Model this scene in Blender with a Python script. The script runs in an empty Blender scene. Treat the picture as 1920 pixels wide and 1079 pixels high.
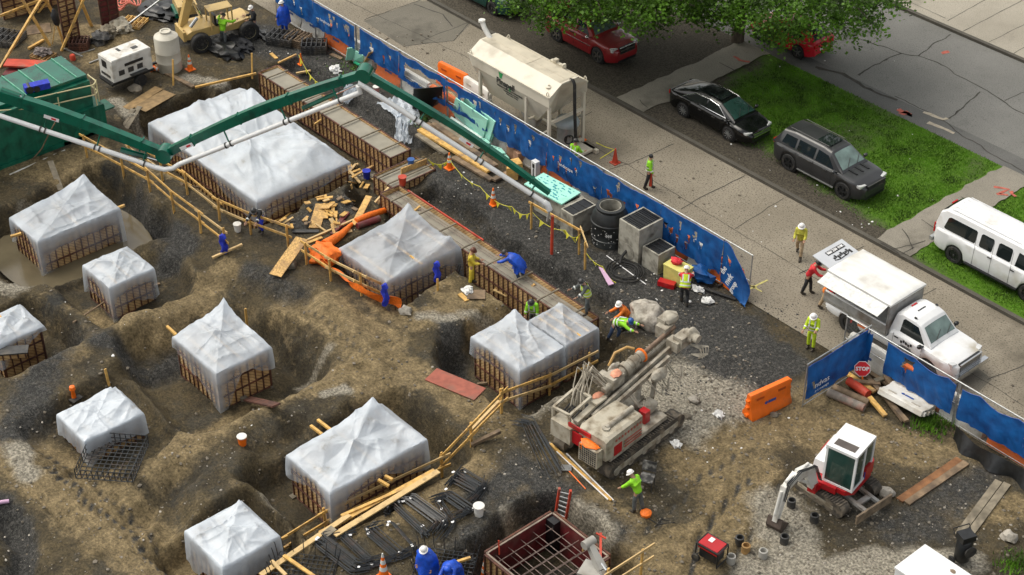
import bpy, math, random
import numpy as np
from mathutils import Vector, Matrix, noise as mn
rnd = random.Random(7)
C = bpy.context.scene.collection
R = math.radians
# ------------------------------------------------------------------ camera
F, CX, CY, CAMH = 3200.0, 960.0, 539.5, 40.0
TH = math.atan(2330/3200)
_n = math.hypot(.657, .754); UX, UY = .657/_n, -.754/_n      # street axis (site X); site Y = (-UY, UX)
VX, VY = -UY, UX
def s2(gx, gy): return (gx*UX+gy*UY, gx*VX+gy*VY)
cam = bpy.data.cameras.new('camera'); cam.lens = 36*F/1920; cam.sensor_width = 36; cam.clip_end = 3000; cam.clip_start = .5
cam.shift_y = 0
co = bpy.data.objects.new('camera', cam); C.objects.link(co)
_r = s2(1, 0); _f = s2(0, 1)
right = Vector((_r[0], _r[1], 0)); fwd = Vector((_f[0]*math.cos(TH), _f[1]*math.cos(TH), -math.sin(TH))); up = right.cross(fwd)
M = Matrix((right, up, -fwd)).transposed().to_4x4(); M.translation = Vector((0, 0, CAMH)); co.matrix_world = M
bpy.context.scene.camera = co
# ------------------------------------------------------------------ light
SUN_EL, SUN_DIR = R(58), Vector((-.75, -.35, 0)).normalized()      # soft light from the lower left, above the site
w = bpy.data.worlds.new("World"); bpy.context.scene.world = w; w.use_nodes = True
nt = w.node_tree; bg = nt.nodes['Background']; sk = nt.nodes.new('ShaderNodeTexSky'); sk.sky_type = 'NISHITA'; sk.sun_disc = False
sk.sun_elevation = SUN_EL; sk.sun_rotation = math.atan2(SUN_DIR.x, SUN_DIR.y)
sk.air_density = 1.0; sk.dust_density = 4.0; sk.ozone_density = 1.0
hsv = nt.nodes.new('ShaderNodeHueSaturation'); hsv.inputs['Saturation'].default_value = .30; nt.links.new(sk.outputs[0], hsv.inputs['Color']); tint = nt.nodes.new('ShaderNodeMix'); tint.data_type = 'RGBA'; tint.blend_type = 'MULTIPLY'; tint.inputs[0].default_value = 1; tint.inputs[7].default_value = (1.0, .97, .90, 1); nt.links.new(hsv.outputs[0], tint.inputs[6]); nt.links.new(tint.outputs[2], bg.inputs[0]); bg.inputs[1].default_value = .15
sl = bpy.data.lights.new('sun', 'SUN'); sl.energy = .9; sl.angle = R(60); sl.color = (1, .95, .84)
so = bpy.data.objects.new('sun', sl); C.objects.link(so)
sd = SUN_DIR*math.cos(SUN_EL)+Vector((0, 0, math.sin(SUN_EL))); so.rotation_euler = sd.to_track_quat('Z', 'Y').to_euler()
vs = bpy.context.scene.view_settings; vs.view_transform = 'Standard'; vs.look = 'None'; vs.exposure = 0.58; vs.gamma = 1.0
# ------------------------------------------------------------------ helpers
def at(px, py, z=0.0):
    dx = (px-CX)/F; dy = -(py-CY)/F
    d = (dx, math.cos(TH)+dy*math.sin(TH), -math.sin(TH)+dy*math.cos(TH))
    t = (z-CAMH)/d[2]; x, y = s2(d[0]*t, d[1]*t)
    return Vector((x, y, z))
def proj(p):
    q = Vector(p)-Vector((0, 0, CAMH)); Z = q.dot(fwd)
    return CX+F*q.dot(right)/Z, CY-F*q.dot(up)/Z
def nz(x, y, s=1.0, o=3): return mn.fractal(Vector((x*s, y*s, 3.7)), 1.0, 2.0, o)
def V(*a): return Vector(a)
class MB:
    def __init__(s): s.v = []; s.f = []
    def add(s, vs, fs):
        o = len(s.v); s.v += [tuple(p) for p in vs]; s.f += [tuple(i+o for i in f) for f in fs]; return s
    def box(s, c, d, rz=0.0, m=None, taper=1.0):
        hx, hy, hz = d[0]/2, d[1]/2, d[2]/2; vs = []
        for z in (-1, 1):
            k = taper if z > 0 else 1
            for x, y in ((-1, -1), (1, -1), (1, 1), (-1, 1)): vs.append(Vector((x*hx*k, y*hy*k, z*hz)))
        if rz: m = Matrix.Rotation(rz, 3, 'Z')
        if m is not None: vs = [m @ p for p in vs]
        c = Vector(c); return s.add([p+c for p in vs], [(3, 2, 1, 0), (4, 5, 6, 7), (0, 1, 5, 4), (1, 2, 6, 5), (2, 3, 7, 6), (3, 0, 4, 7)])
    def bar(s, p, q, w, h, upv=(0, 0, 1), w2=None, h2=None):
        p, q = Vector(p), Vector(q); d = (q-p)
        if d.length < 1e-6: return s
        d.normalize(); u = Vector(upv); sd = d.cross(u)
        if sd.length < 1e-3: sd = d.cross(Vector((1, 0, 0)))
        sd.normalize(); u = sd.cross(d); vs = []
        for c, ww, hh in ((p, w, h), (q, w2 or w, h2 or h)):
            for a, b in ((-1, -1), (1, -1), (1, 1), (-1, 1)): vs.append(c+sd*a*ww/2+u*b*hh/2)
        return s.add(vs, [(0, 1, 2, 3), (7, 6, 5, 4), (0, 4, 5, 1), (1, 5, 6, 2), (2, 6, 7, 3), (3, 7, 4, 0)])
    def tube(s, p, q, r, r2=None, n=8, cap=True):
        return s.path([p, q], r, n, rs=[r, r if r2 is None else r2], cap=cap)
    def path(s, pts, r, n=6, rs=None, cap=True, closed=False):
        pts = [Vector(p) for p in pts]; k = len(pts); vs = []; prev = None
        for i, p in enumerate(pts):
            if closed: d = pts[(i+1) % k]-pts[i-1]
            else: d = pts[min(i+1, k-1)]-pts[max(i-1, 0)]
            d = d.normalized() if d.length > 1e-9 else Vector((0, 0, 1))
            a = prev if prev is not None else (Vector((0, 0, 1)) if abs(d.z) < .9 else Vector((1, 0, 0)))
            a = (a-d*a.dot(d)); a = a.normalized() if a.length > 1e-6 else d.orthogonal().normalized(); prev = a; b = d.cross(a); rr = rs[i] if rs else r
            for j in range(n):
                t = 2*math.pi*j/n; vs.append(p+a*math.cos(t)*rr+b*math.sin(t)*rr)
        fs = []
        for i in range(k if closed else k-1):
            i2 = (i+1) % k
            for j in range(n): fs.append((i*n+j, i*n+(j+1) % n, i2*n+(j+1) % n, i2*n+j))
        if cap and not closed: fs.append(tuple(range(n-1, -1, -1))); fs.append(tuple((k-1)*n+j for j in range(n)))
        return s.add(vs, fs)
    def lathe(s, prof, n=20, c=(0, 0, 0), m=None):
        vs = []; k = len(prof)
        for r, z in prof:
            for j in range(n):
                t = 2*math.pi*j/n; p = Vector((r*math.cos(t), r*math.sin(t), z)); vs.append((m @ p if m is not None else p)+Vector(c))
        fs = [(i*n+j, i*n+(j+1) % n, (i+1)*n+(j+1) % n, (i+1)*n+j) for i in range(k-1) for j in range(n)]
        fs.append(tuple(range(n-1, -1, -1))); fs.append(tuple((k-1)*n+j for j in range(n)))
        return s.add(vs, fs)
    def prism(s, poly, a, b, fn):      # poly of 2d points, fn(u,v,h) -> xyz
        n = len(poly); vs = [fn(x, y, a) for x, y in poly]+[fn(x, y, b) for x, y in poly]
        return s.add(vs, [tuple(range(n-1, -1, -1)), tuple(range(n, 2*n))]+[(i, (i+1) % n, n+(i+1) % n, n+i) for i in range(n)])
    def loft(s, rings, caps=True, closed=True):
        n = len(rings[0]); vs = [p for r in rings for p in r]; fs = []
        for i in range(len(rings)-1):
            for j in range(n if closed else n-1): fs.append((i*n+j, i*n+(j+1) % n, (i+1)*n+(j+1) % n, (i+1)*n+j))
        if caps: fs.append(tuple(range(n-1, -1, -1))); fs.append(tuple((len(rings)-1)*n+j for j in range(n)))
        return s.add(vs, fs)
    def grid(s, nu, nv, fn, skip=None):
        vs = [fn(i/nu, j/nv) for j in range(nv+1) for i in range(nu+1)]
        fs = [(j*(nu+1)+i, j*(nu+1)+i+1, (j+1)*(nu+1)+i+1, (j+1)*(nu+1)+i) for j in range(nv) for i in range(nu) if not (skip and skip((i+.5)/nu, (j+.5)/nv))]
        return s.add(vs, fs)
    def blob(s, c, r, seed=0, sub=(10, 7), rough=.25, fs=1.5):
        c = Vector(c); nu, nv = sub; vs = []; r = Vector(r) if hasattr(r, '__len__') else Vector((r, r, r))
        for j in range(nv+1):
            ph = math.pi*j/nv
            for i in range(nu):
                t = 2*math.pi*i/nu; d = Vector((math.sin(ph)*math.cos(t), math.sin(ph)*math.sin(t), -math.cos(ph)))
                k = 1+rough*mn.noise(d*fs+Vector((seed*3.1, seed*1.7, seed)))*1.6; vs.append(c+Vector((d.x*r.x, d.y*r.y, d.z*r.z))*k)
        return s.add(vs, [(j*nu+i, j*nu+(i+1) % nu, (j+1)*nu+(i+1) % nu, (j+1)*nu+i) for j in range(nv) for i in range(nu)])
    def xf(s, m):
        s.v = [tuple(m @ Vector(p)) for p in s.v]; return s
    def build(s, name, mat, parent=None, world=False, smooth=None, thick=None):
        vs = s.v
        if world and parent is not None:
            inv = (Matrix.Translation(parent.location) @ Matrix.Rotation(parent.rotation_euler.z, 4, 'Z')).inverted()
            vs = [tuple(inv @ Vector(p)) for p in vs]
        loc = None
        if parent is None:
            a = np.array(vs); lo, hi = a.min(0), a.max(0); loc = Vector(((lo[0]+hi[0])/2, (lo[1]+hi[1])/2, lo[2])); vs = [tuple(p) for p in (a-np.array(loc))]
        me = bpy.data.meshes.new(name); me.from_pydata(vs, [], s.f); me.validate(); me.update()
        me.materials.append(mat)
        if smooth is not None:
            me.polygons.foreach_set('use_smooth', [True]*len(me.polygons)); me.set_sharp_from_angle(angle=R(smooth))
        o = bpy.data.objects.new(name, me); C.objects.link(o)
        if parent is not None: o.parent = root_fix(parent)
        if loc is not None: o.location = loc
        return o
def root_fix(p): return p
def tag(o, label, cat, group=None, kind=None):
    if label: o['label'] = label
    if cat: o['category'] = cat
    if group: o['group'] = group
    if kind: o['kind'] = kind
    return o
def struct(o): o['kind'] = 'structure'; return o
def thing(name, label, cat, loc=(0, 0, 0), rz=0.0, group=None):
    o = bpy.data.objects.new(name, None); C.objects.link(o); o.empty_display_size = .2
    o.location = loc; o.rotation_euler = (0, 0, rz); return tag(o, label, cat, group)
def dup(root, loc, rz, label, group=None):
    def cp(o, par):
        c = o.copy(); C.objects.link(c)
        if par is not None: c.parent = par
        for ch in list(o.children): cp(ch, c)
        return c
    r = cp(root, None); r.location = loc; r.rotation_euler = (0, 0, rz); r['label'] = label
    if group: r['group'] = group
    return r
def text(s, size, mat, parent, mtx, name='lettering', ext=.002, bold=0.0):
    cu = bpy.data.curves.new('t', 'FONT'); cu.body = s; cu.size = size; cu.extrude = ext; cu.align_x = 'CENTER'; cu.align_y = 'CENTER'; cu.offset = bold
    cu.resolution_u = 2
    ob = bpy.data.objects.new('t', cu); me = bpy.data.meshes.new_from_object(ob); bpy.data.objects.remove(ob)
    me.transform(mtx); me.materials.clear(); me.materials.append(mat); me.name = name
    o = bpy.data.objects.new(name, me); C.objects.link(o); o.parent = parent; return o
def frame(o, x, y):      # 4x4 with local x along x, local y along y
    x = Vector(x).normalized(); y = Vector(y).normalized(); z = x.cross(y).normalized(); y = z.cross(x)
    m = Matrix((x, y, z)).transposed().to_4x4(); m.translation = Vector(o); return m
# ------------------------------------------------------------------ materials
def mat(name, col, rough=.6, var=.15, scale=4.0, bump=0.0, bscale=None, metal=0.0, dirt=None, dscale=1.5, damt=.5, alpha=1.0, coat=0.0, stretch=None, spec=.5, gen=False):
    m = bpy.data.materials.new(name); m.use_nodes = True; n = m.node_tree.nodes; l = m.node_tree.links; b = n['Principled BSDF']
    tc = n.new('ShaderNodeTexCoord'); src = tc.outputs['Object']
    if stretch:
        mp = n.new('ShaderNodeMapping'); mp.inputs['Scale'].default_value = stretch; l.new(src, mp.inputs[0]); src = mp.outputs[0]
    no = n.new('ShaderNodeTexNoise'); no.inputs['Scale'].default_value = scale; no.inputs['Detail'].default_value = 6; l.new(src, no.inputs['Vector'])
    cr = n.new('ShaderNodeValToRGB'); e = cr.color_ramp.elements; e[0].position = .32; e[1].position = .68
    e[0].color = tuple(c*(1-var) for c in col)+(1,); e[1].color = tuple(min(1, c*(1+var)) for c in col)+(1,); l.new(no.outputs[0], cr.inputs[0]); out = cr.outputs[0]
    if dirt:
        n2 = n.new('ShaderNodeTexNoise'); n2.inputs['Scale'].default_value = dscale; n2.inputs['Detail'].default_value = 8; l.new(tc.outputs['Object'], n2.inputs['Vector'])
        r2 = n.new('ShaderNodeValToRGB'); r2.color_ramp.elements[0].position = .62-damt*.35; r2.color_ramp.elements[1].position = .78-damt*.2; l.new(n2.outputs[0], r2.inputs[0])
        mx = n.new('ShaderNodeMix'); mx.data_type = 'RGBA'; l.new(r2.outputs[0], mx.inputs[0]); l.new(out, mx.inputs[6]); mx.inputs[7].default_value = tuple(dirt)+(1,); out = mx.outputs[2]
    l.new(out, b.inputs['Base Color']); b.inputs['Roughness'].default_value = rough; b.inputs['Metallic'].default_value = metal
    b.inputs['Specular IOR Level'].default_value = spec
    if coat: b.inputs['Coat Weight'].default_value = coat; b.inputs['Coat Roughness'].default_value = .05
    if bump:
        n3 = n.new('ShaderNodeTexNoise'); n3.inputs['Scale'].default_value = bscale or scale*3; n3.inputs['Detail'].default_value = 5; l.new(src, n3.inputs['Vector'])
        bp = n.new('ShaderNodeBump'); bp.inputs['Strength'].default_value = bump; bp.inputs['Distance'].default_value = .03; l.new(n3.outputs[0], bp.inputs['Height']); l.new(bp.outputs[0], b.inputs['Normal'])
    if alpha < 1: b.inputs['Alpha'].default_value = alpha
    return m
MUD = (.13, .1, .07)
m_wood = mat('new_lumber', (.60, .36, .10), .6, .28, 3, stretch=(2, 2, 2), dirt=(.30, .19, .09), dscale=2.5, damt=.3)
m_wood2 = mat('pale_lumber', (.60, .42, .19), .6, .2, 3, dirt=(.32, .22, .1), dscale=3, damt=.3)
m_oldwood = mat('weathered_wood', (.20, .14, .085), .8, .35, 4, bump=.2, dirt=(.07, .05, .035), damt=.4)
m_greywood = mat('grey_weathered_board', (.21, .18, .13), .8, .3, 4, bump=.2, dirt=(.1, .085, .06), damt=.4)
m_osb = mat('chip_board', (.52, .32, .11), .7, .4, 14, dirt=(.27, .16, .07), dscale=2, damt=.35)
m_rust = mat('rusty_steel', (.075, .03, .02), .75, .5, 6, dirt=(.16, .06, .03), damt=.4)
m_redsteel = mat('red_oxide_steel', (.13, .016, .018), .55, .35, 4, dirt=(.10, .05, .04), damt=.35)
m_redpipe = mat('orange_red_paint', (.50, .05, .02), .55, .25, 3, dirt=(.2, .12, .09), damt=.3)
m_rebar = mat('dark_coated_rebar', (.022, .026, .03), .45, .5, 10, dirt=(.08, .05, .035), dscale=3, damt=.2)
m_rebar2 = mat('bare_rebar', (.19, .14, .12), .6, .4, 10)
m_conc = mat('concrete', (.31, .295, .25), .85, .15, 3, bump=.2, dirt=(.12, .11, .085), dscale=2, damt=.35)
m_freshc = mat('fresh_concrete', (.26, .24, .19), .6, .12, 2)
m_black = mat('black_plastic', (.012, .013, .014), .35, .4, 6)
m_rub = mat('black_rubber', (.017, .017, .017), .75, .3, 8, dirt=(.08, .07, .05), dscale=4, damt=.15)
m_dark = mat('dark_steel', (.035, .035, .035), .5, .4, 6, dirt=(.09, .075, .055), damt=.3)
m_steel = mat('galvanised_steel', (.42, .43, .43), .4, .2, 6, metal=.7)
m_chrome = mat('polished_metal', (.7, .71, .72), .15, .1, 5, metal=1)
m_white = mat('white_paint', (.74, .75, .75), .35, .05, 2, coat=.3)
m_whited = mat('dusty_white_paint', (.66, .65, .61), .5, .08, 3, dirt=(.36, .32, .26), dscale=2, damt=.35)
m_green = mat('green_machine_paint', (.0, .112, .068), .25, .12, 2, coat=.25, dirt=(.0, .045, .03), dscale=1.5, damt=.3)
m_greenw = mat('weathered_green_paint', (.004, .12, .07), .45, .25, 2, dirt=(.0, .06, .036), dscale=2.5, damt=.4)
m_orange = mat('orange_plastic', (.85, .16, .006), .5, .1, 3, dirt=(.45, .12, .03), damt=.15)
m_barw = mat('white_plastic', (.70, .69, .65), .55, .08, 3, dirt=(.40, .36, .28), damt=.3)
m_hivis = mat('lime_hi_vis_cloth', (.27, .66, .02), .75, .15, 9, bump=.5, bscale=12)
m_hivisy = mat('yellow_hi_vis_cloth', (.5, .68, .02), .75, .15, 9, bump=.5, bscale=12)
m_yel = mat('yellow_rain_cloth', (.60, .46, .04), .6, .2, 7, bump=.5, bscale=11)
m_olive = mat('mustard_jacket_cloth', (.46, .44, .05), .7, .2, 7, bump=.5, bscale=11)
m_blue = mat('blue_poncho', (.006, .07, .50), .45, .3, 6, bump=.6, bscale=9)
m_bluerag = mat('blue_rag', (.012, .03, .42), .7, .3, 6, bump=.6, bscale=9)
m_redc = mat('red_cloth', (.55, .02, .03), .7, .2, 7, bump=.4)
m_orc = mat('orange_cloth', (.80, .2, .02), .7, .2, 7, bump=.4)
m_blk = mat('black_cloth', (.018, .019, .022), .8, .4, 8, bump=.4)
m_jean = mat('blue_denim', (.04, .07, .14), .85, .3, 9, bump=.4)
m_grey = mat('grey_work_trousers', (.09, .1, .1), .85, .3, 9, bump=.4)
m_khaki = mat('tan_trousers', (.38, .28, .17), .85, .2, 9, bump=.4)
m_boot = mat('dark_boot_leather', (.035, .028, .02), .7, .3, 9)
m_skin = mat('skin', (.42, .24, .16), .55, .08, 6)
m_hatw = mat('white_hard_hat', (.78, .77, .75), .3, .05, 3)
m_hatb = mat('blue_hard_hat', (.02, .09, .30), .3, .1, 3)
m_hatd = mat('dark_hard_hat', (.03, .03, .03), .3, .1, 3)
m_hatbr = mat('brown_hard_hat', (.12, .04, .02), .4, .2, 3)
m_refl = mat('silver_reflective_tape', (.62, .64, .62), .35, .1, 5)
m_foam = mat('mint_foam_board', (.33, .70, .58), .7, .06, 2, dirt=(.28, .6, .5), damt=.15)
m_foampr = mat('teal_print', (.02, .25, .33), .7, .1, 3)
m_glass = mat('dark_window_glass', (.012, .017, .017), .04, .2, 1, spec=.8)
m_glassg = mat('green_tinted_glass', (.02, .055, .046), .05, .3, 1.2, spec=.9)
m_glassl = mat('windscreen_glass', (.13, .19, .175), .06, .35, 1.6, spec=.9, dirt=(.05, .07, .065), dscale=.9, damt=.35)
m_lampw = mat('headlamp_lens', (.65, .66, .66), .1, .1, 4, metal=.3)
m_lampr = mat('red_lamp_lens', (.45, .008, .008), .2, .1, 4)
m_beige = mat('cream_machine_paint', (.60, .555, .455), .45, .05, 1.2, dirt=(.40, .36, .28), dscale=.9, damt=.2)
m_beigeroof = mat('soiled_cream_paint', (.52, .47, .37), .5, .1, 1.2, dirt=(.24, .21, .16), dscale=.8, damt=.32)
m_tan = mat('tan_machine_paint', (.50, .35, .13), .4, .1, 2, dirt=(.25, .17, .08), damt=.2)
m_cream = mat('pale_yellow_rail_paint', (.66, .58, .33), .5, .1, 3)
m_sign = mat('sign_red', (.60, .01, .02), .4, .05, 2)
m_pwhite = mat('print_white', (.8, .8, .8), .5, .02, 2)
m_pblack = mat('print_black', (.015, .015, .015), .5, .02, 2)
m_pblue = mat('print_blue', (.02, .08, .35), .5, .02, 2)
m_pgreen = mat('print_green', (.02, .3, .08), .5, .02, 2)
m_tape = mat('yellow_flag_plastic', (.62, .58, .05), .5, .2, 5)
m_rock = mat('pale_rock', (.38, .35, .30), .9, .25, 5, bump=.8, bscale=14, dirt=(.15, .13, .1), dscale=4, damt=.45)
m_stone = mat('grey_stone', (.15, .13, .10), .9, .5, 2.5, bump=.3)
m_debris = mat('white_litter', (.72, .72, .7), .7, .1, 6)
m_redm = mat('red_machine_paint', (.42, .008, .012), .35, .1, 2, coat=.3, dirt=(.2, .03, .02), damt=.15)
m_greym = mat('grey_machine_paint', (.36, .35, .32), .5, .12, 3, dirt=(.2, .18, .15), damt=.35)
m_drill = mat('mud_splashed_grey_paint', (.36, .33, .27), .7, .25, 4, bump=.4, dirt=(.17, .14, .1), dscale=3, damt=.5)
m_drillw = mat('mud_splashed_white_paint', (.48, .44, .35), .65, .2, 3, dirt=(.19, .155, .105), dscale=3, damt=.62)
m_track = mat('muddy_rubber_track', (.06, .052, .042), .85, .4, 7, bump=.5, dirt=(.22, .18, .13), dscale=3, damt=.45)
m_pallet = mat('pallet_wood', (.32, .19, .07), .8, .3, 5)
m_coil = mat('salmon_hose', (.75, .22, .16), .5, .1, 3)
m_net = mat('orange_safety_net', (.85, .17, .01), .6, .2, 12)
m_purp = mat('lilac_foam_board', (.56, .36, .52), .7, .08, 3)
m_crate = mat('yellow_plastic_crate', (.60, .56, .16), .6, .12, 3, dirt=(.3, .28, .1), damt=.3)
m_brick = mat('brown_block', (.34, .19, .12), .8, .2, 6)
m_bsteel = mat('worn_grey_steel', (.30, .30, .29), .5, .2, 4, dirt=(.15, .11, .08), damt=.4)

def node_mat(name):
    m = bpy.data.materials.new(name); m.use_nodes = True; return m, m.node_tree.nodes, m.node_tree.links
def plastic_sheet():
    m, n, l = node_mat('plastic_sheeting'); b = n['Principled BSDF']; out = n['Material Output']
    b.inputs['Base Color'].default_value = (.70, .765, .84, 1); b.inputs['Roughness'].default_value = .30
    tc = n.new('ShaderNodeTexCoord')
    no = n.new('ShaderNodeTexNoise'); no.inputs['Scale'].default_value = 1.1; no.inputs['Detail'].default_value = 7; l.new(tc.outputs['Object'], no.inputs['Vector'])
    wv = n.new('ShaderNodeTexNoise'); wv.inputs['Scale'].default_value = 5; wv.inputs['Detail'].default_value = 4; wv.inputs['Distortion'].default_value = 1.2; l.new(tc.outputs['Object'], wv.inputs['Vector'])
    bp = n.new('ShaderNodeBump'); bp.inputs['Strength'].default_value = .5; bp.inputs['Distance'].default_value = .05; l.new(wv.outputs[0], bp.inputs['Height']); l.new(bp.outputs[0], b.inputs['Normal'])
    tl = n.new('ShaderNodeBsdfTranslucent'); tl.inputs[0].default_value = (.70, .765, .84, 1)
    m1 = n.new('ShaderNodeMixShader'); m1.inputs[0].default_value = .3; l.new(b.outputs[0], m1.inputs[1]); l.new(tl.outputs[0], m1.inputs[2])
    tr = n.new('ShaderNodeBsdfTransparent'); at_ = n.new('ShaderNodeAttribute'); at_.attribute_name = 'thin'
    ma = n.new('ShaderNodeMath'); ma.operation = 'MULTIPLY_ADD'; l.new(no.outputs[0], ma.inputs[0]); ma.inputs[1].default_value = .7; l.new(at_.outputs['Fac'], ma.inputs[2])
    sb = n.new('ShaderNodeMath'); sb.operation = 'SUBTRACT'; sb.use_clamp = True; l.new(ma.outputs[0], sb.inputs[0]); sb.inputs[1].default_value = .35
    dn = n.new('ShaderNodeTexNoise'); dn.inputs['Scale'].default_value = 1.1; dn.inputs['Detail'].default_value = 9; dn.inputs['Roughness'].default_value = .7; l.new(tc.outputs['Object'], dn.inputs['Vector']); dr_ = n.new('ShaderNodeValToRGB'); dr_.color_ramp.elements[0].position = .60; dr_.color_ramp.elements[1].position = .76; dr_.color_ramp.elements[0].color = (.70, .765, .84, 1); dr_.color_ramp.elements[1].color = (.36, .33, .26, 1); l.new(dn.outputs[0], dr_.inputs[0]); l.new(dr_.outputs[0], b.inputs['Base Color'])
    m2 = n.new('ShaderNodeMixShader'); l.new(sb.outputs[0], m2.inputs[0]); l.new(m1.outputs[0], m2.inputs[1]); l.new(tr.outputs[0], m2.inputs[2]); l.new(m2.outputs[0], out.inputs[0])
    return m
m_sheet = plastic_sheet()
def ply_mat():      # plywood infill with faint slanted stencilling
    m, n, l = node_mat('form_plywood'); b = n['Principled BSDF']; b.inputs['Roughness'].default_value = .75
    tc = n.new('ShaderNodeTexCoord'); mp = n.new('ShaderNodeMapping'); mp.inputs['Rotation'].default_value = (R(35), R(35), R(0)); l.new(tc.outputs['Object'], mp.inputs[0])
    wv = n.new('ShaderNodeTexWave'); wv.inputs['Scale'].default_value = 3.2; wv.inputs['Distortion'].default_value = 2.0; wv.inputs['Detail'].default_value = 3; wv.bands_direction = 'Z'; l.new(mp.outputs[0], wv.inputs[0])
    no = n.new('ShaderNodeTexNoise'); no.inputs['Scale'].default_value = 1.6; no.inputs['Detail'].default_value = 6; l.new(tc.outputs['Object'], no.inputs['Vector'])
    c1 = n.new('ShaderNodeValToRGB'); c1.color_ramp.elements[0].color = (.30, .16, .06, 1); c1.color_ramp.elements[1].color = (.62, .42, .20, 1); c1.color_ramp.elements[0].position = .3; c1.color_ramp.elements[1].position = .6; l.new(no.outputs[0], c1.inputs[0])
    c2 = n.new('ShaderNodeValToRGB'); c2.color_ramp.elements[0].position = .05; c2.color_ramp.elements[0].color = (.55, .5, .45, 1); c2.color_ramp.elements[1].position = .3; c2.color_ramp.elements[1].color = (1, 1, 1, 1); l.new(wv.outputs[0], c2.inputs[0])
    mx = n.new('ShaderNodeMix'); mx.data_type = 'RGBA'; mx.blend_type = 'MULTIPLY'; mx.inputs[0].default_value = 1; l.new(c1.outputs[0], mx.inputs[6]); l.new(c2.outputs[0], mx.inputs[7]); l.new(mx.outputs[2], b.inputs['Base Color'])
    return m
m_ply = ply_mat()
# ================================================================== GROUND
ZT, ZB = .45, -1.35
def rect(c, z=ZT):
    W, S, E, N = [at(a, b, z) for a, b in c]
    return ((W.x+N.x)/2, (S.x+E.x)/2, (W.y+S.y)/2, (E.y+N.y)/2)
FOOT = {k: rect(c) for k, c in dict(
    t1=[(285, 243), (497, 378), (642, 303), (440, 165)], t2=[(20, 415), (82, 452), (222, 388), (160, 355)], t3=[(160, 500), (205, 535), (285, 508), (238, 470)],
    t4=[(-40, 612), (5, 650), (74, 608), (30, 578)], t5=[(325, 630), (405, 695), (507, 655), (428, 597)], t6=[(113, 780), (160, 822), (271, 775), (208, 738)],
    t7=[(890, 635), (978, 695), (1052, 650), (962, 598)], t8=[(1003, 603), (1062, 650), (1117, 612), (1045, 578)], t9=[(543, 855), (620, 920), (797, 825), (715, 770)],
    t10=[(352, 1000), (420, 1058), (520, 1008), (450, 950)], t11=[(640, 465), (725, 530), (885, 450), (800, 402)]).items()}
x0, x1, y0, y1 = FOOT['t1']
STEEL = (-30.75, -28.05, 25.7, 28.6)
PITS = [(FOOT[k], d, m, wd) for k, d, m, wd in (('t1', 1.3, .35, .8), ('t2', 1.35, .9, 1.3), ('t3', 1.1, .6, 1.2), ('t4', 1.2, .5, .9), ('t5', 1.3, .9, 1.6), ('t6', .7, .5, 1.2), ('t7', 1.35, .55, 1.1),
        ('t8', 1.2, .3, .8), ('t9', 1.35, .6, 1.2), ('t10', 1.2, .4, .9), ('t11', 1.2, .25, .7))]
PITS += [((STEEL[0], STEEL[1], STEEL[2], STEEL[3]), 1.5, .55, .5), ((-62, -52.2, 37.2, 38.0), 1.0, .1, .7), ((-51, -37.2, 35.6, 35.9), 1.0, .05, .45), ((-48.6, -37.2, 37.2, 38.0), .7, .1, .6), ((-62, -52, 39.4, 40), .6, .1, .7),
         ((-37, -35.6, 34.9, 35.6), .7, .1, .9), ((-62.5, -61.8, 31.6, 35), 1.1, .2, .6), ((-51.5, -50.6, 36.2, 37), .6, .1, .6)]
GS = .085
rng = np.random.default_rng(5)
LAT = rng.random((257, 257))
def vnoise(x, y):
    xi = np.floor(x).astype(int); yi = np.floor(y).astype(int); fx = x-xi; fy = y-yi; fx = fx*fx*(3-2*fx); fy = fy*fy*(3-2*fy); a = xi % 256; b = yi % 256; a1 = (a+1) % 256; b1 = (b+1) % 256
    return (LAT[a, b]*(1-fx)+LAT[a1, b]*fx)*(1-fy)+(LAT[a, b1]*(1-fx)+LAT[a1, b1]*fx)*fy-.5
def fbm(x, y, s, o=4, g=.5):
    r = 0; a = 1.0
    for i in range(o): r = r+a*vnoise(x*s+i*17.3, y*s+i*31.7); s *= 2.03; a *= g
    return r
gx = np.concatenate([[-900, -300, -150, -110], np.arange(-90, -10, GS), [-5, 20, 100, 400]])
gy = np.concatenate([[-500, -100, -20], np.arange(6, 42.8, GS), [42.9, 43.2, 50, 60, 70, 90, 140, 400, 1200]])
GX, GY = np.meshgrid(gx, gy, indexing='ij')
wx = GX+.65*fbm(GX, GY, .5, 4, .5); wy = GY+.65*fbm(GX+50, GY+20, .5, 4, .5)
site = np.clip((42.4-GY)/.5, 0, 1)*np.clip((GX+95)/3, 0, 1)*np.clip((-8-GX)/3, 0, 1)*np.clip((GY-4)/2, 0, 1)
Z = .16*fbm(GX, GY, .22, 3)+.06*fbm(GX+9, GY, .9, 4)+.03*np.abs(fbm(GX, GY+5, 1.9, 3))+.03*fbm(GX, GY+5, 3.9, 3, .65)
YARD = np.exp(-(((GX+34.5)/3.2)**2+((GY-27.2)/2.6)**2)**2); Z = Z*(1-.75*YARD)
flat = np.clip((GX+36)/3, 0, 1)*.5+np.clip((GY-38.2)/1.5, 0, 1)*.5
Z = Z*(1-.55*np.clip(flat, 0, 1))
pitd = np.zeros_like(Z)
for (a, b, c, d), dep, mg, wd in PITS:
    dx = np.maximum(np.maximum(a-mg-wx, wx-b-mg), 0); dy = np.maximum(np.maximum(c-mg-wy, wy-d-mg), 0)
    t = np.clip(1-np.hypot(dx, dy)/wd, 0, 1); t = np.clip(t*1.35, 0, 1); t = t*t*(3-2*t); pitd = np.maximum(pitd, dep*t)
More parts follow.
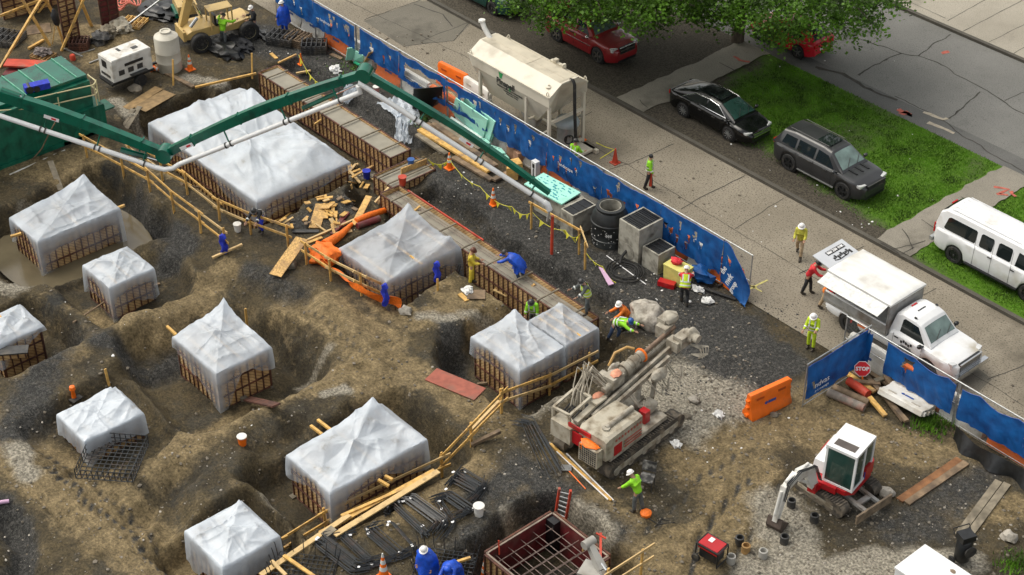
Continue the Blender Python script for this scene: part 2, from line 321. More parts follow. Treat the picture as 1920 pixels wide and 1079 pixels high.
# long cut in front of the boxes at lower left, spoil ridges, mounds
def seg(px_pts, z=0.0): return [at(*p, z).to_2d() for p in px_pts]
def dline(pts):
    best = np.full(GX.shape, 1e9)
    for p, q in zip(pts[:-1], pts[1:]):
        ex, ey = q.x-p.x, q.y-p.y; L2 = ex*ex+ey*ey+1e-9; t = np.clip(((wx-p.x)*ex+(wy-p.y)*ey)/L2, 0, 1)
        best = np.minimum(best, np.hypot(wx-p.x-t*ex, wy-p.y-t*ey))
    return best
for pts, rad, h in (([(330, 560), (440, 520), (560, 560)], 1.1, -.55), ([(500, 590), (560, 640), (545, 680)], 1.0, -.7), ([(230, 690), (330, 640)], .8, -.5), ([(250, 960), (330, 900), (300, 1000)], 1.2, -.6),
                    ([(480, 830), (540, 800)], .9, -.6), ([(400, 500), (330, 460), (270, 410), (200, 340)], .8, -.35), ([(840, 620), (860, 680)], .9, -.6), ([(0, 985), (60, 1079)], 1.0, -.7),
                    ([(600, 560), (690, 640), (720, 700)], .7, .18), ([(820, 340), (880, 380)], 1.1, .35), ([(60, 690), (130, 660), (250, 600)], .9, .2), ([(1330, 1010), (1400, 930)], .35, -.07), ([(1395, 1040), (1470, 930)], .3, -.06),
                    ([(1240, 800), (1330, 850), (1420, 800)], .7, -.1), ([(60, 920), (200, 1060)], .12, -.1), ([(0, 780), (330, 1079)], .15, .06), ([(95, 850), (380, 1079)], .15, .07)):
    t = np.clip(1-dline(seg(pts))/rad, 0, 1); Z = Z+h*t*t*(3-2*t)
for pts, rad, h in (([(95, 880), (250, 1000), (340, 1085)], .32, -.10), ([(-20, 780), (180, 905), (390, 1079)], .30, -.08), ([(60, 850), (215, 955), (360, 1085)], .22, -.05), ([(1290, 1079), (1330, 1010), (1400, 900)], .3, -.10), ([(1380, 1079), (1420, 1000), (1480, 900)], .3, -.09), ([(1230, 1000), (1300, 900), (1380, 860)], .28, -.07), ([(1480, 770), (1600, 830), (1700, 840)], .3, -.07), ([(440, 790), (560, 720), (680, 690)], .28, -.06), ([(560, 570), (640, 620), (690, 660)], .25, -.06)):
    d_ = dline(seg(pts)); t = np.clip(1-d_/rad, 0, 1); Z = Z+h*np.sqrt(t)*(.65+.35*np.sin(GX*15+GY*11))+.05*np.exp(-((d_-rad*1.15)/.1)**2)
Z = np.where(pitd > 0, np.minimum(Z, Z*np.clip(1-.5*pitd, .6, 1)-pitd), Z)
Z = Z*site+(-.03)*(1-site)
Z = np.where(GY > 42.6, -.03, Z)
_ix0, _iy0 = 4, 3
def H(x, y):
    i = (x+90)/GS+_ix0; j = (y-6)/GS+_iy0
    if i < 4 or j < 3 or i > len(gx)-7 or j > len(gy)-13: return 0.0
    a, b = int(i), int(j); fx, fy = i-a, j-b
    return float((Z[a, b]*(1-fx)+Z[a+1, b]*fx)*(1-fy)+(Z[a, b+1]*(1-fx)+Z[a+1, b+1]*fx)*fy)
def Hs(x, y): return H(x, y) if y < 42.4 else (0.004 if y < 49.3 else .13)
def on(px, py, dz=0.0):
    z = 1.2
    while z > -2.2:
        p = at(px, py, z)
        if z <= Hs(p.x, p.y): break
        z -= .02
    p.z = z+dz; return p
# soil masks: R tan mud, G dark gravel, B pale dust, A damp
soil = np.zeros(GX.shape+(4,), np.float32); soil[..., 3] = 1
soil[..., 0] = .22*np.clip(.3+1.8*fbm(GX, GY, .2, 4), 0, 1)
def stroke(ch, rad, pts, k=1.0):
    t = np.clip(1.25*(1-dline(seg(pts))/(rad*1.3)), 0, 1)*k; soil[..., ch] = np.maximum(soil[..., ch], t)
for rad, pts in ((1.6, [(-30, 800), (90, 880), (250, 1000), (380, 1100)]), (1.0, [(-30, 780), (180, 900), (380, 1079)]), (1.2, [(560, 560), (640, 600), (700, 640), (700, 720)]), (1.0, [(700, 690), (540, 720), (420, 780), (300, 870)]), (1.0, [(700, 670), (830, 720), (930, 790)]),
                 (1.5, [(1300, 860), (1400, 900), (1380, 1000), (1250, 1060)]), (.9, [(150, 560), (250, 610), (330, 570)]), (1.2, [(20, 310), (120, 320), (170, 290)]), (.8, [(40, 690), (130, 660)]), (1.2, [(60, 60), (200, 60), (260, 120), (180, 110)]),
                 (1.0, [(1110, 960), (1180, 990), (1160, 1020)]), (1.0, [(620, 1000), (740, 960), (840, 920), (900, 880)]), (.7, [(800, 590), (870, 570), (830, 540)]), (.8, [(360, 560), (420, 500)]), (1.4, [(1330, 850), (1480, 760), (1560, 820)]), (.8, [(760, 600), (700, 560)]),
                 (1.0, [(1060, 860), (1000, 900)]), (1.0, [(1560, 780), (1680, 840), (1800, 860)]), (.9, [(370, 330), (300, 300)]), (.7, [(940, 560), (900, 600)]), (.9, [(390, 780), (480, 730)]), (.8, [(1780, 960), (1900, 960)])): stroke(0, rad, pts)
for rad, pts, k in ((2.6, [(1180, 520), (1280, 590), (1380, 690)], 1), (1.2, [(1300, 560), (1480, 680)], 1), (1.8, [(850, 340), (960, 400), (1080, 500)], .9), (1.6, [(480, 60), (620, 130), (760, 240)], .9), (2.0, [(360, 60), (520, 90)], .8), (.9, [(240, 360), (330, 450), (300, 480)], .8), (1.2, [(110, 630), (60, 740), (20, 800)], .7),
                    (.9, [(480, 500), (560, 540)], .6), (.8, [(330, 620), (240, 660), (180, 640)], .7), (.8, [(830, 600), (850, 680)], .8), (1.2, [(900, 930), (1000, 880), (1060, 930)], .7), (1.0, [(980, 860), (1040, 900)], .7), (.8, [(0, 960), (40, 1040)], .9), (1.0, [(860, 1010), (1000, 930), (1180, 1000)], .6), (1.6, [(1560, 920), (1700, 1000), (1820, 900)], .6), (1.0, [(560, 420), (660, 380)], .7)): stroke(1, rad, pts, k)
for rad, pts, k in ((1.3, [(1190, 770), (1280, 720), (1370, 750), (1300, 790)], 1), (1.2, [(1460, 960), (1500, 1040), (1440, 1079)], 1), (.8, [(1560, 1060), (1830, 1060)], .9), (1.0, [(1150, 830), (1250, 800)], .8), (.35, [(650, 730), (600, 740)], .8), (.35, [(770, 590), (850, 590)], .7), (.6, [(600, 290), (700, 290)], .7), (.5, [(350, 150), (420, 165)], .8),
                    (.5, [(215, 190), (250, 230)], .8), (.45, [(1000, 610), (870, 585)], .6), (.5, [(970, 960), (1090, 950), (1160, 1000)], .6), (.4, [(500, 910), (520, 930)], .8), (.8, [(1000, 760), (1060, 720)], .5), (.5, [(30, 380), (90, 370)], .6), (.5, [(1570, 920), (1640, 960)], .7), (.5, [(30, 830), (70, 900)], .8), (.4, [(560, 660), (620, 640)], .5), (.6, [(0, 530), (30, 540)], .6)): stroke(2, rad, pts, k)
for rad, pts, k in ((.16, [(95, 880), (250, 1000), (340, 1085)], .75), (.13, [(-20, 780), (180, 905), (390, 1079)], .6), (.16, [(1290, 1079), (1330, 1010), (1400, 900)], .7), (.16, [(1380, 1079), (1420, 1000), (1480, 900)], .7), (.14, [(1230, 1000), (1300, 900), (1380, 860)], .6), (.12, [(560, 570), (640, 620), (690, 660)], .5)):
    t = np.clip(1.6*(1-dline(seg(pts))/rad/1.6), 0, 1)*k*(.6+.4*np.sin(GX*15+GY*11)); soil[..., 1] = np.maximum(soil[..., 1], t); soil[..., 0] *= 1-t
nxg, nyg = GX.shape
me = bpy.data.meshes.new('ground'); co_ = np.stack([GX, GY, Z], -1).reshape(-1, 3)
idx = np.arange(nxg*nyg).reshape(nxg, nyg); fa = np.stack([idx[:-1, :-1], idx[1:, :-1], idx[1:, 1:], idx[:-1, 1:]], -1).reshape(-1, 4)
me.vertices.add(len(co_)); me.vertices.foreach_set('co', co_.ravel()); me.loops.add(fa.size); me.loops.foreach_set('vertex_index', fa.ravel().astype(np.int32)); me.polygons.add(len(fa))
me.polygons.foreach_set('loop_start', np.arange(0, fa.size, 4, dtype=np.int32)); me.update(calc_edges=True); me.validate()
ca = me.color_attributes.new('soil', 'FLOAT_COLOR', 'POINT'); ca.data.foreach_set('color', soil.reshape(-1, 4).ravel())
me.polygons.foreach_set('use_smooth', [True]*len(me.polygons))
def soil_mat():
    m, n, l = node_mat('site_soil'); b = n['Principled BSDF']; tc = n.new('ShaderNodeTexCoord'); P = tc.outputs['Object']
    a = n.new('ShaderNodeVertexColor'); a.layer_name = 'soil'; sp = n.new('ShaderNodeSeparateColor'); l.new(a.outputs[0], sp.inputs[0])
    def noise_(s, d=8, r=.6):
        q = n.new('ShaderNodeTexNoise'); q.inputs['Scale'].default_value = s; q.inputs['Detail'].default_value = d; q.inputs['Roughness'].default_value = r; l.new(P, q.inputs['Vector']); return q.outputs[0]
    def ramp(f, p0, p1, c0=(0, 0, 0), c1=(1, 1, 1)):
        q = n.new('ShaderNodeValToRGB'); e = q.color_ramp.elements; e[0].position = p0; e[1].position = p1; e[0].color = c0+(1,); e[1].color = c1+(1,); l.new(f, q.inputs[0]); return q.outputs[0]
    def mix(f, c0, c1, bt='MIX'):
        q = n.new('ShaderNodeMix'); q.data_type = 'RGBA'; q.blend_type = bt
        if isinstance(f, float): q.inputs[0].default_value = f
        else: l.new(f, q.inputs[0])
        for s, c in ((6, c0), (7, c1)):
            if isinstance(c, tuple): q.inputs[s].default_value = c+(1,)
            else: l.new(c, q.inputs[s])
        return q.outputs[2]
    def math_(op, x, y):
        q = n.new('ShaderNodeMath'); q.operation = op; q.use_clamp = op != 'SUBTRACT'
        for s, c in ((0, x), (1, y)):
            if isinstance(c, float): q.inputs[s].default_value = c
            else: l.new(c, q.inputs[s])
        return q.outputs[0]
    big = noise_(.5, 10, .68); mid = noise_(2.3, 10, .7); fine = noise_(11, 8, .7); vf = noise_(38, 4, .6)
    def soft(ch, k=1.0): return ramp(math_('ADD', math_('MULTIPLY', sp.outputs[ch], .62), math_('MULTIPLY', mid, .62)), .46, .72)
    base = ramp(big, .36, .64, (.044, .036, .022), (.128, .099, .052))
    base = mix(ramp(noise_(.9, 9, .68), .5, .62), base, (.078, .068, .048)); base = mix(ramp(noise_(1.7, 9, .7), .56, .66), base, (.18, .138, .076)); base = mix(ramp(noise_(.33, 9, .7), .57, .66), base, (.040, .039, .034))
    tan = ramp(mid, .34, .64, (.135, .101, .050), (.345, .262, .140))
    c = mix(soft(0), base, tan)
    vo = n.new('ShaderNodeTexVoronoi'); vo.inputs['Scale'].default_value = 11; l.new(P, vo.inputs['Vector'])
    gv = mix(ramp(vf, .52, .66), (.034, .034, .032), (.18, .175, .16)); gv = mix(ramp(vo.outputs['Color'], .55, .95), gv, (.12, .115, .105))
    c = mix(soft(1), c, gv)
    dust = ramp(fine, .3, .7, (.22, .20, .155), (.46, .42, .34))
    c = mix(soft(2), c, dust)
    c = mix(ramp(fine, .40, .62), mix(1.0, c, (.52, .52, .52), 'MULTIPLY'), mix(1.0, c, (1.2, 1.2, 1.2), 'MULTIPLY'))
    c = mix(ramp(noise_(24, 3, .5), .71, .75), c, (.18, .16, .125))          # pebbles
    l.new(c, b.inputs['Base Color']); l.new(ramp(big, .35, .65, (.72, .72, .72), (.93, .93, .93)), b.inputs['Roughness']); b.inputs['Specular IOR Level'].default_value = .3
    hs = math_('ADD', math_('MULTIPLY', fine, .6), math_('MULTIPLY', vf, .35)); hs = math_('ADD', hs, math_('MULTIPLY', mid, .5))
    bp = n.new('ShaderNodeBump'); bp.inputs['Strength'].default_value = .9; bp.inputs['Distance'].default_value = .15; l.new(hs, bp.inputs['Height']); l.new(bp.outputs[0], b.inputs['Normal'])
    return m
m_soil = soil_mat(); me.materials.append(m_soil)
go = bpy.data.objects.new('ground', me); C.objects.link(go); struct(go)
# ------------------------------------------------------------------ street, verge, far road
def slab_mat(name, c0, c1, speck, rough=.85, ss=26, streak=None, sc=.25):
    m, n, l = node_mat(name); b = n['Principled BSDF']; tc = n.new('ShaderNodeTexCoord'); P = tc.outputs['Object']
    def N(s, d=8): q = n.new('ShaderNodeTexNoise'); q.inputs['Scale'].default_value = s; q.inputs['Detail'].default_value = d; q.inputs['Roughness'].default_value = .65; l.new(P, q.inputs['Vector']); return q.outputs[0]
    def ramp(f, p0, p1, a=(0, 0, 0), z=(1, 1, 1)): q = n.new('ShaderNodeValToRGB'); e = q.color_ramp.elements; e[0].position = p0; e[1].position = p1; e[0].color = a+(1,); e[1].color = z+(1,); l.new(f, q.inputs[0]); return q.outputs[0]
    def mix(f, a, z):
        q = n.new('ShaderNodeMix'); q.data_type = 'RGBA'; l.new(f, q.inputs[0])
        for s, c in ((6, a), (7, z)):
            if isinstance(c, tuple): q.inputs[s].default_value = c+(1,)
            else: l.new(c, q.inputs[s])
        return q.outputs[2]
    c = ramp(N(sc), .32, .68, c0, c1); c = mix(ramp(N(ss, 4), .54, .62), c, speck); c = mix(ramp(N(.13, 5), .57, .68), c, tuple(.55*x for x in c0)); c = mix(ramp(N(2.2, 6), .60, .8), c, tuple(.6*x for x in c0))
    l.new(c, b.inputs['Base Color']); b.inputs['Roughness'].default_value = rough; b.inputs['Specular IOR Level'].default_value = .35
    bp = n.new('ShaderNodeBump'); bp.inputs['Strength'].default_value = .4; bp.inputs['Distance'].default_value = .02; l.new(N(ss, 3), bp.inputs['Height']); l.new(bp.outputs[0], b.inputs['Normal'])
    return m
m_road = slab_mat('street_concrete', (.185, .160, .120), (.285, .252, .196), (.06, .055, .045), ss=15)
m_patch = slab_mat('street_concrete_darker_pour', (.125, .115, .09), (.18, .165, .135), (.075, .07, .06))
m_asph = slab_mat('worn_asphalt', (.150, .149, .138), (.205, .202, .188), (.09, .088, .082), ss=20)
m_gut = slab_mat('gutter_asphalt', (.10, .10, .096), (.15, .148, .14), (.06, .06, .058))
m_pave = slab_mat('pavement_concrete', (.29, .265, .215), (.37, .34, .28), (.15, .135, .11))
m_walk = slab_mat('old_walk_concrete', (.20, .185, .15), (.29, .265, .22), (.10, .09, .075))
m_kerb = slab_mat('kerb_stone', (.06, .055, .045), (.12, .11, .09), (.05, .047, .04))
m_crack = mat('joint_dirt', (.045, .041, .034), .9, .4, 3)
def flat_poly(name, pts, z, m):
    mb = MB(); mb.add([Vector((p[0], p[1], z)) for p in pts], [tuple(range(len(pts)))]); o = mb.build(name, m); return struct(o)
def sheet(name, xa, xb, ya, yb, z, m, step=.5):
    mb = MB(); nu = max(1, int((xb-xa)/max(step, 1))); nv = max(1, int((yb-ya)/step)); mb.grid(nu, nv, lambda u, v: V(xa+(xb-xa)*u, ya+(yb-ya)*v, z)); return struct(mb.build(name, m))
sheet('street', -220, 40, 42.5, 49.35, .004, m_road)
mb = MB(); mb.box((-90, 49.45, .02), (260, .2, .26)); struct(mb.build('kerb', m_kerb))
sheet('far_road', -220, 40, 59.6, 67.0, .004, m_asph); sheet('road_gutter', -220, 40, 58.25, 59.6, .0035, m_gut)
mb = MB(); mb.box((-90, 67.1, .04), (260, .22, .22)); struct(mb.build('far_kerb', m_kerb))
sheet('far_pavement', -220, 40, 67.21, 90, .12, m_pave)
def strip(pts, w, z, mb, jit=.0):      # ragged strip along ground points
    P = []
    for p, q in zip(pts[:-1], pts[1:]):
        k = max(2, int((q-p).length/.25))
        P += [p.lerp(q, i/k) for i in range(k)]
    P.append(pts[-1]); vs = []
    for i, p in enumerate(P):
        d = (P[min(i+1, len(P)-1)]-P[max(i-1, 0)]).normalized(); s = Vector((-d.y, d.x, 0)); o = s*jit*nz(p.x, p.y, 1.1)*2; ww = w*(.6+.8*abs(nz(p.x*3, p.y*3, 1)))
        vs += [Vector((p.x, p.y, z))+o+s*ww/2, Vector((p.x, p.y, z))+o-s*ww/2]
    mb.add(vs, [(2*i, 2*i+1, 2*i+3, 2*i+2) for i in range(len(P)-1)])
mb = MB()
J = lambda *a: [at(*p).xy.to_3d() for p in a]
for pts, w_ in ((J((560, -40), (705, 28), (870, 105), (960, 175), (1130, 285), (1177, 310), (1440, 468), (1590, 560), (1856, 720), (1990, 810)), .035), (J((1177, 310), (1264, 270)), .05), (J((1143, 320), (1177, 308)), .04), (J((1277, 393), (1310, 372), (1397, 330)), .06), (J((1377, 429), (1470, 372)), .04),
                 (J((1497, 513), (1620, 462)), .06), (J((1704, 570), (1756, 542)), .05), (J((1850, 712), (1930, 682)), .05), (J((755, 87), (850, 77), (885, 37)), .05), (J((682, 38), (790, 0)), .06), (J((788, 78), (885, 40), (960, 12)), .05), (J((776, 8), (830, 28), (850, 50)), .08),
                 (J((1100, 345), (1075, 355)), .05), (J((1045, 245), (1110, 210)), .05)): strip(pts, w_, .010, mb, .03)
struct(mb.build('street_joints', m_crack))
_bl = [at(*p) for p in ((682, 40), (786, 2), (960, 12), (886, 42), (852, 76), (757, 88))]
flat_poly('street_patch', [(p.x, p.y) for p in _bl], .007, m_patch)
_bl = [at(*p) for p in ((1790, 655), (1860, 712), (1835, 735), (1775, 690))]
flat_poly('street_patch', [(p.x, p.y) for p in _bl], .007, m_patch)
mb = MB()
for pts, w_ in ((J((1585, 65), (1690, 100), (1720, 105), (1760, 118), (1840, 168), (1880, 190), (1960, 240)), .07), (J((1610, 142), (1640, 122), (1690, 100)), .1), (J((1722, 106), (1748, 85), (1782, 65)), .07), (J((1770, 228), (1800, 205), (1842, 174)), .09), (J((1885, 190), (1930, 170)), .06),
                (J((1675, 182), (1730, 208), (1770, 230), (1860, 290), (1930, 330)), .07), (J((1530, 125), (1580, 140), (1620, 165), (1680, 190)), .22)): strip(pts, w_, .010, mb, .07)
struct(mb.build('far_road_cracks', m_crack))
mb = MB()
for pts in (J((1772, 45), (1850, 2)), J((1802, 65), (1925, 0)), J((1850, 85), (1960, 30)), J((1890, 110), (1990, 50)), J((1700, 8), (1770, 40))): strip([p+V(0, .12, 0) for p in pts], .04, .126, mb, .02)
struct(mb.build('far_pavement_joints', m_crack))
m_rspray = mat('faded_red_marking', (.40, .10, .07), .85, .3, 6); m_yspray = mat('faded_yellow_marking', (.50, .46, .16), .85, .3, 6)
mb = MB()
for pts in (J((1685, 205), (1710, 218), (1700, 210), (1692, 216)), J((1765, 100), (1780, 98))): strip(pts, .35, .014, mb, .12)
struct(mb.build('road_marking', m_rspray))
mb = MB()
for pts in (J((1392, 530), (1428, 548)), J((1403, 545), (1440, 526)), J((1405, 536), (1418, 541))): strip(pts, .09, .013, mb, .02)
struct(mb.build('street_marking', m_yspray))
mb = MB()
for pts in (J((1730, 212), (1768, 225), (1776, 222)), J((1740, 230), (1790, 250))): strip(pts, .25, .012, mb, .05)
struct(mb.build('road_repair', mat('pale_repair', (.40, .35, .27), .85, .2, 4)))
# verge with soil/grass mask
vx = np.arange(-110, 0, .5); vy = np.arange(49.55, 58.3, .27); VXg, VYg = np.meshgrid(vx, vy, indexing='ij')
def sm(a, b, t): t = np.clip((t-a)/(b-a), 0, 1); return t*t*(3-2*t)
gr = sm(-49, -41, VXg+.7*(VYg-54))*sm(50.0, 52.6, VYg+.9*fbm(VXg, VYg, .35, 3)+.20*np.clip(VXg+38, -2, 30))*(.45+1.3*np.clip(fbm(VXg+40, VYg, .35, 4)+.22, 0, 1))
gr = np.clip(gr+.3*sm(-33, -31.5, VXg), 0, 1)
mg = bpy.data.meshes.new('verge'); cz = .125+.04*fbm(VXg, VYg, .5, 3)*np.clip((VYg-49.55)/1., 0, 1)*np.clip((58.2-VYg)/.6, 0, 1)
co_ = np.stack([VXg, VYg, cz], -1).reshape(-1, 3); n1, n2 = VXg.shape; idx = np.arange(n1*n2).reshape(n1, n2)
fa = np.stack([idx[:-1, :-1], idx[1:, :-1], idx[1:, 1:], idx[:-1, 1:]], -1).reshape(-1, 4).tolist(); mg.from_pydata(co_.tolist(), [], fa)
ca = mg.color_attributes.new('grass', 'FLOAT_COLOR', 'POINT'); ca.data.foreach_set('color', np.repeat(gr.reshape(-1, 1), 4, 1).astype(np.float32).ravel())
def verge_mat():
    m, n, l = node_mat('verge_soil'); b = n['Principled BSDF']; tc = n.new('ShaderNodeTexCoord'); P = tc.outputs['Object']
    def N(s, d=8): q = n.new('ShaderNodeTexNoise'); q.inputs['Scale'].default_value = s; q.inputs['Detail'].default_value = d; q.inputs['Roughness'].default_value = .7; l.new(P, q.inputs['Vector']); return q.outputs[0]
    def ramp(f, p0, p1, a=(0, 0, 0), z=(1, 1, 1)): q = n.new('ShaderNodeValToRGB'); e = q.color_ramp.elements; e[0].position = p0; e[1].position = p1; e[0].color = a+(1,); e[1].color = z+(1,); l.new(f, q.inputs[0]); return q.outputs[0]
    a = n.new('ShaderNodeVertexColor'); a.layer_name = 'grass'; ad = n.new('ShaderNodeMath'); ad.operation = 'MULTIPLY_ADD'; l.new(N(3), ad.inputs[0]); ad.inputs[1].default_value = .8; l.new(a.outputs[0], ad.inputs[2])
    mx = n.new('ShaderNodeMix'); mx.data_type = 'RGBA'; l.new(ramp(ad.outputs[0], .6, 1.0), mx.inputs[0]); l.new(ramp(N(13), .38, .62, (.03, .026, .02), (.095, .083, .063)), mx.inputs[6]); l.new(ramp(N(9), .3, .7, (.04, .10, .008), (.10, .20, .016)), mx.inputs[7])
    l.new(mx.outputs[2], b.inputs['Base Color']); b.inputs['Roughness'].default_value = .9; b.inputs['Specular IOR Level'].default_value = .2
    bp = n.new('ShaderNodeBump'); bp.inputs['Strength'].default_value = .7; bp.inputs['Distance'].default_value = .06; l.new(N(14), bp.inputs['Height']); l.new(bp.outputs[0], b.inputs['Normal']); return m
mg.materials.append(verge_mat()); mg.polygons.foreach_set('use_smooth', [True]*len(mg.polygons)); vo_ = bpy.data.objects.new('verge', mg); C.objects.link(vo_); struct(vo_)
def walkway(xa, xb, name='footpath'):
    mb = MB(); k = 44
    def fn(u, v):
        y = 49.56+8.65*v; e = .12*nz(y, xa, 1.3); return V(xa+e+(xb-xa)*u+.1*nz(y, xb+u, 1.1), y, .168)
    mb.grid(6, k, fn); return struct(mb.build(name, m_walk))
walkway(-34.0, -32.3); walkway(-49.4, -47.6)
mb = MB()
for pts in (J((1650, 458), (1672, 470), (1690, 485)), J((1672, 470), (1710, 462), (1735, 455)), J((1690, 432), (1700, 450), (1712, 470)), J((1725, 415), (1757, 437)), J((1800, 372), (1850, 402)), J((1815, 385), (1820, 380)), J((1690, 478), (1712, 466)), J((1350, 120), (1380, 138)), J((1200, 190), (1215, 205))): strip([p-V(-.1, .12, 0) for p in pts], .05, .176, mb, .06)
struct(mb.build('footpath_cracks', m_crack))
mb = MB()
for pts in (J((1862, 358), (1890, 362), (1870, 368)), J((1868, 372), (1888, 371)), J((1895, 365), (1905, 375)), J((1375, 112), (1385, 120), (1405, 122))): strip(pts, .18, .18, mb, .06)
struct(mb.build('footpath_marking', m_rspray))
# muddy water round the big box at left
wp = MB(); f2 = FOOT['t2']; cxp, cyp = (f2[0]+f2[1])/2+.1, (f2[2]+f2[3])/2
wp.add([V(cxp+3.4*math.cos(t)*(1+.12*math.sin(3*t)), cyp+3.5*math.sin(t)*(1+.1*math.cos(2*t)), -1.13) for t in [2*math.pi*i/48 for i in range(48)]], [tuple(range(48))])
struct(wp.build('muddy_water', mat('muddy_water', (.13, .108, .068), .12, .15, .8, bump=.06, bscale=4, spec=.5)))
# ================================================================== FENCE AND WATER BARRIERS
def cloth_mat():
    m, n, l = node_mat('blue_windscreen_cloth'); b = n['Principled BSDF']; tc = n.new('ShaderNodeTexCoord')
    no = n.new('ShaderNodeTexNoise'); no.inputs['Scale'].default_value = 1.7; no.inputs['Detail'].default_value = 7; l.new(tc.outputs['Object'], no.inputs['Vector'])
    cr = n.new('ShaderNodeValToRGB'); e = cr.color_ramp.elements; e[0].position = .3; e[1].position = .72; e[0].color = (.002, .040, .17, 1); e[1].color = (.004, .125, .42, 1); l.new(no.outputs[0], cr.inputs[0]); l.new(cr.outputs[0], b.inputs['Base Color'])
    b.inputs['Roughness'].default_value = .6; tl = n.new('ShaderNodeBsdfTranslucent'); l.new(cr.outputs[0], tl.inputs[0]); mx = n.new('ShaderNodeMixShader'); mx.inputs[0].default_value = .2
    l.new(b.outputs[0], mx.inputs[1]); l.new(tl.outputs[0], mx.inputs[2]); l.new(mx.outputs[0], n['Material Output'].inputs[0])
    wv = n.new('ShaderNodeTexNoise'); wv.inputs['Scale'].default_value = 3.5; l.new(tc.outputs['Object'], wv.inputs['Vector']); bp = n.new('ShaderNodeBump'); bp.inputs['Strength'].default_value = .5; bp.inputs['Distance'].default_value = .06; l.new(wv.outputs[0], bp.inputs['Height']); l.new(bp.outputs[0], b.inputs['Normal'])
    return m
m_cloth = cloth_mat()
def mesh_mat():      # chain-link: real crossing wires drawn by a transparency pattern in the sheet
    m, n, l = node_mat('chain_link'); b = n['Principled BSDF']; b.inputs['Base Color'].default_value = (.33, .34, .33, 1); b.inputs['Metallic'].default_value = .6; b.inputs['Roughness'].default_value = .5
    tc = n.new('ShaderNodeTexCoord'); sx = n.new('ShaderNodeSeparateXYZ'); l.new(tc.outputs['Object'], sx.inputs[0]); out = []
    for op in ('ADD', 'SUBTRACT'):
        a = n.new('ShaderNodeMath'); a.operation = op; l.new(sx.outputs[0], a.inputs[0]); l.new(sx.outputs[2], a.inputs[1])
        f = n.new('ShaderNodeMath'); f.operation = 'PINGPONG'; l.new(a.outputs[0], f.inputs[0]); f.inputs[1].default_value = .035
        g = n.new('ShaderNodeMath'); g.operation = 'LESS_THAN'; l.new(f.outputs[0], g.inputs[0]); g.inputs[1].default_value = .0045; out.append(g.outputs[0])
    mx = n.new('ShaderNodeMath'); mx.operation = 'MAXIMUM'; l.new(out[0], mx.inputs[0]); l.new(out[1], mx.inputs[1]); l.new(mx.outputs[0], b.inputs['Alpha']); return m
m_link = mesh_mat()
def fence_panel(p, q, label, zt=2.2, zb=.75, holes=6, banner=(0, 1), seed=0, sag=.12, rects=(), flapz=None, slump=None, texts=()):
    """One temporary fence panel from p to q: tube frame, chain link and the blue cloth tied on its near face."""
    p, q = V(*p), V(*q); L = (q-p).length; rz = math.atan2(q.y-p.y, q.x-p.x)
    t = thing('fence_panel', label, 'fence', (p.x, p.y, 0), rz, 'temporary fence panels with blue cloth'); r = random.Random(seed)
    for x in (.03, L-.03): MB().tube((x, 0, -.02), (x, 0, zt), .024).build('post', m_steel, t, smooth=40)
    f = MB().tube((0, 0, zt), (L, 0, zt), .026); f.build('top_rail', m_steel, t, smooth=40)
    f = MB().tube((.03, 0, .98), (L-.03, 0, .98), .018).tube((.03, 0, .1), (L-.03, 0, .1), .018); f.build('lower_rail', m_steel, t, smooth=40)
    f = MB().add([V(.03, .03, .1), V(L-.03, .03, .1), V(L-.03, .03, zt), V(.03, .03, zt)], [(0, 1, 2, 3)]); f.build('chain_link', m_link, t)
    if banner is None: return t
    a, b = banner; X0, X1 = a*L, b*L; W = X1-X0; nu, nv = max(4, int(W/.045)), 34
    hs = []
    for i in range(holes):
        hs.append((X0+W*r.uniform(.1, .9), r.uniform(zb+.35, zt-.35), r.uniform(.13, .26), r.uniform(.25, .48)))
    def top(x):
        s = (x-X0)/W; k = abs(math.sin(math.pi*s*2+seed)); return zt-.03-sag*k*(.5+.5*math.sin(seed*1.7+s*3))-.03*abs(mn.noise(V(x*2, seed, 0)))
    def bot(x): return zb+.10*mn.noise(V(x*.8, seed*2.1, 1))+.05*mn.noise(V(x*3, seed, 4))
    def pos(u, v):
        x = X0+W*u; zz = top(x)*(1-v)+bot(x)*v; wv = .10*mn.noise(V(x*1.1, zz*.6, seed))+.07*mn.noise(V(x*3.1+zz*1.6, zz*1.0, seed+3.0)); y = -.06-abs(wv)*(0.3+1.2*v)-.04*v
        if slump: x, y, zz = slump(u, v, x, y, zz)
        return V(x, y, zz)
    def skip(u, v):
        x = X0+W*u; zz = top(x)*(1-v)+bot(x)*v
        for hx, hz, hw, hh in hs:
            k = (zz-(hz-hh/2))/hh
            if 0 < k < 1 and abs(x-hx-.06*(1-k)) < hw/2*k: return True
        for (xa, xb, za, zc) in rects:
            if xa+.05*math.sin(zz*9) < x < xb+.05*math.sin(zz*7) and za+.05*math.sin(x*6) < zz < zc+.06*math.sin(x*5): return True
        return False
    g = MB().grid(nu, nv, pos, skip)
    cl = g.build('blue_cloth', m_cloth, t, smooth=70)
    for hx, hz, hw, hh in hs:      # cut flaps hanging from the holes
        y = -.16; MB().add([V(hx-hw*.45, y+.05, hz-hh*.2), V(hx+.02, y-.05, hz-hh*.25), V(hx-.02, y-.08, hz-hh*(.6+.25*r.random()))], [(0, 1, 2)]).build('torn_flap', m_cloth, cl)
    hem = MB().path([pos(i/24, 0.0)+V(0, -.012, 0) for i in range(25)], .012, 5); hem.build('hem', m_pblue, cl)
    for s, x, z, sz in texts: text(s, sz, m_pwhite, cl, frame((x, -.2, z), (1, 0, 0), (0, 0, 1)))
    return t
FX0 = -67.0; PL = 3.44; FY = 42.5
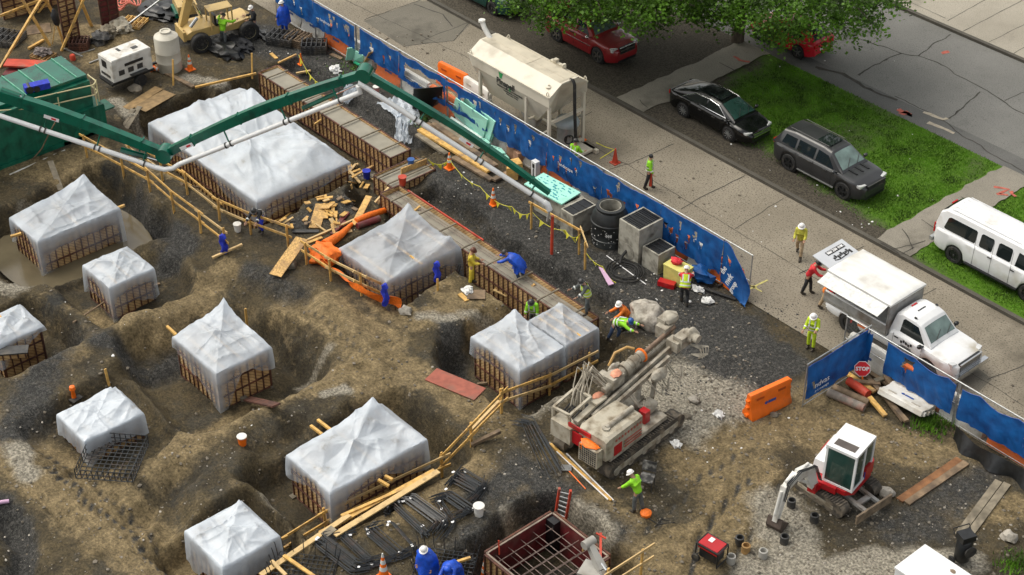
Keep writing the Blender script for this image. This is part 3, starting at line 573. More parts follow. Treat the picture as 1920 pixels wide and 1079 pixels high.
names = ['blue cloth fence panel at the far corner by the white barrier, full of wind holes', 'blue cloth fence panel with faded white print behind the leaning mint boards', 'blue cloth fence panel behind the leaning plywood sheet, bare gap at its left',
         'blue cloth fence panel torn open widely in front of orange and white street barriers', 'blue cloth fence panel with a torn square window beside the black board', 'blue cloth fence panel between the cream silo and the big mint foam boards',
         'blue cloth fence panel in front of the silo legs, with faded lettering', 'blue cloth fence panel beside the red street cone and behind the foam covered concrete box', 'blue cloth fence panel behind the black manhole drum and concrete basins, with many wind holes']
rects = [(), (), (), ((.5, 3.3, 1.0, 1.75),), ((.0, .9, .95, 1.8), (1.05, 2.1, .95, 1.7)), (), (), (), ()]
ban = [(0.06, 1), (0, 1), (.12, 1), (0, 1), (0, 1), (0, 1), (0, 1), (0, 1), (0, 1)]
tx = [[], [('landscape', 1.2, 1.5, .22)], [], [], [], [], [('landscape', 1.3, 1.35, .24)], [], []]
for i in range(9):
    xa = FX0+i*PL-.03; fence_panel((xa, FY, 0), (xa+PL, FY, 0), names[i], holes=[7, 10, 4, 2, 2, 5, 8, 6, 9][i], seed=i+1, banner=ban[i], rects=rects[i], zb=[.9, .9, .85, .8, .75, .7, .65, .6, .55][i], texts=tx[i], zt=2.2)
XE = FX0+9*PL      # end panel: the cloth has come off its right side and slumps
def slump(u, v, x, y, z):
    k = u*u; return x+.25*v*u, y-.35*k*v-.12*math.sin(7*v+3*u)*u, max(.08, z-1.25*k*(1-.35*v)+.05*math.sin(9*u+5*v))
te = fence_panel((XE, FY, 0), (XE+1.45, FY, 0), 'open end panel of the street fence, its slumped cloth showing big white letters', holes=1, seed=21, banner=(0, 1), slump=slump, zb=.3)
cl = [c for c in te.children if c.name.startswith('blue_cloth')][0]
rot = frame((0, 0, 0), (.1, -.25, 1), (-1, 0, .55))
for s, x, z, sz in (('the', .38, 1.15, .34), ('nwk', .68, .86, .40), ('group', .92, .62, .30)):
    text(s, sz, m_pwhite, cl, frame((x, -.42, z), (.42, -.1, .9), (-.9, .0, .42)), bold=.008)
# gate leaf swung into the site and the lower run
g0, g1 = at(1598, 610, 2.0), at(1512, 702, 2.0)
ga, gb = V(-29.05, 42.35, 0), None
pa = at(1622, 690, 0); pb = at(1503, 765, 0)
tg = fence_panel((pb.x, pb.y, 0), (pa.x, pa.y, 0), 'fence leaf swung into the site beside the opening, its blue cloth with white lettering', holes=1, seed=31, zt=2.0, zb=.45, banner=(.0, .93), texts=[('ndvas', .75, .95, .36), ('ar t manage', .75, .68, .17)])
lowx = [-29.9, -27.9, -24.75, -21.3, -17.85]
def strip_slump(u, v, x, y, z): return x, y, z
fence_panel((lowx[0], FY, 0), (lowx[1], FY, 0), 'bare chain link panel with one hanging blue strip beside the white truck door', holes=0, seed=41, zt=1.95, banner=(.5, .66), zb=.35)
ln = ['blue cloth fence panel in front of the white truck, with one large ragged hole', 'blue cloth fence panel at the right beyond the white barrier, with a single flap cut', 'blue cloth fence panel at the right edge above the black silt cloth']
for i in range(3): fence_panel((lowx[i+1], FY, 0), (lowx[i+2], FY, 0), ln[i], holes=[2, 3, 4][i], seed=51+i, zt=1.95, zb=.5, banner=[(0, .97), (.05, 1), (0, 1)][i], rects=[((.75, 1.25, 1.3, 1.75),), (), ()][i], sag=.2)
def barrier_mesh(mb, L=1.86):
    prof = [(-.30, 0), (-.30, .16), (-.20, .32), (-.14, .62), (-.13, .98), (-.09, 1.05), (.09, 1.05), (.13, .98), (.14, .62), (.20, .32), (.30, .16), (.30, 0)]
    xs = [-L/2, -L/2+.04, -L*.30, -L*.28, -L*.12, -L*.10, L*.10, L*.12, L*.28, L*.30, L/2-.04, L/2]
    rings = []
    for i, x in enumerate(xs):
        k = .92 if i in (0, len(xs)-1) else 1.0; rec = 4 <= i <= 7 and False
        rings.append([V(x, y*k, z if k == 1 else .02+z*.97) for y, z in prof])
    return mb.loft(rings)
def barrier(label, x, y, col, rz=0.0, z=0.0, lean=None):
    t = thing('water_barrier', label, 'barrier', (x, y, z), rz, 'water filled road barriers'); b = barrier_mesh(MB())
    s = MB()
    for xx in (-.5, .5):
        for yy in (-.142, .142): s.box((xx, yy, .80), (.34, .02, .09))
    lug = MB()
    for zz in (.25, .6, .9): lug.box((.96, 0, zz), (.12, .14, .10)); lug.box((-.96, 0, zz-.12), (.12, .14, .10))
    lg = MB()
    for sy in (-1, 1): lg.box((.05, sy*.170, .50), (.36, .012, .11)); lg.lathe([(.07, -.006), (.07, .006)], 12, (-.22, sy*.172, .50), Matrix.Rotation(math.pi/2, 3, 'X'))
    M4 = Matrix.Identity(4) if lean is None else lean
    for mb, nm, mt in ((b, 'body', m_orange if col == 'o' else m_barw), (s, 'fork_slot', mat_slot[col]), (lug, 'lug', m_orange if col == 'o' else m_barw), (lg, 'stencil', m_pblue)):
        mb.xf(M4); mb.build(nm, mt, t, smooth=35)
    return t
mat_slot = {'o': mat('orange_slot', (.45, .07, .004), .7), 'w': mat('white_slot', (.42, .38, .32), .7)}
BX = [(-66.0, 'w', 'white water barrier at the far corner of the blue fence'), (-64.05, 'w', 'scuffed white water barrier beside the stacked black frames'), (-62.1, 'o', 'orange water barrier left of the leaning mint boards'), (-60.15, 'w', 'white water barrier behind the leaning mint boards'),
      (-57.9, 'o', 'orange water barrier right of the leaning plywood sheet'), (-55.95, 'w', 'white water barrier left of the black board'), (-53.9, 'o', 'orange water barrier behind the black board'), (-51.9, 'w', 'white water barrier behind the tall mint foam sheets'), (-49.95, 'w', 'white water barrier with blue stencil right of the tall mint foam sheets'),
      (-48.0, 'w', 'white water barrier with blue stencil behind the pile of brown blocks'), (-46.0, 'o', 'orange water barrier behind the left end of the flat foam lid'), (-44.05, 'w', 'white water barrier behind the flat foam lid'), (-42.1, 'o', 'orange water barrier behind the black manhole drum'), (-40.1, 'w', 'white water barrier between the manhole drum and the tall concrete basin'),
      (-38.9, 'o', 'orange water barrier behind the smaller concrete basin'), (-37.3, 'w', 'white water barrier with blue stencil behind the yellow crate')]
for x, c, lb in BX: barrier(lb, x, 42.84, c)
barrier('orange water barrier at the open end of the street fence', -36.2, 42.8, 'o', R(-4))
barrier('orange barrier standing in the street behind the torn fence window', -55.4, 44.6, 'o', R(4)); barrier('dusty white barrier standing in the street behind the torn fence window', -53.5, 44.5, 'w', R(-3))
barrier('white water barrier behind the stop sign paddle', -28.9, 42.86, 'w'); barrier('orange water barrier behind the timber pile', -26.4, 42.86, 'o')
barrier('white water barrier under the blue cloth right of the fallen one', -24.5, 42.86, 'w'); barrier('orange water barrier at the right above the black silt cloth', -22.4, 42.84, 'o'); barrier('white water barrier at the right edge above the black silt cloth', -20.4, 42.84, 'w')
p = at(1438, 765); barrier('bright orange water barrier standing alone on the pale ground', p.x, p.y, 'o', R(82), H(p.x, p.y))
p = on(1712, 752); barrier('white water barrier tipped on its side by the timber pile', p.x, p.y, 'w', R(4), p.z+.1, Matrix.Rotation(R(68), 4, 'X'))
mb = MB()
def silt(u, v):
    x = -24.2+8*u; return V(x, 41.75+.12*math.sin(x*2)-.35*v*(.6+.4*math.sin(x*5)), .55*(1-v)+.05+.05*math.sin(x*3.3))
mb.grid(60, 6, silt); tag(mb.build('silt_cloth', m_black, smooth=60), 'black silt cloth draped low along the right end of the fence', 'silt fence')
# ================================================================== FORMWORK BOXES AND PLASTIC SHEETS
def panel_side(t, a, b, zb, zt, nrm, rows=3, step=.30, ply=m_ply):
    """one side of a form: plywood board and the rust brown rib frame standing proud of it"""
    a, b = V(*a), V(*b); d = b-a; L = d.length; d.normalize(); n = V(*nrm)
    mb = MB(); mb.bar(a+V(0, 0, (zb+zt)/2), b+V(0, 0, (zb+zt)/2), .03, zt-zb); mb.build('plywood_side', ply, t)
    f = MB(); k = max(2, round(L/step)); off = n*.035
    for i in range(k+1):
        c = a+d*(L*i/k); wd = .045 if i % 2 == 0 else .028; f.bar(c+off+V(0, 0, zb), c+off+V(0, 0, zt), wd, .05, n)
    for j in range(rows+1):
        z = zb+(zt-zb)*j/rows; f.bar(a+off+V(0, 0, z), b+off+V(0, 0, z), .062, .05)
    f.build('steel_rib_frame', m_rust, t)
def formbox(label, r, zb=ZB, zt=ZT, rows=3, fill=.8):
    xa, xb, ya, yb = r; t = thing('formwork_box', label, 'formwork', ((xa+xb)/2, (ya+yb)/2, zb), 0, 'footing formwork boxes'); hx, hy = (xb-xa)/2, (yb-ya)/2; h = zt-zb
    panel_side(t, (-hx, -hy, 0), (hx, -hy, 0), 0, h, (0, -1, 0), rows); panel_side(t, (hx, -hy+.02, 0), (hx, hy-.02, 0), 0, h, (1, 0, 0), rows)
    panel_side(t, (hx, hy, 0), (-hx, hy, 0), 0, h, (0, 1, 0), rows); panel_side(t, (-hx, hy-.02, 0), (-hx, -hy+.02, 0), 0, h, (-1, 0, 0), rows)
    c = MB().box((0, 0, h*fill/2), (2*hx-.05, 2*hy-.05, h*fill)); c.build('concrete_fill' if fill > .5 else 'blinding', m_freshc if fill > .5 else m_conc, t)
    for k in range(3):
        y = -hy+.3+(2*hy-.6)*k/2; MB().bar((-hx-.02, y, h+.03), (hx+.02, y, h+.03), .09, .05).build('top_batten', m_wood, t)
    return t
def sheet_over(label, r, zt, peaks, drops, flare=.06, sag=.16, seed=0, bags=(), thin0=.12, thin1=.62, edge=.115):
    """plastic sheet draped on a form: tented over props, sagging between, hanging skirts with folds"""
    xa, xb, ya, yb = r; xa -= edge; xb += edge; ya -= edge; yb += edge; hx, hy = (xb-xa)/2, (yb-ya)/2; cx, cy = (xa+xb)/2, (ya+yb)/2
    n = 200; nr = 30; ns = 14; per = []
    def pt(t):      # perimeter point, t 0..1 from the (x0,y0) corner going +x, +y ...
        s = (t*4) % 4; k = s-int(s); i = int(s)
        return ((-hx+2*hx*k, -hy, 0, -1), (hx, -hy+2*hy*k, 1, 0), (hx-2*hx*k, hy, 0, 1), (-hx, hy-2*hy*k, -1, 0))[i]
    def topz(x, y):
        z = 0.0; nx, ny = x/hx, y/hy
        for fx, fy, h in peaks:
            px, py = (fx*2-1)*hx, (fy*2-1)*hy; dx, dy = x-px, y-py; best = 1e9
            if abs(dx) > 1e-6: best = min(best, ((hx if dx > 0 else -hx)-px)/dx)
            if abs(dy) > 1e-6: best = min(best, ((hy if dy > 0 else -hy)-py)/dy)
            d = min(1, 1/max(best, 1e-6)); z = max(z, h*(1-d)**1.0-h*.35*math.sin(math.pi*d)*(1-d)*.9)
        m = min(abs(nx), abs(ny))/max(abs(nx), abs(ny), 1e-6); e = max(abs(nx), abs(ny))
        z -= sag*4*e*(1-e)*(1-m)*(.7+.6*mn.noise(V(x*.5, y*.5, seed)))
        a = math.atan2(y, x); ca, sa = math.cos(seed), math.sin(seed); p1, p2 = x*ca+y*sa, y*ca-x*sa; q = 1-abs(mn.noise(V(p1*1.5, p2*.45, seed+2)))*2.6; z += .07*max(0, q)**3*min(1, (1-e)*5); q = 1-abs(mn.noise(V(p1*.5, p2*1.7, seed+7)))*2.6; z += .05*max(0, q)**3*min(1, (1-e)*5); z += .16*mn.noise(V(x*.7, y*.7, seed*2+4))*min(1, (1-e)*3)+.03*mn.noise(V(x*2.3, y*2.3, seed*1.3))+.035*abs(mn.noise(V(x*1.1+y*.5, y*1.4, seed+8)))
        for fl, co2 in ((nx, .33), (ny, -.2), (nx, -.55)): z += .02*math.exp(-((fl-co2)/.035)**2)
        return z
    vs = [(0, 0, topz(0, 0))]; th = [thin0]
    for i in range(1, nr+1):
        for j in range(n):
            x, y, _, _ = pt(j/n); x *= i/nr; y *= i/nr; vs.append((x, y, topz(x, y))); th.append(thin0+.05*mn.noise(V(x*1.5, y*1.5, seed+5)))
    D = list(drops)
    for s in range(1, ns+1):
        k = s/ns
        for j in range(n):
            t = j/n; x, y, ox, oy = pt(t); q = t*8; i0 = int(q) % 8; fr = q-int(q); fr = fr*fr*(3-2*fr)
            d = D[i0]*(1-fr)+D[(i0+1) % 8]*fr; c = abs(((t*4) % 1)-.5)*2; cr = c**6          # 1 at corners
            bl = .10*mn.noise(V(t*9, seed, 11)); cxn = (1 if x > 0 else -1); cyn = (1 if y > 0 else -1)
            ox2 = ox*(1-cr)+cxn*.7*cr; oy2 = oy*(1-cr)+cyn*.7*cr
            wv = math.sin(t*2*math.pi*23+seed)*.5+mn.noise(V(t*60, k*1.5, seed))*.9
            d *= 1+.12*mn.noise(V(t*25, seed, 2))+.55*mn.noise(V(t*7, seed*1.9, 6)); o = flare*(k**.7)*(.45+.75*cr)+wv*.04*k+.02+max(0, bl)*math.sin(math.pi*k*.8)*1.4
            vs.append((x+ox2*o, y+oy2*o, topz(x, y)-d*k+.02*mn.noise(V(t*30, k*3, seed)))); th.append(thin0+(thin1-thin0)*min(1, k*2.2)*(1-.45*cr)+.09*mn.noise(V(t*18, k*3, seed+9)))
    fs = [(0, 1+j, 1+(j+1) % n) for j in range(n)]
    for i in range(nr+ns-1):
        for j in range(n): fs.append((1+i*n+j, 1+(i+1)*n+j, 1+(i+1)*n+(j+1) % n, 1+i*n+(j+1) % n))
    mb = MB(); mb.v = [(x+cx, y+cy, z+zt) for x, y, z in vs]; mb.f = fs
    o = mb.build('plastic_sheet', m_sheet, smooth=60); a = o.data.attributes.new('thin', 'FLOAT', 'POINT'); a.data.foreach_set('value', th)
    return tag(o, label, 'plastic sheet', 'plastic sheets over the forms')
# drops: W corner, lower left side, S corner, lower right side, E corner, far right side, N corner, far left side
TARPS = dict(
    t1=('long rusty form under the largest plastic sheet below the green boom', 'largest plastic sheet, spread over the long form under the green boom', [(.09, .45, .75), (.2, .93, .95), (.45, .7, .25), (.70, .30, .45), (.86, .85, .80)], [1.0, .35, 1.0, .7, .5, .5, .5, .5], .22),
    t2=('tall form box standing in muddy water under see-through plastic', 'clear plastic sheet over the tall form in the muddy water', [(.52, .42, .30), (.04, .93, .75)], [1.3, .22, 1.9, 1.35, 1.7, .6, .5, .6], .14),
    t3=('small form box between the muddy water and the dirt slope', 'small pyramid-shaped plastic sheet beside the muddy water', [(.42, .60, .42), (.8, .3, .2)], [1.4, 1.1, 1.5, 1.25, 1.3, .8, .8, .8], .1),
    t4=('form box cut off by the left edge of the photo', 'plastic sheet at the left edge, its corner lifting', [(.5, .55, .4), (.8, .8, .3)], [.8, .6, 1., .5, .2, .5, .5, .5], .15),
    t5=('form box in the middle of the dirt slope with a sharp tented cover', 'sharp peaked plastic sheet over the box in the middle of the dirt slope', [(.10, .90, .95), (.42, .45, .55)], [.5, .95, 2.0, .55, .9, .5, .5, .5], .12),
    t6=('low form box above the rebar cage at the left', 'flat topped plastic sheet above the rebar cage', [(.35, .45, .22), (.12, .88, .30), (.62, .92, .34)], [.9, .75, 1.2, .75, .9, .5, .5, .5], .08),
    t7=('form box beside the drill rig and the centre guard rail', 'plastic sheet over the box left of the drill rig mast', [(.35, .35, .42), (.12, .85, .55), (.7, .6, .2)], [.9, .6, 1.6, 1.4, 1.5, .5, .5, .5], .12),
    t8=('small form at the end of the trench wall behind another box', 'very clear plastic sheet hanging near the bending workers', [(.15, .75, .45)], [.9, 1.2, 1.6, 1.5, 1.6, .8, .6, .6], .2),
    t9=('wide form box above the bundles of bent rebar', 'wide plastic sheet above the bundles of bent rebar, with one tall corner', [(.10, .86, .85), (.55, .45, .45), (.4, .75, .5)], [1.0, .55, 1.5, .45, 1.3, .8, .6, .6], .16),
    t10=('form box at the bottom edge left of the long timber rails', 'milky plastic sheet at the bottom edge left of the long timber rails', [(.55, .42, .34), (.15, .88, .42), (.75, .8, .25)], [1.4, 1.1, 1.4, 1.0, 1.1, .8, .6, .6], .1),
    t11=('form box beside the trench wall and the orange net', 'clear plastic sheet beside the yellow suited person and the orange net', [(.30, .42, .50), (.06, .92, .80), (.93, .93, .45)], [.9, 1.0, 1.8, 1.4, 1.5, .7, .5, .5], .22))
for i, (k, (lf, ls, pk, dr, sg)) in enumerate(TARPS.items()):
    r = FOOT[k]
    if k == 't11': r = (r[0], r[1], r[2], min(r[3], 35.75))
    if k == 't8': r = (r[0], r[1], r[2], min(r[3], 36.35))
    zb = {'t6': -.75, 't3': -1.1}.get(k, ZB); formbox(lf, r, zb, fill={'t8': .12, 't11': .12, 't7': .12, 't2': .3, 't9': .4, 't5': .4}.get(k, .75))
    cl = {'t8': (.40, .84), 't2': (.20, .91), 't11': (.40, .86), 't7': (.24, .86), 't6': (.05, .45), 't10': (.05, .45), 't9': (.16, .75), 't5': (.22, .72), 't3': (.18, .86)}.get(k, (.17, .80))
    sheet_over(ls, r, ZT+.065, pk, dr, sag=sg, seed=i*3.7+1, thin0=cl[0], thin1=cl[1])
# props poking out from under the sheets
def plank(name, label, p, q, w=.09, h=.045, m=m_wood, cat='timber', group=None, z=None):
    mb = MB().bar(p, q, w, h); return tag(mb.build(name, m), label, cat, group)
for lab, a, b in (('short timber poking from the right corner of the sheet in the muddy water', (208, 395, .42), (234, 385, .5)), ('short timber poking from the left corner of the sheet in the muddy water', (40, 438, .35), (20, 444, .35)), ('timber prop leaning on the left corner of the sharp peaked sheet', (313, 612, .5), (330, 628, .4)),
                  ('upper timber stub behind the wide plastic sheet', (596, 788, .3), (622, 808, .4)), ('lower timber stub behind the wide plastic sheet', (583, 799, .2), (604, 815, .4)), ('timber stub sticking out under the torn sheet at the left edge', (32, 623, .1), (41, 628, .1)), ('upper timber stub under the lower right edge of the wide sheet', (722, 893, .2), (736, 900, .2)), ('lower timber stub under the lower right edge of the wide sheet', (709, 900, .2), (729, 912, .1))):
    plank('timber_prop', lab, at(*a), at(*b), .1, .09)
plank('timber_stake', 'thin upright stake behind the flat topped sheet', on(205, 724), on(205, 724)+V(0, 0, .75)-V(.1, 0, 0)); plank('timber_stake', 'upright stake behind the sharp peaked sheet', on(464, 615), on(464, 615)+V(0, 0, .95))
# ------------------------------------------------------------------ trench wall forms
def wall_form(label, xa, xb, yc, wd, zt, zb, full=True, bars=6, cat='formwork'):
    t = thing('wall_formwork', label, cat, ((xa+xb)/2, yc, zb), 0); hx = (xb-xa)/2; h = zt-zb; hw = wd/2
    panel_side(t, (-hx, -hw, 0), (hx, -hw, 0), 0, h, (0, -1, 0), 2, .3); panel_side(t, (hx, hw, 0), (-hx, hw, 0), 0, h, (0, 1, 0), 2, .3)
    panel_side(t, (hx, -hw+.02, 0), (hx, hw-.02, 0), 0, h, (1, 0, 0), 2, .3); panel_side(t, (-hx, hw-.02, 0), (-hx, -hw+.02, 0), 0, h, (-1, 0, 0), 2, .3)
    c = MB().box((0, 0, (h-.08 if full else h*.84)/2), (2*hx-.04, wd-.05, h-.08 if full else h*.84)); c.build('concrete_fill', m_freshc, t)
    for i in range(bars):
        x = -hx+2*hx*(i+.5)/bars; MB().bar((x, -hw-.1, h+.035), (x, hw+.1, h+.035), .06, .05).build('spreader', m_greywood, t)
    if not full:
        for y in (-hw*.45, 0.1, hw*.5): MB().tube((-hx+.1, y, h-.12), (hx-.1, y, h-.12), .012, n=5).build('rebar', m_rebar2, t)
        MB().bar((-hx*.9, hw+.02, h+.06), (-hx*.1, hw+.02, h+.06), .05, .07).build('red_waler', m_redpipe, t)
    return t
wall_form('far stretch of the trench wall form, filled level with fresh concrete', -62.1, -51.9, 38.65, 1.05, .35, -.85, True, 7)
wall_form('corner stretch of the trench wall form, filled level with fresh concrete', -51.2, -49.9, 37.85, 2.3, .35, -.85, True, 2)
wall_form('near stretch of the trench wall form, still open with bars and spreaders across it', -49.85, -37.4, 36.5, .95, .35, -.95, False, 8)
tw = MB().box((-49.6, 39.1, .28), (.06, 1.5, .32)); tag(MB().bar(at(752, 322, .4), at(800, 303, .4), .06, .3).build('end_board', m_osb), 'clean wooden board closing the step in the trench wall', 'board')
for lab, a, b, m in (('timber brace against the near trench wall left of the clear sheet', (756, 412, -.2), (788, 387, .3), m_wood), ('upper timber brace at the corner of the trench wall', (703, 380, -.1), (729, 352, .35), m_wood2), ('lower timber brace at the corner of the trench wall', (709, 383, -.2), (717, 369, .0), m_wood2), ('short brace under the far trench wall', (590, 233, -.2), (608, 221, .1), m_wood), ('timber strut left of the blue poncho worker on the wall', (975, 555, -.2), (1003, 533, .2), m_wood)): plank('timber_brace', lab, at(*a), at(*b), .1, .06, m)
# ------------------------------------------------------------------ guard rails
def guardrail(label, posts, heights=(1.02, .55), ext=.35, m=m_wood, hs=1.12, group='timber guard rails'):
    P = [on(*p) for p in posts]; t = thing('guard_rail', label, 'guard rail', P[0], 0, group)
    for i, p in enumerate(P):
        lean = V(rnd.uniform(-.04, .04), rnd.uniform(-.04, .04), 0); MB().bar(p-V(0, 0, .25), p+V(0, 0, hs+rnd.uniform(-.05, .1))+lean, .09, .045, (1, 0, 0)).build('post', m, t, True)
    for h in heights:
        for i in range(len(P)-1):
            a, b = P[i], P[i+1]; d = (b-a).normalized(); j = V(0, 0, rnd.uniform(-.05, .05)); s = Vector((-d.y, d.x, 0)).normalized()*(.06 if i % 2 else .05)
            MB().bar(a-d*ext+s+V(0, 0, h)+j, b+d*ext*(.8 if i < len(P)-2 else .5)+s+V(0, 0, h)-j, .042, .10).build('rail', m if rnd.random() < .7 else m_wood2, t, True)
    return t
guardrail('left timber guard rail of the walkway running down from the green container', [(164, 296), (233, 334), (282, 360), (327, 399), (377, 438), (424, 474)])
guardrail('right timber guard rail of the walkway running beside the largest plastic sheet', [(245, 300), (305, 340), (352, 366), (412, 415), (471, 440), (541, 464)])
guardrail('timber guard rail with orange net in front of the clear sheet', [(575, 497), (621, 528), (678, 556), (742, 582)])
guardrail('timber guard rail left of the drill rig mast', [(1105, 704), (1030, 742), (940, 775)], m=m_wood)
guardrail('timber guard rail running down the slope from the drill rig to the rebar bundles', [(940, 776), (884, 836), (829, 894)])
guardrail('long timber guard rail at the lower left of the bent rebar bundles', [(829, 896), (660, 977), (612, 1000), (525, 1052), (432, 1097)])
guardrail('timber guard rail at the bottom right of the red steel form', [(1201, 1079), (1140, 1116)], heights=(1.1, .55), ext=.5)
guardrail('low timber rail with yellow flags left of the black manhole drum', [(996, 430), (1086, 478), (1097, 506)], heights=(1.2,), hs=1.3, ext=.2)
# ================================================================== VEHICLES
def interp(tb, x):
    if x <= tb[0][0]: return tb[0][1]
    for (a, b), (c, d) in zip(tb[:-1], tb[1:]):
        if x <= c: return b+(d-b)*(x-a)/max(c-a, 1e-6)
    return tb[-1][1]
def wheel(t, x, y, r, w, side, rimm, style='spoke', hub=.6):
    m = Matrix.Rotation(math.pi/2, 3, 'X') if side < 0 else Matrix.Rotation(-math.pi/2, 3, 'X')
    ty = MB().lathe([(r*.62, -w/2), (r*.9, -w/2), (r*.985, -w*.38), (r, 0), (r*.985, w*.38), (r*.9, w/2), (r*.62, w/2), (r*.6, w*.3)], 28, (x, y, r), m).build('wheel', m_rub, t, smooth=40)
    rr = r*.66
    MB().lathe([(.001, w*.25), (rr*.9, w*.28), (rr*.94, w*.44), (rr, w*.47), (rr, w*.2), (rr*.5, w*.1)], 28, (x, y, r), m).build('rim_barrel', m_dark if style == 'spoke' else rimm, ty, smooth=40)
    s = MB()
    if style == 'spoke':
        for k in range(10):
            a = 2*math.pi*k/10; p0 = m @ V(rr*.12*math.cos(a), rr*.12*math.sin(a), w*.46); p1 = m @ V(rr*.96*math.cos(a+.1), rr*.96*math.sin(a+.1), w*.47); c = V(x, y, r); s.bar(c+p0, c+p1, rr*.13, .03, m @ V(0, 0, 1))
    elif style == 'five':
        for k in range(5):
            a = 2*math.pi*k/5; c = V(x, y, r); s.bar(c+m @ V(0, 0, w*.44), c+m @ V(rr*.97*math.cos(a), rr*.97*math.sin(a), w*.46), rr*.30, .04, m @ V(0, 0, 1), rr*.36)
    else:
        for k in range(8):
            a = 2*math.pi*k/8; s.lathe([(rr*.10, 0), (rr*.10, .02)], 8, V(x, y, r)+m @ V(rr*.66*math.cos(a), rr*.66*math.sin(a), w*.29), m)
    s.lathe([(.001, w*.44), (rr*.22, w*.46), (rr*.2, w*.52), (.001, w*.53)], 12, (x, y, r), m)
    s.build('rim', m_dark if style == 'steel' else rimm, ty, smooth=40)
    return ty
def car(name, label, cat, loc, rz, L, W, H, paint, belt, top, roof, sill=.24, wx=(.9, 3.9), wr=.34, ww=.22, tumble=.2, glass=m_glass, front_glass=m_glassl, side=(), rimm=m_chrome, style='spoke', lights=None, grille=None, gap=.17, skip_rear=False, taper=(.16, .14), lower=None, xfront_glass=None, mirror=True, seams=(), handles=(), roofdet=None, rails=False, group=None, lowcol=None, rear_glass=True):
    """car body lofted from stations; x runs rear (0) to front (L), shifted so the thing stands on its centre"""
    t = thing(name, label, cat, loc, rz, group); ox = -L/2; hw0 = W/2
    def hw(x):
        w = hw0
        if x < .55: w -= taper[0]*((.55-x)/.55)**2
        if x > L-.75: w -= taper[1]*2*((x-(L-.75))/.75)**2*.9
        return w
    xs = sorted(set([L*i/70 for i in range(71)]+[.03, .1, L-.03, L-.1])); rings = []
    for x in xs:
        w = hw(x); zb = sill+.12*max(0, (.5-x)/.5)**2+.10*max(0, (x-(L-.6))/.6)**2
        for xw in wx:
            d = abs(x-xw); rr = wr+.075
            if d < rr: zb = max(zb, wr+math.sqrt(rr*rr-d*d)*.98)
        zbelt, zt = interp(belt, x), interp(top, x); endr = min(x, L-x); rd = .09*max(0, 1-endr/.12)
        zb = min(zb, zbelt-.1); zm = zb+(zbelt-zb)*.55
        half = [(w-.30, sill+.16), (w-.09, max(zb-.02, sill+.10)), (w-.035-rd, zb+.01), (w-.008-rd, zb+.07), (w-rd*.5, zm), (w-.012-rd*.6, zbelt-.06), (w-.055-rd, zbelt), (w-.16-rd, zbelt+(zt-zbelt)*.55), (w*.62, zt-.012), (w*.3, zt+.008), (0, zt+.014)]
        ring = [V(x+ox, -y, z) for y, z in half]+[V(x+ox, y, z) for y, z in half[-2::-1]]; rings.append(ring)
    mb = MB().loft(rings); mb.build('body', paint, t, smooth=32)
    for xw in wx:
        for s in (-1, 1): MB().lathe([(wr+.068, -.17), (wr+.068, .15)], 24, (xw+ox, s*(hw0-.2), wr), Matrix.Rotation(math.pi/2, 3, 'X')).build('wheel_well', m_black, t)
    for i, xw in enumerate(wx):
        for s in (-1, 1): wheel(t, xw+ox, s*(hw0-ww/2-.01), wr, ww, s, rimm, style)
    # greenhouse
    xg0, xg1 = roof[0][0], roof[-1][0]; zr_max = max(z for _, z in roof); wb = hw0-.10; zb0 = min(interp(belt, x) for x in (xg0, xg1, (xg0+xg1)/2))
    def sy(z): return wb-tumble*max(0, (z-zb0))/(zr_max-zb0)
    gx_ = sorted(set([xg0+(xg1-xg0)*i/48 for i in range(49)]+[x for x, _ in roof])); rings = []
    for x in gx_:
        zr = interp(roof, x); zl = interp(belt, x)-.03; zr = max(zr, zl+.01); k = min(1, (zr-zl)/.25); rnd_ = .075*k
        half = [(sy(zl), zl), (sy(zr-rnd_), zr-rnd_), (sy(zr)-.045*k, zr-.012*k), (sy(zr)-.16, zr+.012*k), (sy(zr)*.45, zr+.03*k), (0, zr+.036*k)]
        rings.append([V(x+ox, -y, z) for y, z in half]+[V(x+ox, y, z) for y, z in half[-2::-1]])
    MB().loft(rings).build('roof_shell', paint, t, smooth=32)
    for poly in side:
        for s in (-1, 1):
            MB().prism(poly, -.012, .008, lambda u, v, h, s=s: V(u+ox, s*(sy(v)+h), v)).build('side_window', glass, t)
    def patch(xa, xb, inset, nm, m, zo=.012):
        def fn(u, v):
            x = xa+(xb-xa)*v; zr = interp(roof, x); zl = interp(belt, x)-.03; k = min(1, max(0, (zr-zl)/.25)); tt = u*2-1; ww_ = sy(zr)-inset; return V(x+ox, tt*ww_, zr+zo+.034*k*(1-tt*tt))
        MB().grid(10, 8, fn).build(nm, m, t, smooth=60)
    rf = [x for x, z in roof if z > zr_max-.12]; xr0, xr1 = min(rf), max(rf)
    a = xfront_glass or (xr1+.10, xg1-.10); patch(a[0], a[1], .10, 'windscreen', front_glass)
    pr = MB(); wq = MB()
    for s in (-.45, .25): 
        zc = interp(roof, a[1]); wq.bar((a[1]+ox+.01, s*wb, zc+.05), (a[0]+ox+(a[1]-a[0])*.62, s*wb+.42, interp(roof, a[0]+(a[1]-a[0])*.62)+.06), .02, .02)
    wq.build('wiper', m_black, t)
    if rear_glass: patch(xg0+.10, xr0-.07, .12, 'rear_window', glass)
    if mirror:
        for s in (-1, 1):
            xm = xg1-.32; mm = MB().blob((xm+ox, s*(hw0+.09), interp(belt, xm)+.10), (.09, .115, .085), 3, (12, 8), 0); mm.bar((xm+ox+.02, s*(wb-.02), interp(belt, xm)+.03), (xm+ox, s*(hw0+.06), interp(belt, xm)+.06), .07, .05)
            mm.build('mirror', paint if mirror is True else mirror, t, smooth=50)
    sm_ = MB()
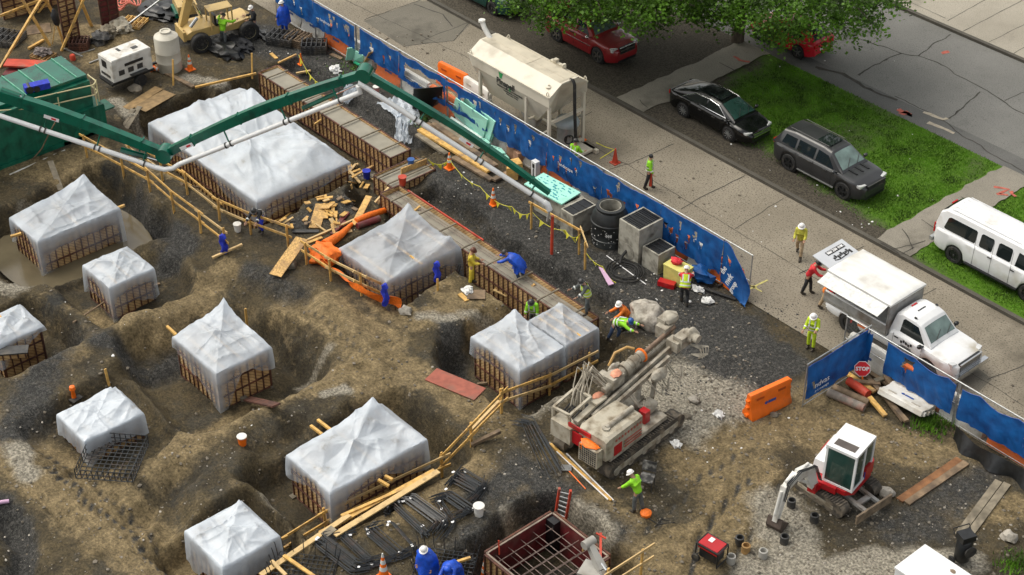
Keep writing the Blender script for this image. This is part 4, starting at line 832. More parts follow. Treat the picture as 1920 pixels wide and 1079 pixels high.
    for x, z0, z1 in seams:
        for s in (-1, 1): sm_.bar((x+ox, s*(hw0+.0005), z0), (x+ox+.02, s*(hw0-.008), z1), .012, .008, (0, s, 0))
    if seams: sm_.build('door_seam', m_black, t)
    for x, z in handles:
        for s in (-1, 1): MB().box((x+ox, s*(hw0+.012), z), (.19, .035, .035)).build('door_handle', m_dark if handles else paint, t)
    if lights:
        for s in (-1, 1):
            yl, zl, lw, lh = lights; xl = L-.10
            MB().prism([(-lw/2, -lh/2), (lw/2, -lh/2*.7), (lw/2, lh/2), (-lw/2, lh/2*.8)], -.16, .03, lambda u, v, h, s=s: V(xl+ox+h-abs(yl+u)*.16+.05, s*(yl+u), zl+v)).build('headlight', m_lampw, t, smooth=30)
            MB().box((.05+ox, s*(hw0-.30), zl+.12), (.16, .22, .18)).build('tail_light', m_lampr, t)
    if grille:
        gw, gz, gh, gm, bars = grille; g = MB().box((L-.045+ox, 0, gz), (.13, gw, gh)); gg = g.build('grille', m_black, t)
        b = MB()
        for i in range(bars): b.box((L+.025+ox, 0, gz-gh/2+gh*(i+.5)/bars), (.03, gw*.98, gh/bars*.28))
        b.box((L+.02+ox, 0, gz+gh/2), (.05, gw+.06, .035)); b.box((L+.02+ox, 0, gz-gh/2), (.05, gw+.02, .03)); b.build('grille_bar', gm, gg)
    lo = MB().box((L-.06+ox, 0, sill+.10), (.14, W*.62, .13)); lo.build('lower_intake', m_black, t)
    MB().box((-.005+ox, 0, .62), (.03, .52, .13)).build('number_plate', m_barw, t)
    if lower:
        st = MB()
        for s in (-1, 1): st.bar((wx[0]+wr+.1+ox, s*(hw0+.0), lower), (wx[1]-wr-.1+ox, s*(hw0+.0), lower), .03, .035)
        st.build('side_trim', lowcol or m_chrome, t)
    if rails:
        for s in (-1, 1): MB().path([V(xr0+.1+ox, s*(sy(zr_max)-.1), zr_max+.0), V(xr0+.25+ox, s*(sy(zr_max)-.1), zr_max+.07), V(xr1-.25+ox, s*(sy(zr_max)-.1), zr_max+.075), V(xr1-.1+ox, s*(sy(zr_max)-.1), zr_max)], .018, 6).build('roof_rail', m_black, t)
    return t, ox, hw, sy
def wet_paint(n, c, coat=.6, var=.1, rough=.3): return mat(n, c, rough, var, 1.5, coat=coat)
pt_blk = wet_paint('black_car_paint', (.003, .0035, .004), .25, rough=.16); pt_gry = wet_paint('graphite_car_paint', (.026, .027, .029), .4); pt_red = wet_paint('maroon_car_paint', (.24, .012, .016), .6); pt_red2 = wet_paint('bright_red_car_paint', (.50, .008, .02), .6); pt_grn = wet_paint('dark_green_car_paint', (.006, .05, .04), .5)
pt_wht = mat('white_van_paint', (.70, .71, .72), .35, .06, 1.5, coat=.3, dirt=(.42, .38, .30), dscale=.8, damt=.22)
def place(a, b, wx, L, W, rz=0):      # from the two near-side wheel contacts
    p, q = at(*a), at(*b); return ((p.x+q.x)/2+L/2-(wx[0]+wx[1])/2, (p.y+q.y)/2+W/2-.12, .13 if p.y > 49.5 else .004)
# black sedan
wxs = (1.05, 3.88); L = 5.05
S, ox, hw, sy = car('parked_car', 'glossy black sedan with bright window trim parked on the bare verge', 'car', place((1284, 222), (1364, 268), wxs, L, 1.85), R(0), L, 1.85, 1.46, pt_blk, [(0, .98), (.9, .99), (3.7, .94), (4.6, .80), (L, .62)], [(0, .88), (.12, 1.03), (.8, 1.07), (3.6, 1.02), (4.5, .90), (4.95, .74), (L, .56)],
    [(.28, 1.05), (1.0, 1.30), (1.6, 1.45), (2.4, 1.49), (3.0, 1.43), (4.1, 1.0)], wx=wxs, wr=.345, tumble=.25, side=[[(1.02, 1.02), (2.28, 1.0), (2.30, 1.36), (1.6, 1.33)], [(2.36, 1.0), (3.48, .99), (2.98, 1.30), (2.38, 1.36)]], rimm=m_steel, lights=(.66, .70, .34, .10), grille=(1.05, .62, .16, m_chrome, 3), seams=[(2.33, .3, .95), (3.35, .34, .93), (1.4, .5, .95)], handles=[(2.1, .84), (2.95, .82)], front_glass=m_glassg)
tr = MB()
for s in (-1, 1):
    f = lambda x, z: V(x+ox, s*(sy(z)+.012), z); tr.path([f(.9, 1.0), f(1.58, 1.36), f(2.4, 1.40), f(3.0, 1.335), f(3.58, .985), f(2.3, .985), f(.9, .99)], .016, 5)
tr.build('window_trim', m_chrome, S)
MB().grid(4, 4, lambda u, v: V(2.15+ox+.75*v, -.42+.84*u, 1.515-.03*abs(v-.3))).build('sunroof', m_glass, S)
# graphite suv
wxs = (1.06, 4.10); L = 5.1
S, ox, hw, sy = car('parked_car', 'dark grey suv with sunroof and vented bonnet parked on the grass verge', 'car', place((1480, 326), (1578, 374), wxs, L, 1.93), R(0), L, 1.93, 1.80, pt_gry, [(0, 1.05), (3.9, 1.08), (4.7, 1.0), (L, .82)], [(0, 1.0), (.2, 1.12), (3.6, 1.15), (4.6, 1.07), (5.0, .92), (L, .74)],
    [(.02, 1.10), (.42, 1.70), (1.0, 1.78), (2.6, 1.78), (3.05, 1.72), (3.92, 1.12)], wx=wxs, wr=.40, ww=.27, tumble=.26, side=[[(.48, 1.18), (1.22, 1.14), (1.24, 1.58), (.62, 1.58)], [(1.34, 1.14), (2.28, 1.13), (2.30, 1.60), (1.36, 1.60)], [(2.40, 1.13), (3.44, 1.12), (2.98, 1.55), (2.42, 1.60)]], rimm=m_black, style='five', lights=(.70, .90, .36, .13), grille=(1.10, .84, .20, m_dark, 3), seams=[(2.35, .4, 1.08), (3.4, .42, 1.08), (1.38, .7, 1.08)], handles=[(2.15, 1.0), (3.05, .98)], rails=True, lower=.34, lowcol=m_steel)
MB().grid(4, 4, lambda u, v: V(2.05+ox+.75*v, -.45+.9*u, 1.825)).build('sunroof', m_glass, S)
for y in (-.38, 0, .38): MB().prism([(3.9, -.09), (4.32, -.06), (4.36, .06), (3.95, .09)], -.03, .012, lambda u, v, h, y=y: V(u+ox, y+v*.6, 1.165-(u-3.9)*.10+h)).build('bonnet_scoop', m_black, S)
# maroon suv under the trees
wxs = (1.0, 3.95); L = 5.05
S, ox, hw, sy = car('parked_car', 'maroon suv with bright grille parked under the overhanging leaves', 'car', place((1044, 82), (1123, 120), wxs, L, 1.93), R(0), L, 1.93, 1.87, pt_red, [(0, 1.05), (3.7, 1.10), (4.7, 1.02), (L, .9)], [(0, 1.0), (.15, 1.12), (3.5, 1.16), (4.6, 1.10), (4.95, 1.0), (L, .84)],
    [(.02, 1.10), (.35, 1.74), (.9, 1.84), (2.6, 1.84), (2.95, 1.76), (3.65, 1.14)], wx=wxs, wr=.39, ww=.26, tumble=.24, side=[[(.45, 1.2), (1.2, 1.18), (1.22, 1.62), (.6, 1.62)], [(1.32, 1.17), (2.2, 1.16), (2.22, 1.64), (1.34, 1.64)], [(2.32, 1.16), (3.25, 1.15), (2.88, 1.58), (2.34, 1.64)]], rimm=m_chrome, style='five', lights=(.70, .93, .32, .22), grille=(.98, .90, .30, m_chrome, 1), seams=[(2.27, .4, 1.08), (3.25, .42, 1.08)], handles=[(2.1, .98), (2.95, .96)], lower=.72, mirror=m_chrome)
MB().box((L+.03+ox, 0, .90), (.03, .07, .30)).build('grille_post', m_chrome, S)
# bright red hatchback facing away on the far road, dark green van
p = at(1492, 113); wxs = (.85, 3.4); L = 4.25
S, ox, hw, sy = car('parked_car', 'bright red hatchback parked in the far gutter behind the hanging leaves', 'car', (p.x-1.35, p.y+1.05, .004), R(180), L, 1.78, 1.48, pt_red2, [(0, .98), (3.1, .96), (3.8, .86), (L, .66)], [(0, .95), (.12, 1.02), (2.9, 1.04), (3.8, .92), (L, .62)],
    [(.0, 1.02), (.35, 1.30), (.9, 1.47), (1.9, 1.48), (2.4, 1.42), (3.25, 1.0)], wx=wxs, wr=.33, tumble=.26, side=[[(.75, 1.05), (1.6, 1.02), (1.62, 1.34), (1.0, 1.34)], [(1.7, 1.02), (2.7, 1.0), (2.3, 1.30), (1.72, 1.34)]], rimm=m_chrome, style='five', lights=(.62, .74, .34, .14), seams=[(1.66, .3, .95), (2.65, .34, .93)])
p = at(925, 33); wxs = (1.1, 4.2); L = 5.3
car('parked_car', 'dark green van at the top edge with only its front wheel in view', 'van', (p.x-1.6, p.y+.9, .13), R(0), L, 1.95, 1.95, pt_grn, [(0, 1.1), (4.3, 1.12), (L, .95)], [(0, 1.1), (.1, 1.16), (4.3, 1.18), (5.0, 1.08), (L, .9)], [(.02, 1.15), (.25, 1.85), (.8, 1.93), (3.2, 1.93), (3.6, 1.84), (4.35, 1.16)], wx=wxs, wr=.37, ww=.25, tumble=.22, side=[[(.5, 1.25), (1.6, 1.25), (1.6, 1.7), (.65, 1.7)], [(1.8, 1.25), (2.7, 1.25), (2.7, 1.7), (1.8, 1.7)], [(2.85, 1.22), (4.0, 1.2), (3.5, 1.68), (2.87, 1.7)]], rimm=m_steel, style='steel', lights=(.7, .92, .3, .2), grille=(.9, .9, .24, m_chrome, 3))
# white passenger van
wxs = (1.15, 4.66); L = 5.95
S, ox, hw, sy = car('parked_van', 'long white passenger van with dark side windows parked at the right edge', 'van', place((1797, 500), (1913, 566), wxs, L, 2.02), R(0), L, 2.02, 2.12, pt_wht, [(0, 1.22), (4.9, 1.22), (5.5, 1.08), (L, .9)], [(0, 1.2), (.1, 1.25), (4.8, 1.28), (5.6, 1.14), (L, .88)],
    [(.0, 1.26), (.10, 1.9), (.35, 2.08), (1.0, 2.12), (4.0, 2.12), (4.35, 2.03), (5.05, 1.26)], wx=wxs, wr=.38, ww=.24, tumble=.20, sill=.34, side=[[(.42, 1.34), (.5, 1.30), (1.88, 1.30), (1.93, 1.36), (1.93, 1.78), (1.86, 1.84), (.62, 1.84), (.52, 1.78)], [(2.12, 1.34), (2.18, 1.29), (2.68, 1.29), (2.73, 1.34), (2.73, 1.78), (2.68, 1.84), (2.18, 1.84), (2.12, 1.78)], [(2.95, 1.33), (3.0, 1.28), (3.56, 1.28), (3.62, 1.33), (3.60, 1.78), (3.54, 1.84), (3.02, 1.84), (2.95, 1.78)], [(3.84, 1.26), (4.70, 1.25), (4.30, 1.80), (3.88, 1.84)]],
    rimm=m_steel, style='steel', lights=(.72, .88, .26, .24), grille=(1.1, .88, .26, m_dark, 4), seams=[(2.02, .42, 1.9), (2.84, .42, 1.9), (3.74, .42, 1.9), (4.8, .45, 1.2)], handles=[(2.76, 1.12), (3.84, 1.08)], mirror=m_black, taper=(.10, .16), front_glass=m_glassg)
for s in (-1, 1): MB().box((.0+ox, s*.86, 1.15), (.06, .10, .42)).build('tail_lamp', m_lampr, S)
MB().box((.16+ox, 0, 2.06), (.06, .34, .05)).build('brake_lamp', m_lampr, S)
MB().bar((1.7+ox, -1.03, .36), (4.2+ox, -1.03, .36), .16, .06).build('running_board', m_black, S)
MB().box((-.06+ox, 0, .58), (.14, 1.9, .18)).build('rear_bumper', m_steel, S)
rb = MB()
for i in range(6): rb.bar((.5+ox, -.62+.25*i, 2.145), (3.8+ox, -.62+.25*i, 2.152), .035, .015)
rb.build('roof_rib', pt_wht, S)
# white stake-body work truck
wxs = (1.18, 4.9); L = 6.05
tl = place((1587, 625), (1722, 715), wxs, L, 2.05); tl = (tl[0], 43.95+.92, .004)
T, ox, hw, sy = car('work_truck', 'white crew truck with open covered bed stopped in the street opening', 'truck', tl, R(0), L, 2.03, 2.0, pt_wht, [(0, .80), (3.0, .82), (3.12, 1.2), (4.6, 1.2), (5.6, 1.12), (L, 1.0)], [(0, .80), (3.0, .82), (3.12, 1.24), (4.5, 1.28), (5.65, 1.16), (5.95, 1.06), (L, .95)],
    [(2.98, 1.20), (3.10, 1.86), (3.35, 1.98), (3.95, 1.98), (4.2, 1.90), (4.85, 1.26)], wx=wxs, wr=.40, ww=.26, tumble=.22, sill=.42, side=[[(3.42, 1.26), (4.55, 1.24), (4.12, 1.78), (3.52, 1.82), (3.44, 1.76)]], rimm=m_white, style='steel', lights=(.78, 1.0, .24, .26), grille=(1.2, .92, .34, m_chrome, 5), seams=[(3.25, .5, 1.2), (4.55, .55, 1.2)], handles=[(3.42, 1.08)], mirror=m_black, taper=(.0, .12), rear_glass=False, front_glass=m_glassl)
MB().box((L+.05+ox, 0, .60), (.18, 1.98, .22)).build('front_bumper', m_chrome, T)
MB().grid(3, 2, lambda u, v: V(3.62+ox+.05*v, -.22+.44*u, 2.028)).build('roof_vent', m_black, T)
for y in (-.62, .62): MB().box((3.86+ox, y, 2.015), (.10, .06, .05)).build('marker_lamp', m_black, T)
MB().box((3.30+ox, 0, 2.02), (.06, .30, .03)).build('brake_lamp', m_lampr, T)
bz = .95
MB().box((1.42+ox, 0, .88), (3.05, 2.0, .14)).build('bed_floor', m_steel, T)
MB().box((1.42+ox, -1.0, 1.14), (3.0, .05, .38)).build('bed_side', m_bsteel, T); MB().box((1.42+ox, 1.0, 1.45), (3.0, .05, 1.0)).build('bed_side', m_bsteel, T)
MB().box((2.94+ox, 0, 1.55), (.06, 2.0, 1.25)).build('bed_headboard', m_bsteel, T)
MB().bar((.0+ox, -1.05, 1.36), (2.9+ox, -1.05, 1.36), .05, .05).build('bed_rail', m_white, T)
for x in (.02, 1.45, 2.9):
    for s in (-1, 1): MB().bar((x+ox, s*.98, 1.2), (x+ox, s*.98, 2.28), .05, .05).build('canopy_post', m_bsteel, T)
def canopy(u, v):
    x = -.05+3.05*u; y = -1.05+2.1*v; e = min(u*3.05, (1-u)*3.05, v*2.1, (1-v)*2.1); return V(x+ox, y, 2.30+.07*min(1, e/.22)**.5+.02*math.sin(v*math.pi))
cp = MB().grid(40, 30, canopy).box((1.475+ox, 0, 2.26), (3.06, 2.1, .08)); cp.build('canopy_roof', mat('white_canopy_sheet', (.68, .68, .66), .5, .05, 2, dirt=(.48, .46, .42), dscale=1.2, damt=.3, stretch=(.3, 3, 1)), T, smooth=40)
MB().box((1.44+ox, -1.36, 2.12), (2.9, .62, .03), m=Matrix.Rotation(R(18), 3, 'X')).build('raised_side_flap', m_steel, T)
rf = MB().box((0, 0, 0), (.92, 1.72, .03)).xf(Matrix.Translation((-.52+ox, 0, 2.30)) @ Matrix.Rotation(R(10), 4, 'Y')); flap = rf.build('raised_rear_flap', mat('pale_grey_flap', (.50, .52, .55), .45, .05, 2), T)
fm = Matrix.Translation((-.52+ox, 0, 2.32)) @ Matrix.Rotation(R(10), 4, 'Y') @ frame((0, 0, 0), (0, 1, 0), (-1, 0, 0))
text('860 230 1HK', .17, m_pwhite, flap, fm @ Matrix.Translation((.15, .18, .010)), ext=.003, bold=.006)
MB().box((0, 0, 0), (1.0, .2, .008)).xf(fm @ Matrix.Translation((.15, .18, .002))).build('number_panel', m_pblack, flap)
lg = MB()
for i in range(9): lg.box((-.38+.11*i, -.13+.06*math.sin(i*2.1), 0), (.09, .10+.05*((i*7) % 3), .006))
lg.path([V(-.45, -.22, 0), V(-.2, -.28, 0), V(.3, -.24, 0), V(.5, -.12, 0)], .02, 4).xf(fm @ Matrix.Translation((.12, -.02, .004))).build('emblem', m_pblack, flap)
dl = MB()
for i in range(5): dl.box((3.66+.11*i+ox, -1.022, 1.0+.03*((i*5) % 3)), (.08, .006, .11))
for i in range(3): dl.box((3.88+ox, -1.022, .88-.03*i), (.5-.1*(i % 2), .006, .014))
dl.box((3.88+ox, -1.021, .735), (.66, .006, .13)); dl.build('door_emblem', m_pblack, T)
text('CERTA', .11, m_pwhite, T, frame((3.88+ox, -1.026, .735), (1, 0, 0), (0, 0, 1)), ext=.002, bold=.004)
MB().box((1.9+ox, -1.0, .68), (.5, .06, .16)).build('side_marker_plate', m_orange, T); MB().box((1.35+ox, -1.03, .62), (.06, .06, .1)).build('side_lamp', m_lampr, T)
# ================================================================== MACHINES
# cream cement silo standing on its legs in the street
S = thing('cement_silo', 'cream horizontal cement silo on legs with green and black lettering', 'silo', (-50.17, 44.6, .004), 0)
LX, zt_, ze, zs = 5.45, 3.7, 3.25, 1.25      # long axis x, ridge z, eave z, hopper bottom z
def silo_ring(x, inset=0.0):
    return [V(x, -.50, zs), V(x, -1.13, 2.75), V(x, -1.13, ze), V(x, -.42, zt_), V(x, .50, zt_), V(x, 1.13, ze), V(x, 1.13, 2.75), V(x, .50, zs)]
hx = LX/2
MB().loft([[V(p.x+(.75 if i in (0, 7) else (.0 if i in (2, 3, 4, 5) else .25)), p.y, p.z) for i, p in enumerate(silo_ring(-hx))], silo_ring(-hx+1.0), silo_ring(hx-1.5), [V(p.x-(1.45 if i in (0, 7) else 0), p.y, p.z) for i, p in enumerate(silo_ring(hx))]]).build('hopper', m_beige, S)
MB().add([V(-hx+.1, -.40, zt_+.006), V(hx-.1, -.40, zt_+.006), V(hx-.1, .55, zt_+.006), V(-hx+.1, .55, zt_+.006)], [(0, 1, 2, 3)]).build('roof_walkway', m_beigeroof, S)
MB().bar((-hx+.2, .0, zt_+.012), (hx-.3, .0, zt_+.012), .03, .012).bar((.4, -.4, zt_+.012), (.4, .55, zt_+.012), .03, .012).build('roof_seam', m_beigeroof, S)
g = MB()
for a in (-1, 1): g.bar((-hx, 1.15*a, ze), (hx, 1.15*a, ze), .05, .07)
g.bar((hx+.02, -.42, zt_), (hx+.02, .55, zt_), .05, .06).bar((hx+.02, -1.13, ze), (hx+.02, -.42, zt_), .05, .06).bar((hx+.02, .5, zt_), (hx+.02, 1.13, ze), .05, .06).build('edge_frame', m_beige, S)
for x, y in ((-hx+.15, -1.11), (hx-.12, -1.11), (hx-.12, 1.11), (-hx+.2, 1.11)): MB().path([V(x-.07, y, ze+.02), V(x-.07, y, ze+.16), V(x, y, ze+.23), V(x+.07, y, ze+.16), V(x+.07, y, ze+.02)], .025, 6).build('lifting_eye', m_beige, S)
MB().path([V(-hx+.2, .05, zt_-.1), V(-hx-.25, .05, zt_+.30), V(-hx-.42, .05, zt_+.62)], .12, 10).lathe([(.16, 0), (.16, .1)], 12, (-hx-.42, .05, zt_+.55)).build('vent_pipe', m_barw, S, smooth=40)
MB().box((.9, 1.05, ze+.16), (.9, .16, .10)).box((.75, 1.05, ze+.27), (.2, .2, .14)).box((1.25, 1.05, ze+.22), (.12, .22, .12)).build('roof_latch', m_beige, S)
MB().lathe([(.13, 0), (.15, .05), (.05, .09), (.05, .14)], 14, (hx-.45, -.75, zt_-.24)).build('roof_valve', m_beige, S)
MB().path([V(hx-.05, .15, zt_-.02), V(hx+.12, .15, zt_+.02), V(hx+.22, .15, zt_-.15), V(hx+.30, .12, 2.3), V(hx+.42, .1, 1.0), V(hx+.46, .05, .3)], .075, 10).build('fill_hose', m_rub, S, smooth=50)
for x in (-hx+.7, hx-1.6):
    for y in (-1.02, 1.02): MB().bar((x, y, 0), (x, y, 2.6), .13, .13).build('leg', m_beige, S)
for y in (-1.02, 1.02): MB().bar((hx-.1, y, 0), (hx-.1, y, 2.7), .13, .13).build('leg', m_beige, S)
b = MB()
for y in (-1.02, 1.02): b.bar((-hx+1.0, y, .1), (hx+.9, y, .1), .16, .18); b.bar((hx-1.6, y, .25), (hx-.1, y, 1.6), .08, .08)
b.bar((hx-.1, -1.02, .35), (hx-.1, 1.02, .35), .12, .12).bar((hx-.1, -1.02, 1.9), (hx-.1, 1.02, 1.9), .12, .12).bar((hx-1.6, -1.02, 1.4), (hx-1.6, 1.02, 1.4), .1, .1).build('base_frame', m_beige, S)
MB().box((hx-.1, .0, .14), (1.6, 2.2, .10)).build('platform', m_beige, S)
MB().loft([[V(hx-2.6+1.1*k, -.5+.4*kk, zs-.0) for k, kk in ((0, 0), (1, 0), (1, 1), (0, 1))], [V(hx-2.3+.6*k, -.4+.2*kk, .75) for k, kk in ((0, 0), (1, 0), (1, 1), (0, 1))]]).box((hx-.55, -.9, .95), (.30, .22, .22)).build('auger_box', m_bsteel, S)
Ft = thing('filter_drum', 'grey dust filter drum with a rounded lid at the end of the cream silo', 'filter', (-47.85, 44.95, .19), R(0))
MB().lathe([(.46, 0), (.46, 1.05), (.44, 1.1)], 24).build('drum', mat('brushed_grey_steel', (.30, .31, .31), .35, .15, 4, metal=.4), Ft, smooth=40)
MB().lathe([(.55, 1.06), (.56, 1.16), (.50, 1.30), (.28, 1.37), (.001, 1.38)], 24).build('lid', mat('blue_grey_lid', (.33, .37, .38), .4, .1, 3), Ft, smooth=50)
em = MB().path([V(.475*math.cos(a), .475*math.sin(a), .5+.22*math.sin(t)) for t, a in [(2*math.pi*i/16, -.55+.42*math.cos(2*math.pi*i/16)) for i in range(16)]], .03, 5, closed=True); em.path([V(.475*math.cos(a), .475*math.sin(a), .5+.2*math.sin(t)) for t, a in [(.6+3*i/8, -.62+.2*math.cos(.6+3*i/8)) for i in range(9)]], .028, 5); em.build('emblem', m_pblack, Ft)
# silo lettering on the near hopper face (sloping lower face and upright upper face)
sly = lambda z: -1.13-.02+.63*max(0, 2.75-z)/1.5
SU = (0, -.387, .922)
fx = frame((-.15, -1.14, 2.72), (1, 0, 0), (0, 0, 1))
text('Pinapell', .40, m_pblack, S, fx, bold=.012)
MB().loft([[V(-.55, -1.142, 2.9), V(-.42, -1.142, 2.9), V(-.42, -1.132, 2.9), V(-.55, -1.132, 2.9)], [V(-.62, -1.142, 3.18), V(-.33, -1.142, 3.16), V(-.33, -1.132, 3.16), V(-.62, -1.132, 3.18)]]).box((.1, -1.10, 2.56), (.08, .008, .22)).build('leaf_emblem', m_pgreen, S)
for s, z, sz in (('READYMIX & TOWERS', 2.36, .17), ('LANDING. COM', 2.19, .14)): text(s, sz, m_pblack, S, frame((-.05, sly(z), z), (1, 0, 0), SU), bold=.006)
text('860-230-1965', .14, m_pblack, S, frame((-.05, sly(2.03), 2.03), (1, 0, 0), SU), bold=.004)

# green container with lower deck, railing
G = thing('site_container', 'dark green corrugated steel container with a low deck and cream railing', 'container', (-63.9, 27.0, 0))
def corr(a, b, z0, z1, n, out):
    a, b = V(*a), V(*b); d = (b-a); o = V(*out); k = int(d.length/.14); vs = []
    for i in range(k+1):
        c = a+d*(i/k)+o*(.035 if (i//2) % 2 else 0); vs += [c+V(0, 0, z0), c+V(0, 0, z1)]
    return MB().add(vs, [(2*i, 2*i+2, 2*i+3, 2*i+1) for i in range(k)])
MB().box((-.15, -3.6, 1.35), (2.5, 9.6, 2.6)).build('body', m_greenw, G)
corr((1.13, -8.3, 0), (1.13, 1.2, 0), .25, 2.55, 0, (1, 0, 0)).build('corrugated_side', m_greenw, G)
rm = MB().bar((1.14, -8.4, 2.66), (1.14, 1.1, 2.66), .12, .12).bar((1.14, -8.4, .14), (1.14, 3.2, .14), .12, .2); rm.build('edge_rail', m_greenw, G)
MB().box((-.35, .0, 2.72), (2.3, 5.6, .30)).build('roof', m_green, G)
rr = MB()
for i in range(7): rr.bar((-1.5, -2.6+.82*i, 2.895), (.8, -2.6+.82*i, 2.895), .04, .05)
rr.build('roof_rib', mat('pale_green_edge', (.12, .36, .25), .5), G)
MB().box((-.1, 2.0, 1.35), (2.2, 1.6, 2.6)).build('end_box', m_greenw, G)
MB().box((.65, 2.1, .72), (1.1, 2.2, 1.35)).build('deck_box', m_greenw, G)
corr((1.21, 1.1, 0), (1.21, 3.2, 0), .2, 1.35, 0, (1, 0, 0)).build('deck_side', m_greenw, G)
dr = MB(); zz = 1.4
for h in (.55, 1.05): dr.path([V(1.15, -1.6, zz+h+.9), V(1.15, .0, zz+h+.4), V(1.15, 2.9, zz+h), V(.9, 3.15, zz+h), V(.2, 3.15, zz+h)], .032, 6)
for x, y in ((1.15, 1.1), (1.15, 2.9), (.2, 3.15), (.9, 3.15)): dr.tube((x, y, zz-.05), (x, y, zz+1.1), .032, n=6)
dr.build('railing', m_cream, G, smooth=40)
MB().box((.7, 3.5, 1.0), (.9, .5, .06)).build('step', m_greenw, G)
tag(MB().tube(at(18, 328, .03), at(122, 282, .03), .035).build('pipe', m_barw, smooth=40), 'thin white pipe lying along the foot of the green container', 'pipe')
tag(MB().path([at(*p) for p in ((60, 300, 0), (78, 280, .6), (90, 255, 1.2), (98, 240, 1.9), (108, 222, 2.4))], .03, 6).build('loose_cable', m_oldwood, smooth=50), 'loose grey cable hanging down the green container side', 'cable')
b = thing('tool_bag', 'blue and black tool bag lying on the green container roof', 'bag', at(70, 168, 2.9), R(75)); MB().box((0, 0, .16), (1.1, .42, .28)).build('bag', m_bluerag, b); MB().tube((-.35, -.22, .15), (-.35, .22, .15), .17, n=10).tube((-.05, -.24, .13), (-.05, .22, .13), .15, n=10).build('black_roll', m_black, b)
tag(MB().box(at(85, 213, 1.6), (.34, .16, .1), rz=.5).build('wood_block', m_wood2), 'pale wood block caught on the green container side', 'block')
# zigzag placing boom
A, B, Cc, D = at(0, 185, 5), at(310, 288, 2.95), at(683, 138, 7.6), at(1030, 362, 2.9)
bd = (D-A).normalized(); bn = Vector((bd.y, -bd.x, 0)).normalized()      # towards the camera
Bm = thing('placing_boom', 'long green zigzag concrete boom with a white delivery pipe', 'concrete boom', V(A.x, A.y, 0))
def boom_sec(a, b, h0, hm, h1, w, name):
    mb = MB(); rings = []; d = (b-a).normalized(); side = bn; upd = side.cross(d).normalized()
    if upd.z < 0: upd = -upd
    for i in range(17):
        k = i/16; c = a.lerp(b, k); h = (h0+(hm-h0)*k*2) if k < .5 else (hm+(h1-hm)*(k-.5)*2); c = c+upd*(.22*math.sin(math.pi*k))
        rings.append([c-side*w/2-upd*h/2, c+side*w/2-upd*h/2, c+side*w/2+upd*h/2, c-side*w/2+upd*h/2])
    mb.loft(rings)
    for k in (.15, .4, .65, .9): c = a.lerp(b, k)+upd*.22*math.sin(math.pi*k); mb.bar(c-side*(w/2+.015), c+side*(w/2+.015), .06, hm+.04, upd)
    return mb.build(name, m_green, Bm, True)
A0 = A+(A-B)*.45
boom_sec(A0, B, .36, .52, .34, .32, 'boom_section'); boom_sec(B, Cc, .34, .42, .30, .28, 'boom_section'); boom_sec(Cc, D, .30, .26, .17, .22, 'boom_section')
for c, r in ((A0, .45), (B, .34), (Cc, .32)): MB().tube(c-bn*.3, c+bn*.3, r, n=18).build('pivot', m_green, Bm, True, smooth=40)
MB().path([A0+V(0, 0, .2)-bn*.5, V(A0.x, A0.y, 0)-bn*.5], .32, 12).build('mast', m_green, Bm, True, smooth=40)
def pipe(a, b, off, nm='delivery_pipe', rad=.105):
    d = (b-a).normalized(); u = bn.cross(d); u = u if u.z > 0 else -u; p, q = a+bn*.30-u*off, b+bn*.30-u*off
    o = MB().tube(p, q, rad, n=10).build(nm, m_white, Bm, True, smooth=40); c = MB()
    for k in (.28, .31, .62, .65, .93): c.tube(p.lerp(q, k)-d*.03, p.lerp(q, k)+d*.03, rad+.03, n=10)
    c.build('pipe_clamp', m_dark, o, False) if False else c.build('pipe_clamp', m_dark, Bm, True, smooth=40)
    br = MB()
    for k in (.3, .63, .92): br.bar(p.lerp(q, k), p.lerp(q, k)+u*off-bn*.2, .05, .05)
    br.build('pipe_bracket', m_green, Bm, True); return p, q
p1, q1 = pipe(A, B+(A-B)*.03, .62); p2, q2 = pipe(B+(Cc-B)*.05, Cc+(B-Cc)*.08, .55); p3, q3 = pipe(Cc+(D-Cc)*.03, D, .32)
MB().path([q1, q1.lerp(p2, .35)-V(0, 0, .16), q1.lerp(p2, .7)-V(0, 0, .16), p2], .11, 10).build('pipe_elbow', m_white, Bm, True, smooth=50)
MB().path([q2, q2+(q2-p2).normalized()*.35, q2.lerp(p3, .5)+V(0, 0, .22), p3+(p3-q3).normalized()*.25, p3], .11, 10).build('pipe_elbow', m_white, Bm, True, smooth=50)
MB().path([q3, q3+(q3-p3).normalized()*.18, q3+(q3-p3).normalized()*.28-V(0, 0, .2)], .13, 10).build('pipe_elbow', m_white, Bm, True, smooth=50)
MB().path([q3+(q3-p3).normalized()*.28-V(0, 0, .2), q3+V(0.1, .1, -.9)], .05, 8).build('end_hose', m_greym, Bm, True, smooth=50)
def ram(a, b, f0, f1, o0, o1, r=.06):
    p, q = a.lerp(b, f0)+V(0, 0, o0), a.lerp(b, f1)+V(0, 0, o1); MB().tube(p, p.lerp(q, .6), r*1.4, n=8).build('ram_cylinder', m_green, Bm, True, smooth=40); MB().tube(p.lerp(q, .55), q, r*.6, n=8).build('ram_rod', m_chrome, Bm, True, smooth=40)
ram(A, B, .72, .99, -.55, -.45, .09); ram(B, Cc, .70, .97, -.45, -.35, .07); ram(A, B, .02, .20, .45, .40, .1)
for a, b, k in ((A, B, .32), (B, Cc, .12), (Cc, D, .55)):
    c = a.lerp(b, k)+bn*.19; d = (b-a).normalized(); MB().bar(c-d*.32, c+d*.32, .012, .16, bn.cross(d)).build('decal', m_pwhite, Bm, True); MB().bar(c+bn*.01, c+d*.2+bn*.01, .012, .08, bn.cross(d)).build('decal_bar', m_sign, Bm, True)
